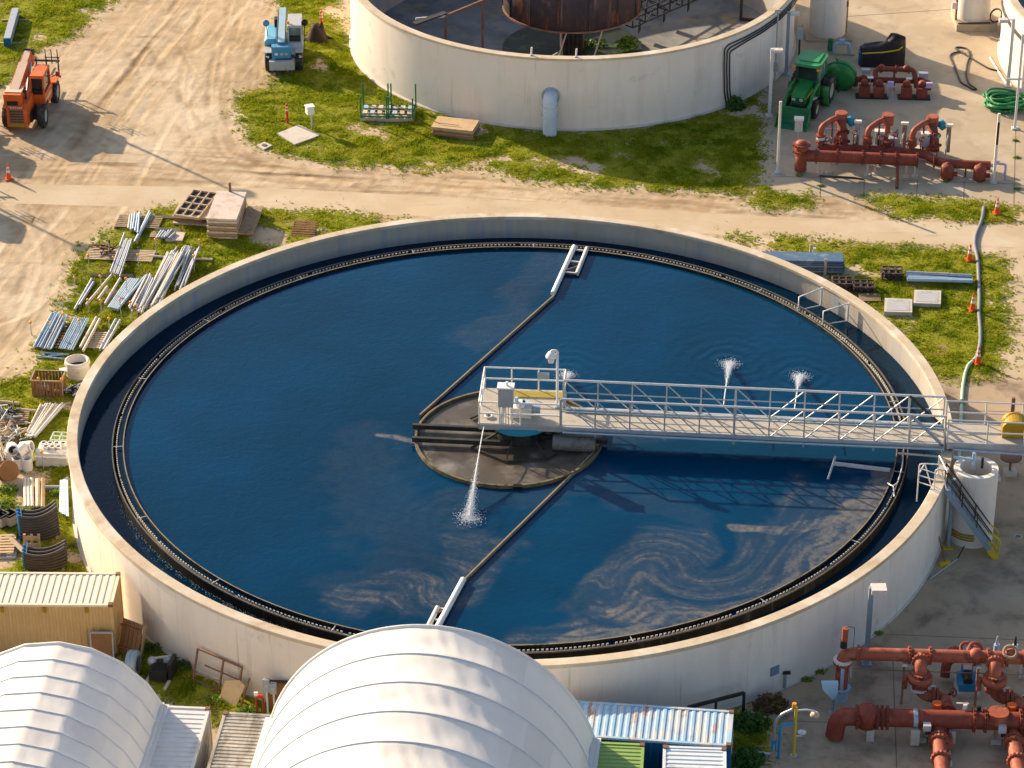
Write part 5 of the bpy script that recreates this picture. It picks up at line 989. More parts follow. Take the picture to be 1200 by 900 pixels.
# ------------------------------------------------------------------ things on the upper grass
def local_thing(name, label, cat, px, rz=0.0, group=None, z=0.0):
    p = G(*px, z); return thing(name, label, cat, (p.x, p.y, z), rz, group)
t = local_thing('pipe_rack', 'green steel stake rack holding cut pieces on a pallet by the empty tank', 'rack', (455, 136), math.radians(-3))
for k in range(5): MB().box((0, -.75+k*.36, .12), (3.1, .14, .2)).build('deck_plank', 'woodpale', t)
b = MB()
for x in (-1.5, 0, 1.5): b.bar((x, -.8, .3), (x, .8, .3), .08)
for y in (-.8, 0, .8): b.bar((-1.5, y, .34), (1.5, y, .34), .07)
for k in range(7): b.bar((-1.4+k*.45, -.8, .38), (-1.3+k*.45, .8, .38), .05)
b.build('frame', 'greenrack', t)
for x, y, h in ((-1.5, -.8, 1.55), (0, -.8, 1.6), (.1, -.8, 1.6), (1.5, -.8, 1.5), (-1.5, .8, 1.7), (-.05, .8, 1.7), (.12, .8, 1.7), (1.55, .8, 1.7)): MB().bar((x, y, .2), (x, y, h), .08).build('stake', 'greenrack', t)
for k in range(14): MB().box((-1.3+(k % 7)*.43, -.38+.72*(k//7), .42), (.26, .42, .05), random.uniform(-.08, .08)).build('cut_piece', ('formply', 'pipeblue', 'woodpale')[k % 3], t)
t = local_thing('plywood_stack', 'low stack of plywood sheets in the grass under the empty tank wall', 'plywood stack', (534, 156), math.radians(-14))
for k in range(7): MB().box((random.uniform(-.06, .06), random.uniform(-.06, .06), .06+k*.085), (2.45, 1.5, .07), random.uniform(-.03, .03)).build('sheet', 'plywood' if k > 4 else ('brownboard' if k % 2 else 'wood'), t)
MB().bar((-.9, -.3, .68), (.3, -.35, .68), .03).build('straight_edge', 'wood', t)
# ------------------------------------------------------------------ long bundles
def pipes(label, cat, group, ends, r, m_, z=.12, name='steel_pipe', n=8, sag=0.0):
    for (a, b_) in ends:
        z1 = z+random.uniform(0, sag); A = G(*a, z1); B = G(*b_, z1+random.uniform(-sag, sag)*.4); c = (A+B)/2
        mm = random.choice(m_) if isinstance(m_, list) else m_
        o = MB().tube([A-c, B-c], r, n).build(name, mm, None, c); tag(o, label, cat, group)
        if n == 8 and r > .06:
            d = (A-B).normalized()
            for e_ in (A, B): pass
def fan(a0, a1, b0, b1, k, j=1.0):
    """k lines from between a0..a1 to between b0..b1"""
    r = []
    for i in range(k):
        f = i/max(1, k-1); r.append(((a0[0]+(a1[0]-a0[0])*f+random.uniform(-j, j)*.5, a0[1]+(a1[1]-a0[1])*f+random.uniform(-j, j)*2), (b0[0]+(b1[0]-b0[0])*f+random.uniform(-j, j)*.5, b0[1]+(b1[1]-b0[1])*f+random.uniform(-j, j)*2)))
    return r
GPI = 'pipes stored on the left grass'
pipes('short pale blue pipe in the small bundle at the top edge of the left grass', 'pipe', GPI, fan((150, 269), (161, 271), (153, 252), (164, 249), 5), 0.055, ['pipeblue', 'pipepale', 'pipeblue'], .28)
pipes('long grey steel channel leaning past the small blue bundle at the top', 'beam', GPI, [((158, 284), (176, 248)), ((160, 281), (177, 250))], 0.088, 'bluesteel', .2, 'steel_channel')
pipes('grey pipe in the neat bundle lying across a pallet of pale boards', 'pipe', GPI, fan((131, 320), (140, 322), (146, 282), (155, 281), 7), 0.042, 'pipegrey', .38)
pipes('long grey pipe along the left side of the bundle on the pale pallet', 'pipe', GPI, [((129.5, 319), (146, 273))], 0.056, 'pipegrey', .4)
pipes('grey pipe of the leftmost pair in the middle row of the left grass', 'pipe', GPI, [((87.5, 363), (108, 327)), ((93, 358), (110, 331))], 0.080, 'pipegrey', .15)
pipes('single long pale pipe beside the leftmost pair in the left grass', 'pipe', GPI, [((101, 357), (131, 322))], 0.068, 'pipepale', .3)
pipes('short stubby pale pipe between two longer single pipes', 'pipe', GPI, [((115, 351), (126, 336))], 0.080, 'pipepale', .25)
pipes('single mid length pale pipe left of the flat blue grey row', 'pipe', GPI, [((123, 356), (141, 326))], 0.068, 'pipepale', .3)
pipes('grey blue pipe in the flat blue grey row of the left grass', 'pipe', GPI, fan((127, 361), (138, 363), (150, 327), (163, 327), 7, .2), 0.075, 'bluesteel', .22)
pipes('long pale blue pipe lying along the right of the flat row', 'pipe', GPI, [((139, 361), (171, 323))], 0.068, 'pipeblue', .24)
pipes('pale pipe in the loose bundle between the flat row and the longest pile', 'pipe', GPI, fan((151, 362), (168, 364), (172, 323), (182, 325), 14, 2.0), 0.05, ['pipepale', 'pipegrey'], .2, sag=.25)
pipes('grey pipe in the longest pile beside the tank rim', 'pipe', GPI, fan((163, 361), (190, 352), (196, 296), (222, 291), 24, 2.2), 0.05, ['pipegrey', 'pipegrey', 'pipepale'], .25, sag=.4)
pipes('grey pipe in the right hand end of the longest pile', 'pipe', GPI, fan((204, 336), (216, 337), (222, 294), (234, 293), 11, 2.0), 0.05, 'pipegrey', .3, sag=.3)
pipes('pale square tube in the big stack at the left end of the left grass', 'tube', GPI, fan((39, 406), (60, 409), (61, 366), (79, 369), 14, .4), 0.044, ['pipeblue', 'pipegrey'], 0.240, 'square_tube', 4, .25)
pipes('pale blue flat bar in the tidy stack next to the big tube stack', 'bar', GPI, fan((69, 408), (85, 410), (88, 372), (104, 373), 8, .1), 0.042, 'pipeblue', .30, 'flat_bar', 4, .05)
pipes('thin pale rod of the left pair above the wrapped bucket', 'rod', GPI, [((94, 407), (113, 372)), ((97.5, 411), (117, 374))], 0.072, ['pipepale', 'whitedirty'], .3)
pipes('thin grey rod of the right pair next to the tank rim', 'rod', GPI, [((117, 410), (136, 374)), ((121.5, 410), (141, 375))], 0.072, 'pipegrey', .25)
pipes('thin light blue tube lying crosswise left of the wrapped bucket', 'tube', GPI, [((42, 417), (79, 421)), ((47, 413), (74, 415)), ((56, 417), (80, 415))], 0.048, 'pipeblue', .1)
pipes('white tube in the splayed bundle below the wooden crate', 'tube', GPI, fan((30, 512), (41, 513), (48, 474), (76, 473), 11, .6), 0.05, ['whitedirty', 'pipepale', 'pipegrey'], 0.160, 'plastic_tube', 8, .2)
pipes('white pipe laid crosswise under the longest pile', 'pipe', GPI, [((173, 299.5), (198, 302)), ((228, 303), (249, 304))], 0.072, 'pipepale', .1)
pipes('grey conduit in the row against the tank wall above the black pipe rack', 'pipe', GPI, fan((70, 600), (80, 606), (71, 563), (79, 560), 7, .4), 0.034, 'bluesteel', .25)
pipes('thick grey pipe beside the golden timber left of the tank', 'pipe', GPI, fan((30, 594), (38, 594), (29, 561), (37, 561), 3, .2), 0.085, 'pipepale', .3)
pipes('golden timber in the bundle between grey pipes left of the tank', 'timber', GPI, fan((42.5, 594), (51, 594), (43, 561), (51, 561), 6, .5), 0.065, ['woodpale', 'plywood', 'whitedirty'], 0.240, 'timber', 4, .2)
pipes('white crosswise pipe between the timber bundle and the tank', 'pipe', GPI, [((53, 571), (71, 571))], 0.096, 'pipegrey', .2)
GS = 'timber sleepers under the stored pipes'
pipes('grey sleeper under the middle row of pipes', 'sleeper', GS, [((106, 322.5), (131, 323.5)), ((136, 323), (156, 323.5))], .12, 'wood', .08, 'sleeper', 4)
pipes('pale log lying in front of the wooden crate at the left edge', 'log', GS, [((20, 480), (42, 482)), ((5, 504), (32, 504.5)), ((0, 471), (22, 473))], .1, 'woodpale', .1, 'log', 7)
pipes('sleeper on the bare patch left of the tilted cell frame', 'sleeper', GS, [((183, 254), (206, 255)), ((182, 268.5), (213, 270))], .11, 'woodpale', .08, 'sleeper', 4)
pipes('short grey offcut on the small pale board', 'pipe', GPI, fan((183, 278), (198, 279), (189, 272), (205, 271), 6), .07, 'pipegrey', .2)
def pallet(label, px, rz, L=1.2, W_=1.0, m_='wood', tilt=0.0, n=7, z=0.0, name='pallet', group='wooden pallets'):
    t = local_thing(name, label, 'pallet', px, rz, group, z); t.rotation_euler[0] = tilt
    for i in range(n): MB().box((0, -W_/2+W_*(i+.5)/n, .13), (L, W_/n*.62, .025)).build('slat', m_, t)
    for x in (-L/2+.06, 0, L/2-.06): MB().box((x, 0, .06), (.1, W_, .11)).build('bearer', m_, t)
    return t
pallet('pale slatted pallet under the neat grey pipe bundle', (141, 301), -.1, 3.6, 1.3, 'woodpale'); pallet('pallet under the small blue bundle at the top', (163, 262), -.1, 2.4, 1.5, 'wood', z=.0)
pallet('slatted pallet between the two pale tube stacks', (66, 396), -.1, 1.6, 2.6, 'woodbrown', n=9); pallet('weathered pallet between the thin rods near the rim', (114, 401), -.05, 1.2, 1.7, 'woodpale', n=8)
pallet('pallet loaded with black scrap at the left edge', (9, 493), .05, 2.0, 1.3, 'wood'); pallet('brown slatted pallet lying tilted in the grass below the road', (357, 270), -.12, 1.3, 1.3, 'woodbrown', math.radians(14), z=.05)
pallet('golden pallet standing on end against the black pipe rack', (38, 642), -.02, .75, 1.35, 'plywood', math.radians(78), 4, .02); pallet('weathered pallet in front of the rusty lattice crates on the right grass', (1019, 351), -.04, 1.1, .8, 'wood')
pallet('pallet lying on the grey sheet at the left edge', (2, 640), .05, 1.2, 1.6, 'plywood', z=.08)
def scrap(label, px, r, n, mats, z=.15, name='scrap_heap'):
    t = local_thing(name, label, 'scrap', px)
    for k, m_ in enumerate(mats):
        b = MB()
        for i in range(n):
            a = Vector((random.gauss(0, r*.45), random.gauss(0, r*.4), z+abs(random.gauss(0, .12)))); d = Vector((random.gauss(0, 1), random.gauss(0, 1), random.gauss(0, .3))).normalized()*random.uniform(.15, .45)
            b.tube([a-d, a+d], random.uniform(.02, .05), 6)
        b.build('scrap_pieces', m_, t)
    MB().box((0, 0, .08), (r*1.2, r*.9, .14)).build('base_board', 'wood', t); return t
scrap('tangle of black scrap on the pallet at the left edge', (8, 490), .8, 16, ['black', 'pipegrey'], .25); scrap('pale scrap heap and rods left of the white rings', (8, 515), .9, 14, ['whitedirty', 'pipegrey', 'woodpale'], .25)
scrap('dark scrap on the end of the pale pallet under the pipe bundle', (127, 299), .55, 10, ['black', 'rustpale'], .3); scrap('small black scrap between the crate and the tank rim', (87, 461), .5, 12, ['black', 'pipegrey'])
scrap('pale rubble heap at the left edge above the cable reel', (3, 535), 1.1, 14, ['whitedirty', 'woodpale'], .2)
# crate, wrapped bucket, form panels
t = local_thing('wooden_crate', 'open slatted brown wooden crate near the tank rim', 'crate', (58, 460), math.radians(-4)); cw, cdp, chh = 1.45, .95, .95
for s in (-1, 1):
    b = MB()
    for i in range(9): b.box((-cw/2+.08+i*(cw-.16)/8, s*cdp/2, chh/2), (.11, .03, chh))
    b.build('side_slats', 'woodbrown', t); b = MB()
    for i in range(6): b.box((s*cw/2, -cdp/2+.08+i*(cdp-.16)/5, chh/2), (.03, .11, chh))
    b.build('end_slats', 'woodbrown', t); MB().box((0, s*(cdp/2+.02), chh-.02), (cw+.1, .07, .06)).build('top_rail', 'wood', t); MB().box((s*(cw/2+.02), 0, chh-.02), (.07, cdp, .06)).build('top_rail', 'wood', t)
MB().box((0, 0, .05), (cw, cdp, .06)).build('floor', 'woodbrown', t); b = MB()
for i in range(9): b.box((random.uniform(-.5, .5), random.uniform(-.3, .3), .25+random.random()*.3), (.18, .18, .12), random.random()*3)
b.build('contents', 'whitedirty', t)
t = local_thing('wrapped_bucket', 'white shrink wrapped round tub open at the top beside the rim', 'tub', (92, 441))
MB().lathe([(.50, 0), (.56, .12), (.53, .3), (.59, .45), (.56, .65), (.62, .8), (.6, .92), (.52, .95), (.47, .85), (.46, .3), (.01, .3)], 28).build('tub', 'whitedirty', t); MB().lathe([(.01, .55), (.465, .55)], 20).build('contents', 'darkcell', t)
b = MB(); b.lathe([(.57, 0), (.63, .05), (.57, .1)], 28, (0, 0, .72)); b.build('wrap_fold', 'white', t); MB().box((-.72, -.1, .4), (.3, .4, .06), .3).build('loose_flap', 'white', t)
t = local_thing('form_panel_stack', 'tall stack of timber form panels below the road', 'panel stack', (263, 274), math.radians(-4.5)); p0 = G(263, 243, 1.25)
for k in range(8):
    MB().box((random.uniform(-.03, .03), 1.0+random.uniform(-.04, .04), .10+k*.155), (1.62, 3.3, .12), random.uniform(-.012, .012)).build('panel', 'formply' if k > 5 else ('wood' if k % 2 else 'woodpale'), t)
MB().tube([(-.05, 2.6, 1.25), (-.05, 2.65, 1.75)], .07, 8).build('lifting_post', 'woodbrown', t)
t = local_thing('cell_frame', 'timber frame with twelve dark square cells tilted on a pallet', 'frame', (223, 262), math.radians(-8))
fr = MB(); CW, CD = 1.4, 2.75; mt = Matrix.Rotation(.07, 3, 'X') @ Matrix.Rotation(-.16, 3, 'Z'); ctr = Vector((.13, .98, .68))
for i in range(4): fr.box(ctr+mt @ Vector((-CW/2+CW*i/3, 0, 0)), (.06, CD, .14), m=mt)
for i in range(5): fr.box(ctr+mt @ Vector((0, -CD/2+CD*i/4, 0)), (CW+.06, .07, .14), m=mt)
fr.build('frame', 'woodpale', t); fr = MB()
fr.box(ctr+mt @ Vector((0, 0, -.05)), (CW-.02, CD-.02, .03), m=mt); fr.build('cell_backing', 'darkcell', t)
for k in range(3): MB().box((.15, .75, .12+k*.2), (2.05, 2.2, .1)).build('pallet_board', 'woodpale' if k != 1 else 'redmark', t) if k != 1 else MB().box((-.1, .75, .3), (1.6, 1.7, .24)).build('pallet_core', 'brownboard', t)
t = local_thing('plank_panel', 'grey plank panel lying low beside the tall stack of form panels', 'panel', (293, 266), math.radians(-7)); MB().box((0, .2, .3), (.85, 2.9, .08), m=Matrix.Rotation(.06, 3, 'X')).build('panel', 'wood', t); MB().box((0, .2, .12), (.7, 2.6, .2)).build('bearers', 'woodbrown', t)
t = local_thing('small_board', 'small pale square board under grey offcuts', 'board', (206, 279), -.1); MB().box((0, 0, .08), (.9, 1.0, .1)).build('board', 'formply', t); MB().box((-.8, .2, .05), (1.2, .7, .08)).build('shelf', 'wood', t)
# orange capped stakes
GK = 'orange capped stakes round the stored pipes'
for i, (x, y) in enumerate([(104.5, 314), (183.5, 300), (163, 318), (88.5, 340), (119, 343), (149, 346), (134, 316), (74.5, 370), (119.5, 372), (104, 366), (142, 371), (154.5, 374), (161, 372), (94.5, 395), (129, 393), (37, 393), (58.5, 397), (76, 388), (235, 296), (47, 464), (74, 465), (25.5, 549), (51, 551), (228, 319)]):
    b = MB(); p = G(x, y); t = thing('survey_stake', 'thin stake with an orange cap among the stored pipes', 'stake', (p.x, p.y, 0), 0, GK); hh = .95 if i % 3 else .7
    MB().tube([(0, 0, 0), (0, 0, hh)], .022, 6).build('stake', 'pipegrey', t); MB().lathe([(.01, hh+.11), (.07, hh+.08), (.085, hh), (.03, hh-.02)], 10).build('cap', 'amber', t)
# white rings, bagged block, reel
k = 0
GW = 'white concrete rings stacked beside the cable reel'
for x, y, z in [(13.5, 540, 0), (22.5, 541, 0), (32.5, 541, 0), (22, 549, 0), (32, 549.5, 0), (15, 531, .62), (31, 529, .62), (25, 533, .62)]:
    p = G(x, y, z); t = thing('pipe_ring', 'white ring of the upper tier, lying askew on the lower ones' if z else 'white ring of the lower tier beside the cable reel', 'ring', (p.x, p.y, z), 0, GW)
    ax = (0, 0, 1) if not z else (math.cos(k*1.1-.5), math.sin(k*1.1-.5), .25); c_ = (0, 0, 0) if not z else (0, 0, .24); k += 1
    b = MB(); b.lathe([(.21, 0 if not z else -.25), (.27, 0 if not z else -.25), (.27, .6 if not z else .3), (.21, .6 if not z else .3)], 20, c_, axis=ax, closed=True, smooth=False); b.build('ring', 'white', t); b = MB(); b.lathe([(.01, .3 if not z else .0), (.21, .3 if not z else .0)], 16, c_, axis=ax); b.build('hollow_shade', 'darkcell', t)  # dark disc across the bore stands in for the shade inside
t = local_thing('pipe_block', 'white bagged block of round moulds next to the tank wall', 'block', (61, 546), -.05); MB().box((0, .45, .34), (1.5, 1.1, .68), taper=.93).build('block', 'whitedirty', t)
for i in range(7): x, y = (-.45+.3*(i % 4)+(.15 if i > 3 else 0), .7-.32*(i//4)); MB().lathe([(.105, .68), (.14, .68), (.14, .86), (.105, .86)], 16, (x, y, 0), closed=True, smooth=False).build('mould', 'white', t); MB().lathe([(.01, .82), (.105, .82)], 12, (x, y, 0)).build('hole_shade', 'darkcell', t)  # dark disc in each mould paints the shade of its opening
b = MB(); b.add([(-.75, -.15, .55), (.75, -.15, .5), (.72, .3, .74), (.2, .1, .78), (-.3, .2, .72), (-.72, .3, .78)], [(0, 1, 2, 3, 4, 5)]); b.build('wrap', 'white', t)
t = local_thing('light_rack', 'small pale green open rack against the tank wall', 'rack', (72, 524), -.1); b = MB()
for x in (-.4, 0, .4):
    b.bar((x, -.35, 0), (x, -.35, .6), .05); b.bar((x, .35, 0), (x, .35, .6), .05); b.bar((x, -.35, .6), (x, .35, .6), .05)
for y in (-.35, 0, .35): b.bar((-.4, y, .6), (.4, y, .6), .05)
b.build('frame', 'hosepale', t); MB().box((0, 0, .1), (.8, .7, .06)).build('shelf', 'lightblue', t)
t = local_thing('cable_reel', 'brown wooden cable reel lying beside the white rings', 'reel', (9, 562), .3); ax = (.3, -.85, .45)
for s in (-1, 1): b = MB(); b.lathe([(.01, s*.26-.03), (.48, s*.26-.03), (.48, s*.26+.03), (.01, s*.26+.03)], 28, (0, 0, .47), axis=ax, smooth=False); b.build('flange', 'brownboard', t)
b = MB(); b.lathe([(.25, -.24), (.25, .24)], 20, (0, 0, .47), axis=ax); b.build('core', 'woodbrown', t); b = MB(); b.lathe([(.01, .30), (.06, .30), (.06, .33), (.01, .33)], 12, (0, 0, .47), axis=tuple(-x for x in ax)); b.build('hub', 'black', t)
def curved_rack(label, pxl, pxr, rows, px_h, cap=True):
    A = G(*pxl); B = G(*pxr); c = (A+B)/2; d = B-A; L = d.length; t = thing('bent_pipe_rack', label, 'pipe rack', (c.x, c.y, 0), math.atan2(d.y, d.x), 'racks of bent black pipe'); rr = .075
    for lay in range(3):
        for k in range(rows):
            pts = []
            for i in range(9):
                u = i/8*2-1; pts.append((u*L/2, lay*.28-.25*(1-u*u)*1.2+.1, rr+k*rr*1.85+.05+ (u*.12+.12*u*u)*(k/rows)))
            o = MB().tube(pts, rr, 8).build('bent_pipe', 'corrpipe', t)
            if cap: MB().tube([Vector(pts[0])+Vector((-.06, 0, 0)), Vector(pts[0])+Vector((.02, 0, 0))], rr*1.15, 8).build('end_cap', 'bluecap', o)
    for f in (-.85, .85): MB().bar((f*L/2, -.3, 0), (f*L/2, .75, 0.02), .12).build('bearer', 'wood', t); MB().bar((f*L/2, -.05, rows*rr*1.85), (f*L/2, .75, rows*rr*1.85+.15), .04).build('strap', 'bluecap' if cap else 'white', t)
curved_rack('tall rack of bent black pipes with blue ends left of the tank', (25, 634), (70, 628), 9, 0)
curved_rack('lower rack of bent black pipes just behind the tan container', (29, 668), (78, 666), 6, 0)
for x, y, lb in ((3, 617, 'black square bin at the left edge of the picture'), (13, 616, 'black square bin right of the other by the bent pipes')):
    t = local_thing('black_bin', lb, 'bin', (x, y), .1, 'black bins left of the bent pipes'); b = MB(); b.lathe([(.28, 0), (.34, .7), (.38, .72), (.30, .7), (.26, .2), (.01, .2)], 4, smooth=False); b.build('bin', 'black', t); MB().lathe([(.29, .1), (.345, .6)], 4, (0, 0, 0), smooth=False).build('label_band', 'congrey', t)
t = local_thing('grey_sheet', 'grey steel sheet lying under the pallet at the left edge', 'sheet', (4, 642), .0); MB().box((0, 0, .04), (1.35, 1.9, .05)).build('sheet', 'greypaint', t); MB().box((0, -.9, .05), (1.3, .06, .1)).build('lip', 'steel', t)
t = local_thing('long_plank', 'pale curled plank behind the lower bent pipe rack', 'plank', (20, 645), -.5); MB().tube([(-.5, .3, .3), (.2, 0, .2), (1.1, -.35, .08)], .13, 4).build('plank', 'woodpale', t); MB().box((-.2, .2, .05), (.3, .3, .1)).build('chock', 'wood', t)
for i, (x, y, r) in enumerate([(8, 575, .7), (5, 593, .6), (66, 580, .4), (20, 630, .35)]):
    shrub('weed_clump', ['bright weed clump left of the thick grey pipes', 'bright weed clump low at the left edge above the bins', 'small weed clump between timber bundle and grey conduits', 'small weed clump at the foot of the standing pallet'][i], (x, y), (r, r*.8, .35), 260, 'leafbright', .09, 'weed')
# ------------------------------------------------------------------ right grass
t = local_thing('blue_board_stack', 'stack of long dark blue boards strapped beside the tank rim', 'board stack', (957, 321), math.radians(-3)); 
for k in range(5): MB().box((-.7+random.uniform(-.05, .05), .42, .16+k*.145), (4.2, 1.0, .12)).build('board', 'bluebeam', t)
for k in range(4): MB().box((-.7+random.uniform(-.03, .06), -.07+.02*(k % 2), .18+k*.15), (4.1, .05, .05)).build('board_edge', 'pipegrey', t)
MB().box((.42, -.12, .45), (.14, .06, 1.0)).build('strap_post', 'woodpale', t); MB().box((-1.9, .3, .05), (.12, 1.1, .1)).build('bearer', 'wood', t); MB().box((1.1, .3, .05), (.12, 1.1, .1)).build('bearer', 'wood', t)
for x, y, tp, m_, lb in ((949.5, 301, 287, 'woodpale', 'wooden stake standing behind the blue board stack'), (953.5, 301, 291, 'white', 'short white pipe standing behind the blue board stack'), (910.5, 303, 296, 'woodpale', 'short wooden stub at the left end of the blue boards')):
    p = G(x, y); t = thing('stake', lb, 'stake', (p.x, p.y, 0)); h = zat(p, tp); MB().bar((0, 0, 0), (.02, 0, h), .13).build('post', m_, t); MB().box((.02, 0, h+.01), (.12, .12, .02)).build('top', 'wood' if m_ != 'white' else 'coneb', t)
pipes('blue grey steel tube in the bundle lying on the right hand grass', 'tube', 'steel tubes on the right grass', fan((1062, 319), (1063, 327), (1139, 323), (1140, 330), 6, .3), .10, ['pipegrey', 'pipeblue'], .22, sag=.2)
for x, y, lb in ((1045, 325, 'rusty red lattice crate left of the blue grey tubes'), (1012, 341, 'rusty red lattice crate above the two concrete lids'), (987, 337, 'rusty lattice crate half hidden by the tank rim')):
    t = local_thing('rusty_crate', lb, 'crate', (x, y), -.06, 'rusty lattice crates'); b = MB(); L, W_, H = 1.05, .8, .42
    for i in range(4):
        for zz in (.06, H): b.bar((-L/2+L*i/3, -W_/2, zz), (-L/2+L*i/3, W_/2, zz), .07)
        for yy in (-W_/2, W_/2): b.bar((-L/2+L*i/3, yy, 0), (-L/2+L*i/3, yy, H), .07)
    for yy in (-W_/2, 0, W_/2):
        for zz in (.06, H): b.bar((-L/2, yy, zz), (L/2, yy, zz), .07)
    b.build('lattice', 'rust', t); b = MB(); b.box((0, 0, .2), (.8, .55, .24)); b.build('contents', 'darkcell', t); MB().box((.15, .05, .36), (.3, .3, .1), .3).build('lump', 'rust', t)
p0 = G(1153, 244, .06); t = thing('grey_hose', 'long grey lay flat hose running across the road and down the right grass', 'hose', p0)
MB().tube(fillet([G(x, y, .06)-p0 for x, y in [(1153, 243), (1151, 258), (1143, 276), (1142, 288), (1146, 303), (1147, 330), (1148, 350), (1147, 365), (1149, 385), (1149, 400), (1147, 412), (1143, 421)]], 1.2, 5), .10, 10).build('hose', 'hosegrey', t); MB().tube([G(1144, 420, .08)-p0, G(1141, 423, .08)-p0], .12, 10).build('coupling', 'steel', t)
p0 = G(1140, 423, .06); t = thing('green_hose', 'pale green hose curling from the grey one under the footbridge', 'hose', p0)
MB().tube(fillet([G(x, y, .06)-p0 for x, y in [(1142, 422), (1135, 427), (1131, 437), (1128, 455), (1127, 475), (1126, 500), (1124, 535), (1124, 550)]], .8, 5), .085, 10).build('hose', 'hosepale', t); MB().tube([G(1127, 470, .06)-p0, G(1127, 474, .06)-p0], .11, 10).build('coupling', 'greenrack', t)
# ------------------------------------------------------------------ upper right pad
t = local_thing('tarp_machine', 'machine covered by a black tarp with a yellow strap', 'covered machine', (1033, 74), -.05)
b = MB(); sec = [(-1.3, .55, 1.0), (-1.1, .62, 1.15), (-.3, .62, 1.2), (.15, .6, 1.35), (.5, .58, 1.75), (.85, .5, 1.85), (1.3, .42, 1.65), (1.35, .4, 1.0)]; vs = []; n_ = 11
for (x, hw, h) in sec:
    for j in range(n_): a = PI*j/(n_-1); vs.append((x+.05*math.sin(j*3+x*7), -hw*math.cos(a)*(1.12 if j in (0, n_-1) else 1), h*min(1, math.sin(a)*1.35)*(1+.05*math.sin(j*2.3+x*9))))
b.add(vs, [(i*n_+j, i*n_+j+1, (i+1)*n_+j+1, (i+1)*n_+j) for i in range(len(sec)-1) for j in range(n_-1)]+[tuple(range(n_)), tuple(range((len(sec)-1)*n_, len(sec)*n_))][::1], True); b.build('tarp', 'tarp', t)
MB().tube(fillet([(-1.25, -.68, .9), (0, -.70, 1.0), (.9, -.66, 1.15), (1.15, -.6, 1.35)], .3), .045, 6).build('strap', 'yellow', t); MB().box((-1.35, -.2, .45), (.12, .5, .8)).build('blue_panel', 'conblue', t)
p0 = G(970, 44); t = thing('storage_vessel', 'tall white cylinder vessel behind the tractor', 'vessel', (p0.x, p0.y+.6, 0)); MB().lathe([(1.1, 0), (1.12, .05), (1.1, 6.2), (.9, 6.4), (.01, 6.5)], 48).build('shell', 'stucco', t); MB().box((0, 0, .06), (2.8, 2.6, .14)).build('plinth', 'pad', t)
MB().box((1.15, -.1, 2.0), (.15, .2, .3)).build('gauge', 'rustpale', t); MB().tube([(1.18, -.1, 0), (1.18, -.1, 3.2)], .05, 8).build('drain_pipe', 'wood', t)
t = local_thing('pipe_bridge', 'pale blue arched pipe with a green motor at the foot of the white vessel', 'pump', (985, 64), -.1); MB().tube(fillet([(-.35, 0, 0), (-.35, 0, .75), (.5, 0, .75), (.5, 0, 0)], .2), .11, 10).build('pipe', 'pipeblue', t); MB().tube([(-.65, .1, .2), (-.65, .1, .95)], .16, 12).build('motor', 'greenrack', t); MB().box((.05, 0, .9), (.3, .25, .2)).build('valve_top', 'pipeblue', t); MB().box((0, .1, .05), (1.7, .5, .1)).build('base', 'pad', t)
p0 = G(1141, 30); t = thing('storage_vessel', 'white cylinder vessel on a concrete base beside the edge tank', 'vessel', (p0.x, p0.y+.5, 0)); MB().lathe([(1.05, .45), (1.05, 6.0), (.01, 6.3)], 48).build('shell', 'stucco', t); MB().box((.05, -.1, .22), (2.5, 2.6, .45)).build('plinth', 'pad', t); MB().tube([(-1.15, -.6, .4), (-1.15, -.6, 2.6)], .07, 8).build('drain_pipe', 'rustpale', t); MB().box((-1.3, -.6, 1.4), (.3, .2, .4)).build('valve_box', 'whitedirty', t); MB().tube([(-1.1, -1.25, .47), (0, -1.3, .5), (.9, -1.2, .47)], .05, 6).build('ground_hose', 'hoseblack', t)
for i in range(3): MB().lathe([(.40, -.04), (.45, 0), (.40, .04)], 20, (1.25, -1.0+.06*i, .85), axis=(.4, -1, .1)).build('hose_ring', 'hoseblack', t)
p0 = G(1140, 80, .04); t = thing('black_hose', 'loop of thin black hose lying on the sunlit concrete', 'hose', p0)
MB().tube(fillet([G(x, y, .05)-p0 for x, y in [(1172, 83), (1160, 81), (1146, 73), (1135, 66), (1124, 60), (1119, 56), (1124, 55), (1134, 57), (1137, 64), (1133, 76), (1132, 88), (1135, 98), (1141, 102), (1145, 105), (1140, 105), (1134, 101), (1126, 97), (1121, 84), (1114, 69), (1113, 65), (1117, 62), (1126, 60)]], .5, 4), .055, 8).build('hose', 'hoseblack', t); MB().tube([G(1126, 60, .08)-p0, G(1128, 59.5, .08)-p0], .08, 8).build('nozzle', 'steel', t)
t = local_thing('hose_coil', 'heap of coiled bright green hose by the edge tank', 'hose coil', (1179, 124), 0)
for k in range(16):
    pts = []; ph = k*.7; 
    for i in range(28): a = 2*PI*i/28; pts.append((1.15*math.cos(a)*(1-.04*(k % 4))+.22*math.sin(ph*2.3)+.1*math.sin(a*3+ph), .98*math.sin(a)*(1-.09*(k % 6))+.42*math.cos(ph*1.7)+.07*math.cos(a*4+ph), .08+.035*k+.07*math.sin(a*2+ph)))
    MB().tube(pts, .07, 7, closed=True).build('coil', 'hosegreen', t)
t = local_thing('white_batten', 'thin white batten lying at the foot of the edge tank', 'batten', (1170, 80), 0); a, c = G(1159, 66, .05)-t.location, G(1179, 98, .05)-t.location; MB().bar(a, c, .1, .06).build('batten', 'white', t); MB().box(a, (.15, .15, .08)).build('end_block', 'steel', t)
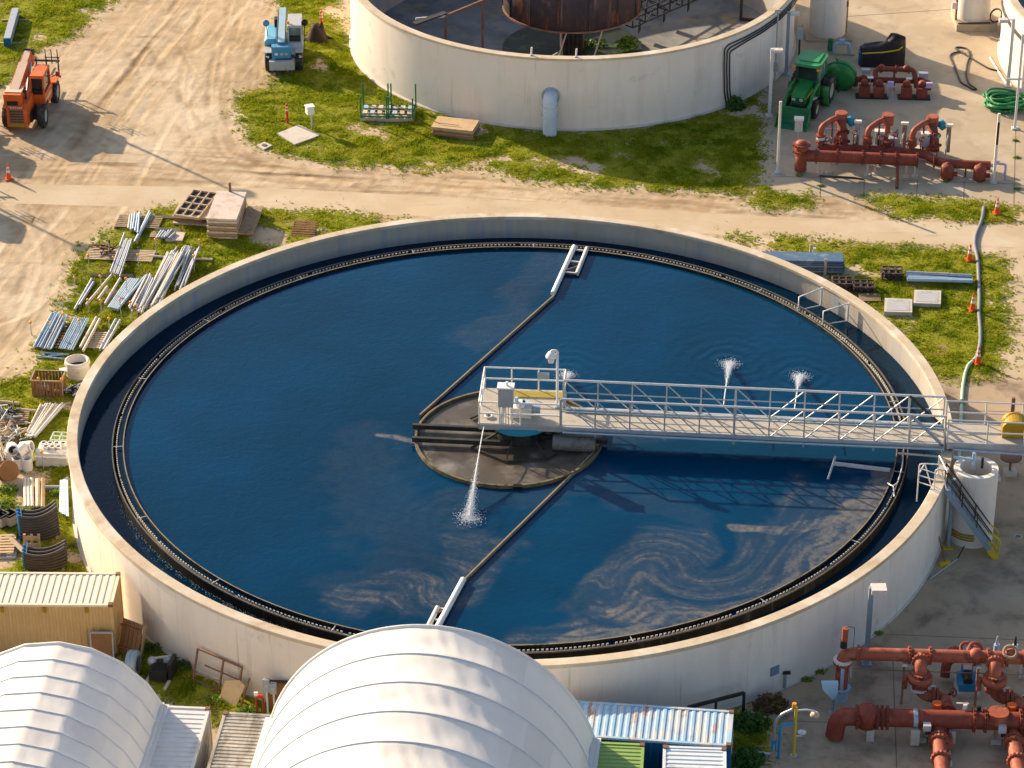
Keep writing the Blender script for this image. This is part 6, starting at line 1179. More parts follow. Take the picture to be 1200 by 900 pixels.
# ------------------------------------------------------------------ pipe racks
def flange(t, p, ax, r, m_='redpipe', w_=.1):
    # bolted pair: two discs with a gasket groove, the rim nicked at every bolt
    b = MB(); pr = [(.02, -w_/2), (r, -w_/2), (r, -w_*.12), (r*.84, -w_*.1), (r*.84, w_*.1), (r, w_*.12), (r, w_/2), (.02, w_/2)]; n = 32; R = Vector((0, 0, 1)).rotation_difference(Vector(ax)).to_matrix(); vs = []; k = len(pr)
    for i in range(n):
        a = 2*PI*i/n; s = .93 if i % 2 else 1.04; vs += [R @ Vector((q*(s if q > r*.9 else 1)*math.cos(a), q*(s if q > r*.9 else 1)*math.sin(a), z)) + Vector(p) for q, z in pr]
    b.add(vs, [(i*k+j, ((i+1) % n)*k+j, ((i+1) % n)*k+j+1, i*k+j+1) for i in range(n) for j in range(k-1)]); return b.build('flange', m_, t)
def run(t, pts, r, m_='redpipe', name='pipe', rad=None, n=16): return MB().tube(fillet(pts, rad or r*1.7, 7), r, n).build(name, m_, t)
p = G(1010, 186, 1.0); ang = math.radians(-6.2); t = thing('upper_pipe_rack', 'red oxide pump manifold with three swan neck branches on the concrete pad', 'pipe rack', (p.x, p.y, 0), ang)
MR = Matrix.Rotation(-ang, 3, 'Z')
def lu(px, py, z): return MR @ (G(px, py, z)-Vector((p.x, p.y, 0)))
zm = 1.05; xa = lu(946, 186, zm).x; xb = lu(1076, 186, zm).x
run(t, [(xa-.35, 0, .15), (xa-.35, 0, zm), (xa+.4, 0, zm), (xb, 0, zm)], .33, rad=.5, name='main_pipe')
run(t, [(xa-.35, .1, zm), (xa-.35, .1, 1.7)], .36, 'redpipe2', 'riser'); flange(t, (xa-.35, .1, 1.68), (0, 0, 1), .5); flange(t, (xa-.35, .1, 1.3), (0, 0, 1), .5); MB().ball((xa-.35, .1, 1.72), .34, 8, .6).build('dome_cap', 'redpipe2', t)
for f in (.08, .27, .5, .66, .8, .99): flange(t, (xa+(xb-xa)*f, 0, zm), (1, 0, 0), .41)
y2 = lu(1010, 175, .75).y; xc = lu(960, 175, .75).x; xd = lu(1160, 185, .75).x; yd = 0.35
run(t, [(xc, y2, .75), ((xc+xb)/2, y2, .75), (xb+.3, y2-.1, .75), (xb+1.2, yd, .75), (xd, yd, .75)], .25, name='header_pipe', rad=.8)
for x in (xc+.9, xc+2.0, xc+3.6, xb+.9): flange(t, (x, y2 if x < xb+.3 else yd+.15, .75), (1, 0, 0), .34)
for k, pxx in enumerate((961, 1016, 1068)):
    x = lu(pxx, 172, .75).x; ztop = 2.0
    run(t, [(x, y2, .75), (x, y2, ztop), (x+.55, y2+.8, ztop+.1), (x+1.1, y2+1.35, ztop+.1), (x+1.1, y2+1.35, 1.2)], .165, 'redpipe2', 'swan_neck', .3)
    for zz in (1.15, 1.5): flange(t, (x, y2, zz), (0, 0, 1), .27, 'redpipe2')
    flange(t, (x, y2, 1.36), (0, 0, 1), .24, 'white' if k == 0 else 'redpipe2', .16)
    MB().cyl((x+1.1, y2+1.35, ztop-.25), (x+1.1, y2+1.35, ztop+.35), .34, n=16).build('pump_head', 'redpipe2', t)
    MB().tube([(x+.62, y2+.6, 0), (x+.62, y2+.6, ztop)], .05, 8).build('stay', 'redpipe', t)
    if k != 1:
        run(t, [(x+1.1, y2+1.2, 1.9), (x+1.25, y2+.6, 1.3), (x+1.3, y2+.1, .8)], .26, 'redpipe', 'check_valve'); flange(t, (x+1.22, y2+.7, 1.4), (.2, -.8, -.6), .38); flange(t, (x+1.28, y2+.3, 1.0), (.2, -.6, -.8), .38)
        b = MB(); b.lathe([(.01, -.22), (.25, -.2), (.3, 0), (.25, .2), (.01, .22)], 18, (x+1.65, y2+1.5, 1.75), axis=(.5, .3, .4)); b.build('motor', 'teal', t)
    else:
        MB().box((x+1.5, y2+.9, .35), (.9, .8, .7)).build('pump_base', 'pad', t); b = MB(); b.cyl((x+1.5, y2+.9, .7), (x+1.5, y2+.9, 1.2), .38, .3, 18); b.build('pump_body', 'greypaint', t); run(t, [(x+1.15, y2+.2, .7), (x+1.15, y2+.2, 1.2)], .17, 'redpipe', 'stub'); flange(t, (x+1.15, y2+.2, 1.2), (0, 0, 1), .26)
    MB().box((x+2.05, y2+1.3, 1.0), (.26, .16, 1.6)).build('control_panel', 'wood' if k else 'greypaint', t); MB().box((x+2.05, y2+1.3, 1.85), (.42, .2, .14)).build('panel_hood', 'coneb', t); MB().tube([(x+1.95, y2+.9, 0), (x+1.95, y2+.9, 1.0), (x+2.05, y2+1.3, 1.4)], .04, 6).build('conduit', 'rail', t)
for k, x in enumerate(np.linspace(xc+.4, xb+.9, 9)):      # small bore lines, gauges and hand wheels along the header
    zz = .95+.25*(k % 3); yy = y2+.45+.35*(k % 2)
    MB().tube(fillet([(x, y2, .8), (x, y2, zz+.25), (x+.2, yy, zz+.25), (x+.2, yy, .02)], .08), .035, 7).build('small_line', 'redpipe' if k % 3 else 'pipegrey', t)
    b = MB(); b.lathe([(.11, -.02), (.17, -.02), (.17, .02), (.11, .02)], 14, (x+.02, y2-.05, zz+.34), axis=(.2*(k % 3-1), -.5, .8), closed=True); b.build('hand_wheel', 'redpipe' if k % 2 else 'rustpale', t)
    MB().box((x+.2, yy, zz+.1), (.16, .14, .2)).build('gauge_box', ('greypaint', 'redpipe', 'pipeblue')[k % 3], t)
for k in range(3):
    x = xc+.75+k*2.45; MB().bar((x, y2+1.9, 0), (x, y2+1.9, 1.1), .06).build('frame_leg', 'steel', t); MB().bar((x-.5, y2+1.9, 1.05), (x+.9, y2+1.9, 1.05), .05).build('frame_rail', 'steel', t); MB().box((x+.3, y2+1.2, .12), (1.3, 1.5, .2)).build('pump_plinth', 'slabc', t)
    b = MB(); b.lathe([(.01, -.3), (.3, -.28), (.42, -.1), (.42, .12), (.2, .3), (.01, .3)], 18, (x+.45, y2+1.3, .62), axis=(0, .9, .3)); b.build('volute', 'redpipe', t); MB().cyl((x+.45, y2+1.5, .62), (x+.45, y2+2.1, .62), .2, n=14).build('pump_motor', 'teal' if k == 0 else 'rust', t)
for x in (lu(1110, 185, .75).x, lu(1148, 187, .75).x):
    b = MB(); b.lathe([(.02, 0), (.34, .02), (.36, .2), (.36, .75), (.28, .85), (.02, .9)], 20, (x, yd-.35, .02)); b.build('filter_barrel', 'redpipe', t); run(t, [(x, yd, .75), (x, yd-.35, .75)], .2, 'redpipe', 'tee'); MB().box((x+.45, yd-.35, .3), (.25, .2, .2)).build('drain_cock', 'redpipe', t)
for f, yy in ((.12, -.02), (.2, .1), (.55, 0), (.62, .2), (.9, 0), (.98, .1)): x = xa+(xb-xa)*f; MB().bar((x, yy, 0), (x, yy, zm-.2), .11).build('support_leg', 'woodpale', t); MB().box((x, yy, .03), (.34, .3, .06)).build('foot', 'slabc', t)
x = lu(1131, 190, .4).x; MB().bar((x, yd, 0), (x, yd, .6), .09).build('support_leg', 'redpipe', t)
x = lu(1051, 190, .4).x; MB().tube([(x, -.3, zm-.2), (x, -1.6, .08)], .09, 8).build('drain_pipe', 'redpipe', t)
xl = lu(1165, 183, .9).x; run(t, [(xd, yd, .75), (xl+.1, yd, .75)], .09, 'lavender', 'outlet'); run(t, [(xl+.1, yd, .9), (xl+.6, yd-.1, .9), (xl+.6, yd-.1, 0)], .07, 'lavender', 'tap_pipe'); MB().box((xl+.15, yd, 1.0), (.2, .16, .2)).build('tap', 'lavender', t)
for pxx, pyy in ((935, 165), (1029, 180), (1083, 183)):
    q = lu(pxx, pyy+3, .0); hz = 1.55; MB().box((q.x, q.y, hz), (.55, .4, .12)).build('instrument_hood', 'coneb', t); b = MB(); b.box((q.x, q.y, hz-.4), (.45, .3, .7)); b.build('instrument_box', 'whitedirty', t); MB().bar((q.x, q.y, 0), (q.x, q.y, hz-.7), .06).build('instrument_post', 'rail', t)
MB().tube([lu(1012, 210, .05), lu(1000, 208, .05), lu(960, 206, .05)], .05, 6).build('ground_cable', 'hoseblack', t)
# small far rack
p = G(1046, 108, 0); t = thing('small_pipe_rack', 'smaller dark red pump set in front of the black tarp machine', 'pipe rack', (p.x, p.y, 0), math.radians(-4)); 
run(t, [(-2.2, .35, .2), (-2.2, .35, .62), (-1.1, .35, .62), (1.35, .3, .62), (2.15, .1, .62), (2.15, .1, .2)], .17, 'redpipe', 'header_pipe'); run(t, [(-1.05, -.3, .5), (-1.05, .5, 1.25), (1.2, .5, 1.25), (1.35, -.3, .5)], .15, 'redpipe', 'upper_pipe')
for x in (-.75, .15, .9): flange(t, (x, .5, 1.25), (1, 0, 0), .24); 
b = MB(); b.ball((-.7, .5, 1.3), .24, 8); b.ball((.75, .5, 1.3), .22, 8); b.ball((1.6, .25, .65), .27, 8); b.ball((-1.75, .35, .65), .25, 8); b.build('valve_bodies', 'redpipe', t); MB().bar((.05, .3, 0), (.05, .3, 1.2), .12).build('support_leg', 'redpipe', t)
for x in (-1.7, -.85, .75, 1.65):
    b = MB(); b.box((x, -.75, .38), (.62, .5, .6)); b.build('pump_casing', 'rust' if False else 'redpipe', t); b = MB(); b.lathe([(.02, .16), (.22, .16), (.22, -.16), (.02, -.16)], 16, (x, -.6, .8), axis=(0, 1, .2)); b.build('pump_volute', 'redpipe', t)
MB().box((-1.25, -.75, .04), (1.9, .7, .08)).build('skid', 'darksteel', t); MB().box((1.2, -.75, .04), (1.9, .7, .08)).build('skid', 'darksteel', t)
for x in (-.2, 2.05): b = MB(); b.bar((x-.15, -.8, 0), (x-.15, -.8, .95), .05); b.bar((x+.15, -.8, 0), (x+.15, -.8, .95), .05); b.bar((x-.25, -.8, .7), (x+.35, -.8, .7), .05); b.box((x, -.75, .85), (.35, .2, .3)); b.build('gauge_stand', 'lavender', t)
for x, y in ((-1.35, -.1), (.9, -.1)): MB().box((x, y, .95), (.35, .25, .05)).build('sign_plate', 'coneb', t); MB().bar((x, y, 0), (x, y, .95), .04).build('sign_post', 'steel', t)
MB().box((1.75, .35, 1.0), (.55, .3, .3)).build('actuator', 'pipegrey', t); MB().box((-1.6, .6, 1.05), (.5, .3, .25)).build('actuator', 'pipegrey', t)
# big rack lower right
p = G(1078, 768, 2.3); ang = math.radians(-3.0); t = thing('big_pipe_rack', 'large faded red pipe manifold with valves filling the lower right corner', 'pipe rack', (p.x, p.y, 0), ang); MR = Matrix.Rotation(-ang, 3, 'Z'); zm = 2.3
lu2 = lambda px, py, z: MR @ (G(px, py, z)-Vector((p.x, p.y, 0)))
xa = lu2(988, 765, zm).x; xe = 5.2
run(t, [(xa, 0, .45), (xa, 0, zm), (xe, 0, zm)], .27, 'redpipe2', 'main_pipe', .45)
flange(t, (xa, 0, 1.98), (0, 0, 1), .38, 'coneb', .1); flange(t, (xa, 0, 1.86), (0, 0, 1), .38, 'redpipe2', .1); flange(t, (xa, 0, .58), (0, 0, 1), .40, 'pipeblue', .1); MB().cyl((xa, 0, 0), (xa, 0, .5), .3, n=16).build('foot_spool', 'pipeblue', t); MB().bar((xa+.0, -.275, .6), (xa+.0, -.275, 1.85), .14, .02).build('pale_stripe', 'pipeblue', t); MB().bar((xa+.36, 0, 1.1), (xa+.36, 0, 1.6), .05).build('gauge_tube', 'rail', t)
MB().cyl((xa, 0, zm+.3), (xa, 0, zm+.65), .14, n=12).build('actuator_base', 'darksteel', t); MB().cyl((xa+.03, 0, zm+.65), (xa+.03, 0, zm+1.25), .13, n=12).build('actuator', 'redpipe2', t); MB().tube(fillet([(xa+.03, 0, zm+1.25), (xa+.1, 0, zm+1.32), (xa+.4, 0, zm+1.3), (xa+.4, 0, zm+.3)], .1), .015, 6).build('sensing_line', 'darksteel', t)
for x in (xa+.62, -.42, .42, 2.2, 2.75, 3.5, 4.2): flange(t, (x, 0, zm), (1, 0, 0), .37, 'redpipe2')
for bx in (0.0, 2.98):
    run(t, [(bx, 0, zm), (bx, -.75, zm), (bx, -.75, 1.15), (bx+.3, -.95, .98), (bx+1.0, -1.0, 1.0), (bx+1.05, -2.0, .95), (bx+1.0, -2.2, .2)], .25, 'redpipe2', 'branch_pipe', .42)
    flange(t, (bx, -.42, zm), (0, 1, 0), .36, 'redpipe2'); flange(t, (bx, -.75, 1.95), (0, 0, 1), .38, 'redpipe2', .1); b = MB(); b.lathe([(.02, -.13), (.50, -.12), (.50, .12), (.42, .16), (.02, .16)], 24, (bx, -.78, 1.72)); b.build('valve_disc', 'redpipe2', t)
    b = MB(); b.box((bx, -.75, 1.45), (.62, .5, .3)); b.build('valve_body', 'redpipe', t); flange(t, (bx, -.75, 1.22), (0, 0, 1), .37, 'coneb' if bx == 0 else 'redpipe2', .06); flange(t, (bx+.55, -1.0, 1.0), (1, 0, 0), .36, 'redpipe2'); flange(t, (bx+.72, -1.0, 1.0), (1, 0, 0), .36, 'redpipe2'); flange(t, (bx+1.04, -1.9, .95), (0, 1, .1), .36, 'redpipe2')
    MB().cyl((bx-.6, -.75, 1.2), (bx-.6, -.75, 1.8), .1, n=12).build('damper_cylinder', 'redpipe2', t); MB().tube([(bx-.25, -1.05, 1.58), (bx+.6, -1.05, 1.55)], .04, 8).build('lever_shaft', 'steel', t); MB().cyl((bx+.02, -1.1, 1.7), (bx+.02, -1.1, 1.95), .07, n=10).build('bleed_valve', 'darksteel', t)
    # motor pump group running to the near edge
    MB().cyl((bx+.62, -1.9, .9), (bx+.62, -1.9, 1.35), .2, n=14).build('bright_actuator', 'redorange', t); MB().cyl((bx+.62, -2.0, .55), (bx+.62, -2.0, .92), .26, n=14).build('clamp_ring', 'coneb', t); MB().box((bx+.62, -2.25, .6), (.66, .3, .5)).build('dark_coupling', 'darksteel', t)
    run(t, [(bx+.62, -2.3, .6), (bx+.6, -6.0, .6)], .29, 'redpipe2', 'suction_pipe'); 
    for yy in (-2.6, -2.8, -3.3, -3.5, -4.6): flange(t, (bx+.61, yy, .6), (0, 1, 0), .40, 'redpipe' if yy > -3 else 'redpipe2')
    MB().tube([(bx+1.05, -2.2, .2), (bx+1.05, -4.5, .2)], .05, 8).build('drain_line', 'rail', t)
    MB().bar((bx-.05, -2.6, .15), (bx-.05, -2.6, 1.25), .1).build('pipe_stanchion', 'wood', t) ; MB().bar((bx+.05, -2.62, .15), (bx+.05, -2.62, 1.05), .05).build('pipe_stanchion', 'steel', t); MB().box((bx, -2.6, .12), (.42, .42, .24)).build('stanchion_block', 'slabc', t)
    MB().bar((bx-.62, -.2, 0), (bx-.62, -.2, zm-.2), .09).build('rear_stanchion', 'wood', t); MB().box((bx-.6, -.2, zm-.32), (.2, .2, .1)).build('saddle', 'coneb', t)
    for k in range(3):
        MB().tube(fillet([(bx-.2+.2*k, -2.35, .5), (bx-.2+.2*k, -2.35, 1.15), (bx+.35, -2.5-.15*k, 1.15), (bx+.35, -2.5-.15*k, .1)], .06), .022, 6).build('small_line', ('steel', 'rail', 'redpipe')[k], t)
    b = MB(); b.lathe([(.14, -.025), (.2, -.025), (.2, .025), (.14, .025)], 16, (bx+1.35, -1.0, 1.25), axis=(.6, -.4, .6), closed=True); b.build('hand_wheel', 'redpipe', t); MB().cyl((bx+1.1, -1.0, 1.05), (bx+1.35, -1.0, 1.25), .05, n=8).build('valve_stem', 'darksteel', t)
    MB().box((bx+.15, -3.05, 1.0), (.3, .3, .26)).build('gauge_box', 'greypaint', t); MB().bar((bx+.15, -3.05, .6), (bx+.15, -3.05, .9), .07).build('gauge_stem', 'darksteel', t)
    MB().box((bx+.95, -3.2, .35), (.3, .7, .5)).build('bearing_block', 'redpipe', t); MB().cyl((bx+1.05, -2.5, .45), (bx+1.05, -3.6, .45), .16, n=12).build('bypass_pipe', 'redpipe2', t)
zl = 1.0; yb = lu2(1040, 841, zl).y; xg = lu2(1000, 840, zl).x
run(t, [(xg-.72, yb-.1, .1), (xg-.6, yb, zl), (xg+.3, yb, zl), (xe, yb, zl)], .37, 'redpipe', 'lower_main', .75, 20)
for x in (xg+.15, xg+.95, xg+1.15, xg+1.35, 2.05, 2.5, 3.9): flange(t, (x, yb, zl), (1, 0, 0), .49, 'redpipe')
b = MB(); b.lathe([(.02, -.38), (.44, -.36), (.46, 0), (.46, .36), (.36, .46), (.02, .48)], 22, (xg+.55, yb, zl)); b.build('lower_valve', 'redpipe', t); b = MB(); b.cyl((3.0, yb, zl), (3.0, yb, zl+.45), .42, n=20); b.build('lower_valve', 'redpipe2', t)
b = MB(); b.lathe([(.375, -.09), (.395, -.09), (.395, .09), (.375, .09)], 22, (-.28, yb, zl), axis=(1, 0, 0), closed=True, smooth=False); b.build('strap', 'pipegrey', t); MB().box((-.28, yb-.5, .42), (.36, .12, .7)).build('info_plate', 'pipepale', t)
MB().tube([(xa+.4, -.3, 1.75), (0, -.3, 1.72), (xe, -.3, 1.7)], .02, 6).build('tie_rod', 'rustpale', t); b = MB(); b.box((1.6, yb+.35, zl+.55), (.5, .04, .04)); b.cyl((1.7, yb+.3, zl+.2), (1.7, yb+.3, zl+.55), .09, n=10); b.build('air_valve', 'coneb', t); MB().cyl((2.25, yb+.2, zl+.3), (2.25, yb+.2, zl+.55), .08, n=10).build('vent_cap', 'black', t)
yf = 1.7; run(t, [(1.25, yf-.35, .3), (1.3, yf-.1, .95), (1.9, yf, 1.15), (xe, yf, 1.15)], .2, 'redpipe', 'far_pipe', .4); b = MB(); b.ball((1.62, yf, 1.2), .36, 9); b.ball((2.3, yf-.4, 1.6), .33, 9); b.build('far_valves', 'redpipe', t)
for x in (2.0, 2.35): b = MB(); b.lathe([(.2, -.04), (.32, -.04), (.32, .04), (.2, .04)], 18, (x, yf-.7, 2.0), axis=(.2, -.5, .8), closed=True); b.build('hand_wheel', 'redpipe2', t)
b = MB(); b.lathe([(.2, -.04), (.32, -.04), (.32, .04), (.2, .04)], 18, (3.6, -.1, zm+.35), axis=(0, -.5, .8), closed=True); b.build('hand_wheel', 'wood', t); b = MB(); b.ball((2.25, -.05, zm+.12), .3, 9); b.ball((3.65, 0, zm+.1), .3, 9); b.build('valve_bonnets', 'redpipe2', t)
for x in (3.3, 4.05): MB().cyl((x, yf, 1.2), (x, yf, 1.75), .12, n=12).build('air_release', 'pipeblue' if x < 3.5 else 'white', t); MB().cyl((x, yf, 1.75), (x, yf, 2.15), .07, .03, 10).build('air_release_top', 'pipeblue' if x < 3.5 else 'black', t)
for x in (3.2, 4.4): MB().bar((x, yf+.1, 0), (x, yf+.1, 1.0), .08).build('far_leg', 'rail', t)
for x in (xg+.7, 1.2, 3.4): MB().box((x, yb, .3), (.3, .6, .6)).build('pipe_cradle', 'slabc', t)
# blue pump, signs, shower
t = local_thing('blue_pump', 'blue pump unit on a concrete plinth behind the red manifold', 'pump', (1133, 812), math.radians(-3)); MB().box((0, .3, .1), (1.0, 1.3, .2)).build('plinth', 'slabc', t); MB().box((0, .3, .36), (.75, 1.0, .34)).build('pump_frame', 'pumpblue', t); b = MB(); b.cyl((0, -.1, .62), (0, .45, .68), .2, n=16); b.build('motor', 'darksteel', t); MB().box((.0, .55, .75), (.45, .35, .35)).build('pump_head', 'pumpblue', t); MB().box((0, .45, .98), (.36, .3, .06)).build('terminal_lid', 'formply', t)
t = local_thing('funnel_drain', 'pale blue funnel on a thin post left of the red manifold', 'funnel', (971, 836)); b = MB(); b.add([(-.36, 0, 1.5), (.32, 0, 1.5), (.3, -.05, .95), (.12, -.08, .72), (-.3, -.05, 1.2)], [(0, 1, 2, 3, 4)]); b.add([(-.36, .2, 1.5), (.32, .2, 1.5), (.3, .15, .95), (.12, .1, .72), (-.3, .15, 1.2)], [(4, 3, 2, 1, 0)]); b.add([(-.36, 0, 1.5), (.32, 0, 1.5), (.32, .2, 1.5), (-.36, .2, 1.5), (-.3, -.05, 1.2), (-.3, .15, 1.2), (.12, -.08, .72), (.12, .1, .72), (.3, -.05, .95), (.3, .15, .95)], [(0, 3, 5, 4), (4, 5, 7, 6), (6, 7, 9, 8), (8, 9, 2, 1), (0, 1, 2, 3)]); b.build('hopper', 'lightblue', t); MB().tube([(.16, 0, 0), (.16, 0, .8)], .05, 8).build('post', 'bluesteel', t); MB().cyl((.16, 0, 0), (.16, 0, .06), .16, n=12).build('foot', 'steel', t)
t = local_thing('eye_wash_station', 'yellow post eye wash shower with blue supply pipe on the dark concrete', 'emergency shower', (930, 886)); h = zat(t.location, 829)
MB().tube([(0, 0, 0), (0, 0, h)], .06, 10).build('post', 'yellow', t); MB().cyl((0, 0, 0), (0, 0, .05), .15, n=12).build('base_flange', 'steel', t); MB().tube(fillet([(-.05, 0, h-.15), (.45, 0, h-.12), (.75, 0, h-.2), (.75, 0, h-.3)], .08), .04, 8).build('shower_arm', 'rail', t); b = MB(); b.lathe([(.02, .1), (.16, .06), (.2, -.05), (.02, -.06)], 16, (.75, 0, h-.35)); b.build('shower_head', 'woodpale', t); MB().cyl((-.08, 0, h-.02), (-.08, 0, h+.2), .09, n=12).build('beacon', 'amber', t); b = MB(); b.lathe([(.02, 0), (.18, .08), (.16, .1), (.02, .04)], 16, (.28, 0, 1.1)); b.build('wash_bowl', 'rail', t); MB().tube([(0, 0, 1.0), (.28, 0, 1.0), (.28, 0, 1.1)], .03, 8).build('bowl_arm', 'rail', t)
run(t, [(-.06, -.02, h-.75), (-.6, -.15, h-.75), (-.62, -.2, .05)], .06, 'pumpblue', 'supply_pipe', .12); run(t, [(-.15, .0, h-.1), (-.6, 0, h-.35), (-.8, 0, h-.7), (-.82, -.1, .15), (-1.7, .1, .15)], .06, 'steel', 'insulated_pipe', .25); MB().box((-.82, -.05, .6), (.2, .15, .5)).build('valve_box', 'pumpblue', t)
t = local_thing('wall_hydrant', 'short standpipe with a cross head at the foot of the tank wall', 'standpipe', (919.5, 807)); MB().tube([(0, 0, 0), (0, 0, .75)], .06, 8).build('pipe', 'bluesteel', t); MB().box((.05, 0, .8), (.32, .1, .12)).build('cross_head', 'darksteel', t)
shrub('shrub', 'round green shrub behind the right end of the blue container', (879, 852), (.95, .6, .9), 1500, 'leaf', .10); shrub('dry_shrub', 'brown dried shrub against the tank wall by the concrete', (902, 830), (.85, .6, .85), 1100, 'leafdry', .11); shrub('shrub', 'low green shrub at the bottom edge beside the blue container', (876, 893), (.75, .8, .75), 1300, 'leaf', .10)
for i, (x, y) in enumerate([(960, 788), (985, 772), (1027, 743), (945, 797)]): shrub('weed_clump', ['weed tuft at the wall foot left of the lamp post', 'weed tuft at the wall foot just behind the lamp post', 'weed strip at the wall foot above the manifold', 'weed tuft at the wall foot right of the wall plate'][i], (x, y), (.4, .25, .18), 120, 'leafbright', .07, 'weed')
for i, (x, y) in enumerate([(937, 206), (962, 218), (1109, 213), (1190, 165), (1191, 185), (1192, 222)]): shrub('weed_clump', ['weed in the slab joint left of the pipe rack', 'weed column in the slab joint below the pipe rack', 'weed in the long slab joint below the barrels', 'weed in the slab joint by the tall pale pole', 'weed lower in the joint by the tall pale pole', 'weed at the right edge of the pad'][i], (x, y), (.3, .22, .14), 90, 'leafbright', .06, 'weed')
# ------------------------------------------------------------------ containers
def corr(mb, x0, x1, y0, y1, z, pitch=.28, dep=.05, along='x'):
    """corrugated sheet: ridges run across y and repeat along x"""
    prof = []; x = x0
    while x < x1-pitch*.5:
        prof += [(x, 0), (x+pitch*.28, 0), (x+pitch*.42, dep), (x+pitch*.80, dep), (x+pitch*.94, 0)]; x += pitch
    prof.append((x1, 0)); n = len(prof)
    vs = [(a, y0, z+h) for a, h in prof]+[(a, y1, z+h) for a, h in prof]
    mb.add(vs, [(i, i+1, n+i+1, n+i) for i in range(n-1)]); return mb
def corr_wall(mb, a, b_, z0, z1, pitch=.28, dep=.04, out=(0, -1, 0)):
    a = Vector(a); b_ = Vector(b_); L = (b_-a).length; d = (b_-a).normalized(); o = Vector(out); prof = []; x = 0
    while x < L-pitch*.5: prof += [(x, 0), (x+pitch*.28, 0), (x+pitch*.42, -dep), (x+pitch*.80, -dep), (x+pitch*.94, 0)]; x += pitch
    prof.append((L, 0)); n = len(prof); vs = [a+d*u+o*h+Vector((0, 0, z0)) for u, h in prof]+[a+d*u+o*h+Vector((0, 0, z1)) for u, h in prof]
    mb.add(vs, [(i, i+1, n+i+1, n+i) for i in range(n-1)]); return mb
def container(label, A, ang, L, roof, side, W_=2.44, H=2.59, pitch=.28, corner='corner', extra=None, name='shipping_container', base=.15, axisflip=False):
    """A: far right roof corner; container runs to local -x and local -y from there"""
    t = thing(name, label, 'container', (A[0], A[1], 0), ang, 'shipping containers round the tank')
    b = MB(); corr(b, -L+.12, -.12, -W_+.12, -.12, H-.05, pitch, .03); b.build('roof', roof, t)
    b = MB()
    for y in (-W_+.06, -.06): b.box((-L/2, y, H-.05), (L, .12, .1))
    for x in (-L+.06, -.06): b.box((x, -W_/2, H-.051), (.12, W_-.24, .1))
    b.build('roof_rail', roof, t)
    b = MB()
    corr_wall(b, (-L+.1, -W_+.03, 0), (-.1, -W_+.03, 0), base, H-.1, pitch); b.build('near_side', side, t)
    b = MB(); corr_wall(b, (-.1, -.03, 0), (-L+.1, -.03, 0), base, H-.1, pitch, out=(0, 1, 0)); b.build('far_side', side, t)
    b = MB(); corr_wall(b, (-.03, -W_+.1, 0), (-.03, -.1, 0), base, H-.1, pitch, out=(1, 0, 0)); b.build('end_wall', side, t)
    b = MB(); b.box((-L+.05, -W_/2, (H+base)/2-.03), (.06, W_-.2, H-base-.15)); b.build('doors', side, t)
    b = MB()
    for x in (-L+.06, -.06):
        for y in (-W_+.06, -.06): b.box((x, y, H/2), (.12, .12, H-.2))
    b.box((-L/2, -W_+.06, base/2+.03), (L-.3, .12, base)); b.box((-.06, -W_/2, base/2+.03), (.12, W_-.3, base)); b.build('frame_posts', side, t)
    for x in (-L+.09, -.09):
        for y in (-W_+.09, -.09):
            for z in (.08, H-.03): MB().box((x, y, z), (.19, .19, .14)).build('corner_casting', corner, t)
    return t
A = G(141, 671, 2.6); t = container('tan shipping container with bleached ribbed roof at the left edge', (A.x, A.y), math.radians(-1.2), 9.2, 'tanroof', 'tan', H=2.6)
for k in range(4): MB().box((-1.1-k*1.75, -2.455, 2.35), (.14, .04, .26)).build('vent', 'ochre', t)
MB().box((-5, -2.47, .06), (8, .1, .12)).build('bottom_rail', 'brownboard', t)
A = G(860, 832.5, 2.6); t = container('blue shipping container with rust streaked pale roof right of the big dome', (A.x, A.y), math.radians(-6.8), 6.6, 'conblueroof', 'conblue', W_=2.3); MB().box((.015, -1.1, 1.9), (.02, .9, .5)).build('placard', 'whitedirty', t)
def end_on(label, B, ang, L, roof, side, W_=2.44, pitch=.3, H=2.6):
    """container running toward the near edge: B is the far left roof corner"""
    t = container(label, B, ang-PI/2, L, roof, side, W_, H, pitch); t.location = (B[0], B[1], 0); t.rotation_euler[2] = ang+PI/2
    return t
# with rotation ang+90deg local -x runs to the near edge, local -y to the right
B = G(246-61, 826.5, 2.6); end_on('white shipping container with rusty corners between the two domes, left one', (B.x-.35, B.y+.05), math.radians(-4.5), 7.0, 'conwhite', 'whitedirty')
B = G(262, 834, 2.6); t = end_on('dirty grey ribbed container under the left foot of the big dome', (B.x, B.y), math.radians(-5.5), 7.0, 'congrey', 'whitedirty', pitch=.22)
B = G(690-7, 868, 2.6); end_on('green roofed container under the right foot of the big dome', (B.x-.05, B.y), math.radians(-4.5), 7.0, 'congreen', 'congreenside', pitch=.24)
B = G(777, 873.5, 2.6); end_on('pale blue roofed container at the bottom edge right of the green one', (B.x, B.y), math.radians(-3.8), 7.0, 'conpale', 'conblue', pitch=.26)
t = local_thing('gap_filler', 'dark blue panel closing the gap between the green and pale containers', 'panel', (767, 900), -.08); b = MB(); corr_wall(b, (-.35, .9, 0), (.35, .9, 0), 0, 2.3, .2); b.build('panel', 'conblue', t); MB().box((0, .86, 2.3), (.75, .1, .08)).build('top_rail', 'darksteel', t)
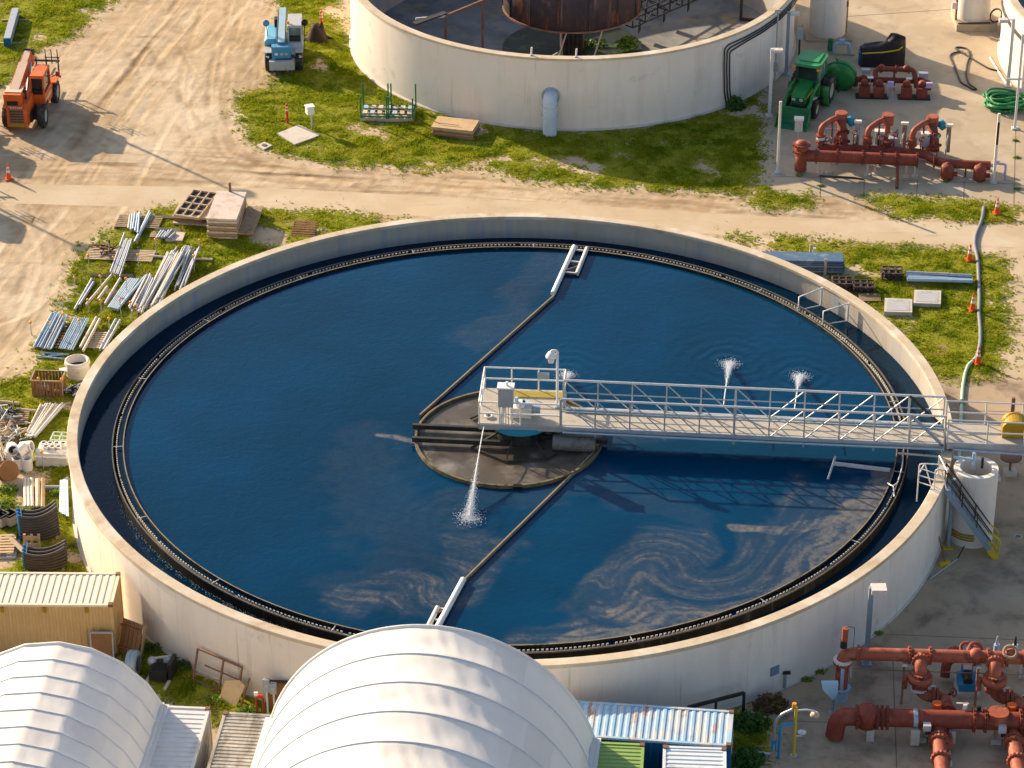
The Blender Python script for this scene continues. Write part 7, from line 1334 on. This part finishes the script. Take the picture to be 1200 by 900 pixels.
# ------------------------------------------------------------------ membrane domes
def dome(label, L, R, rise, ang, length, spacing, mats, facets=None, sagk=.05, name='fabric_dome'):
    c = (L+R)/2; half = (R-L).length/2; t = thing(name, label, 'dome shelter', (c.x, c.y, 2.6), ang, 'white fabric shelters on containers')
    rad = (half*half+rise*rise)/(2*rise); a_end = math.asin(min(1, half/rad)) if rise <= half else PI-math.asin(half/rad)
    def pt(u, y, k=1.0):            # u -1..1 around the arch
        a = u*a_end
        if facets:
            f = facets; i = min(len(f)-2, max(0, int((u+1)/2*(len(f)-1)))); g = (u+1)/2*(len(f)-1)-i
            a0, a1 = f[i]*a_end, f[i+1]*a_end; x = rad*(math.sin(a0)*(1-g)+math.sin(a1)*g); z = rad*(math.cos(a0)*(1-g)+math.cos(a1)*g)
        else: x, z = rad*math.sin(a), rad*math.cos(a)
        z -= rad-rise; return Vector((x*k, y, max(0, z*k) if k != 1 else z))
    nb = int(length/spacing); nu = 110 if not facets else 8*(len(facets)-1); sub = 8; vs = []; rows = 0
    for i in range(nb*sub+1):
        f = i/sub; ph = f % 1.0; s = math.sin(ph*PI); y = -f*spacing
        for j in range(nu+1):
            u = j/nu*2-1; w_ = mnoise.noise(Vector((u*7+11, y*1.1, 3)))*.04+mnoise.noise(Vector((u*26+y*1.3, y*.5, 9)))*.028; q = pt(u, y); n = Vector((q.x, 0, q.z+rad-rise)).normalized()
            vs.append(q-n*(sagk*spacing*s+w_*s*(1.6 if not facets else .8)))
        rows += 1
    b = MB(); b.add(vs, [(i*(nu+1)+j, i*(nu+1)+j+1, (i+1)*(nu+1)+j+1, (i+1)*(nu+1)+j) for i in range(rows-1) for j in range(nu)], True); o = b.build('membrane', mats[0], t); o.data.materials.append(M['fabric2'])
    for q in o.data.polygons:
        i, j = divmod(q.index, nu); q.material_index = int(math.sin((i//sub)*12.9+((j+(i//sub)*3)//9)*78.2)*43758.5) % (5 if not facets else 11) == 0
    # sloped closing panel of the far end: bulges out a little
    vs = []; m_ = 6
    for i in range(m_+1):
        f = i/m_
        for j in range(nu+1): u = j/nu*2-1; q = pt(u, 0); vs.append(Vector((q.x*(1-f*.5), .10*math.sin(f*PI*.5)+.0, q.z*(1-f)**1.0)))
    b = MB(); b.add(vs, [(i*(nu+1)+j, (i+1)*(nu+1)+j, (i+1)*(nu+1)+j+1, i*(nu+1)+j+1) for i in range(m_) for j in range(nu)], True); b.build('end_panel', mats[0], t)
    for i in range(nb+1):
        b = MB(); pts = [pt(j/nu*2-1, -i*spacing) for j in range(nu+1)]; pts = [q+Vector((q.x, 0, q.z+rad-rise)).normalized()*.01 for q in pts]; b.tube(pts, .03 if i else .07, 6); b.build('arch_rib', mats[1] if i else mats[0], t)
        b = MB(); b.tube([q*.97-Vector((0, .0, .06)) for q in pts], .05, 6); b.build('inner_arch', 'steel', t)
    for s in (-1, 1):
        b = MB(); b.bar((s*half, .1, .02), (s*half, -length, .02), .16, .14); b.build('base_rail', mats[0], t); b = MB()
        q = pt(s*.97, 0)
        b.bar((s*(half+.12), .1, -.02), (s*(half+.12), -length, -.02), .3, .05); b.build('skirt', mats[0], t)
    return t
L_, R_ = G(319, 842, 2.6), G(696, 867, 2.6)
dome('big white fabric dome in the bottom centre with shallow curved ribs', L_, R_, 4.85, math.radians(-6.4), 11.5, 1.82, ('fabric', 'seam'))
R2 = G(190, 827, 2.6); ang = math.radians(-5.5); L2 = R2-Vector((math.cos(ang), math.sin(ang), 0))*8.0
fac = [-1, -.74, -.5, -.25, 0.02, .27, .52, .78, 1]
dome('smaller faceted white fabric dome in the bottom left corner', L2, R2, 2.75, ang, 10.8, 1.08, ('fabric', 'seam'), fac, .014)
p = G(45, 860, 0); t = container('container under the left foot of the small dome, outside the picture', (L2.x-.1, L2.y), math.radians(-5.5)+PI/2, 7.0, 'conwhite', 'whitedirty')
# ------------------------------------------------------------------ odds and ends behind the domes
t = local_thing('brown_panel', 'brown framed board leaning on the tan container', 'board', (121, 778), -.02); mt = Matrix.Rotation(-.13, 3, 'X'); MB().box((0, .1, .72), (.92, .05, 1.45), m=mt).build('board', 'brownboard', t); b = MB()
for x in (-.46, .46): b.box((x, .085, .73), (.06, .08, 1.5), m=mt)
b.box((0, .0+.19, 1.46), (.98, .08, .06), m=mt); b.build('frame', 'greypaint', t)
t = local_thing('leaning_crate_lid', 'brown plank lid leaning on the tank wall beside the container', 'lid', (151, 768), math.radians(-32)); mt = Matrix.Rotation(-.35, 3, 'X'); b = MB()
for k in range(5): b.box((-.42+k*.21, .2, .75), (.19, .04, 1.5), m=mt)
b.build('planks', 'brownboard', t)
for z in (.3, 1.2): MB().box((0, .2-(z-.75)*-.34-.05, z), (1.1, .06, .12), m=mt).build('batten', 'woodbrown', t)
MB().bar((.62, .0, 0), (.62, .5, 1.5), .09).build('pole', 'wood', t)
t = local_thing('tyre', 'blue grey ribbed tyre standing on edge behind the small dome', 'tyre', (157, 790), 0); b = MB(); b.lathe([(.34, -.22), (.52, -.22), (.56, -.16), (.56, -.03), (.53, 0), (.56, .03), (.56, .16), (.52, .22), (.34, .22)], 32, (0, 0, .56), axis=(-1, .15, 0)); b.build('tread', 'bluesteel', t); b = MB(); b.lathe([(.02, -.1), (.34, -.12), (.34, .12), (.02, .1)], 24, (0, 0, .56), axis=(-1, .15, 0)); b.build('hub', 'brownboard', t)
t = local_thing('scrap_engine', 'black engine block on a small skid behind the small dome', 'engine', (188, 795), math.radians(-12)); MB().box((0, .1, .35), (.75, .9, .5)).build('block', 'black', t); MB().box((.48, .2, .5), (.16, .8, .8)).build('radiator', 'black', t); b = MB(); b.ball((-.42, .3, .62), .2, 8); b.build('air_filter', 'pipegrey', t); MB().box((.25, .35, .72), (.3, .2, .2)).build('pump', 'bluesteel', t); MB().bar((-.5, .35, .7), (.3, .45, .85), .07).build('pipe', 'greypaint', t)
for s in (-1, 1): MB().box((s*.45, -.1, .06), (.12, 1.4, .12)).build('skid', 'slabc', t)
b = MB(); 
for i in range(8): b.box((-.28+i*.08, .0, .62), (.03, .55, .06))
b.build('fins', 'darksteel', t)
t = local_thing('steel_gate', 'rusty steel gate frame propped against the shaded tank wall', 'gate', (252, 809), math.radians(-35)); mt = Matrix.Rotation(-.30, 3, 'X'); F_ = lambda x, z: mt @ Vector((x, 0, z)); b = MB(); w2 = 1.18; hh = 1.45
for z in (0.04, hh): b.bar(F_(-w2, z), F_(w2, z), .07)
for x in (-w2, .2, w2): b.bar(F_(x, 0.04), F_(x, hh), .07)
b.bar(F_(-w2*.6, hh*.6), F_(w2, hh*.6), .05); b.build('frame', 'rustpale', t); MB().bar(F_(-w2, .35), F_(.2, .5), .06).build('cross_bar', 'wood', t)
t = local_thing('cut_plywood', 'pale plywood piece leaning on the rusty gate frame', 'board', (267, 825), math.radians(-33)); mt = Matrix.Rotation(-.55, 3, 'X'); b = MB(); b.add([mt @ Vector(v) for v in [(-.48, 0, 0), (.4, 0, 0), (.55, 0, .95), (.2, 0, 1.1), (-.45, 0, .85), (-.48, .05, 0), (.4, .05, 0), (.55, .05, .95), (.2, .05, 1.1), (-.45, .05, .85)]], [(0, 1, 2, 3, 4), (9, 8, 7, 6, 5), (0, 5, 6, 1), (1, 6, 7, 2), (2, 7, 8, 3), (3, 8, 9, 4), (4, 9, 5, 0)]); b.build('board', 'plywood', t); MB().bar((.6, .05, 0), (.62, .75, 1.1), .06).build('prop', 'woodbrown', t)
for i, (x, y, dx) in enumerate(((314, 838, 0), (322, 838, 1))):
    t = local_thing('meter_box', ['grey electric meter box on a post, the taller left one by the dome', 'grey electric box on a post, the shorter right one by the dome'][i], 'electric box', (x, y), -.1, 'electric boxes behind the big dome'); h = 1.5-.15*i; MB().box((0, 0, h), (.28, .16, .6-.1*i)).build('box', 'bluesteel', t); MB().bar((0, .02, 0), (0, .02, h-.2), .07).build('post', 'rail', t); MB().box((0, -.09, h), (.12, .02, .14)).build('label_plate', 'greypaint', t)
t = local_thing('back_board', 'brown plank board behind the electric boxes', 'board', (330, 836), -.1); MB().box((0, .2, .75), (1.3, .06, 1.4)).build('board', 'woodbrown', t); MB().box((0, .16, 1.47), (1.4, .14, .06)).build('top_cap', 'darksteel', t); MB().box((.55, .1, 1.35), (.3, .1, .4)).build('pale_block', 'formply', t)
t = local_thing('backflow_valve', 'small red and white valve cluster left of the electric boxes', 'valve', (305, 838)); b = MB(); b.tube(fillet([(-.12, 0, 0), (-.12, 0, .9), (.15, 0, .9), (.15, 0, 0)], .1), .05, 8); b.build('pipe', 'redpipe', t); MB().box((0, 0, .95), (.3, .12, .14)).build('valve_body', 'redmark', t); MB().box((-.12, -.05, 1.1), (.16, .1, .16)).build('bonnet', 'coneb', t)
t = local_thing('steel_bracket', 'dark angled steel beam resting on the tank wall behind the blue container', 'beam', (845, 836), 0); a = G(806, 829, 1.2)-t.location; c = G(872, 812, 1.2)-t.location; MB().bar(a, c, .12).build('beam', 'darksteel', t); MB().bar(c, (c.x, c.y, 0), .12).build('post', 'darksteel', t); q = a+(c-a)*.5; MB().bar(q, (q.x, q.y, 0), .1).build('post', 'darksteel', t)
t = local_thing('blue_tarp', 'crumpled blue tarp and green hose at the bottom of the tan container', 'tarp', (4, 783), 0); b = MB(); b.ball((0, 0, .15), .5, 8, .6); b.build('tarp', 'bluecap', t); MB().tube(fillet([(.3, -.2, .05), (.7, -.6, .05), (.3, -1.2, .05), (-.2, -1.4, .05)], .3), .06, 8).build('hose', 'hosegreen', t); MB().box((.9, .1, .05), (.7, .2, .08), .1).build('folded_edge', 'bluecap', t)
shrub('weed_clump', 'bright weed clump between the dome and the grey container at the wall', (290, 836), (.6, .4, .5), 350, 'leafbright', .09, 'weed'); shrub('weed_clump', 'weeds along the shaded wall right of the leaning lid', (176, 762), (.7, .5, .4), 400, 'leaf', .09, 'weed'); shrub('weed_clump', 'weeds along the shaded wall behind the black engine', (212, 782), (.9, .5, .45), 500, 'leaf', .09, 'weed'); shrub('weed_clump', 'weeds at the corner of the gap between the two ribbed containers', (252, 822), (.5, .4, .3), 200, 'leafbright', .08, 'weed')
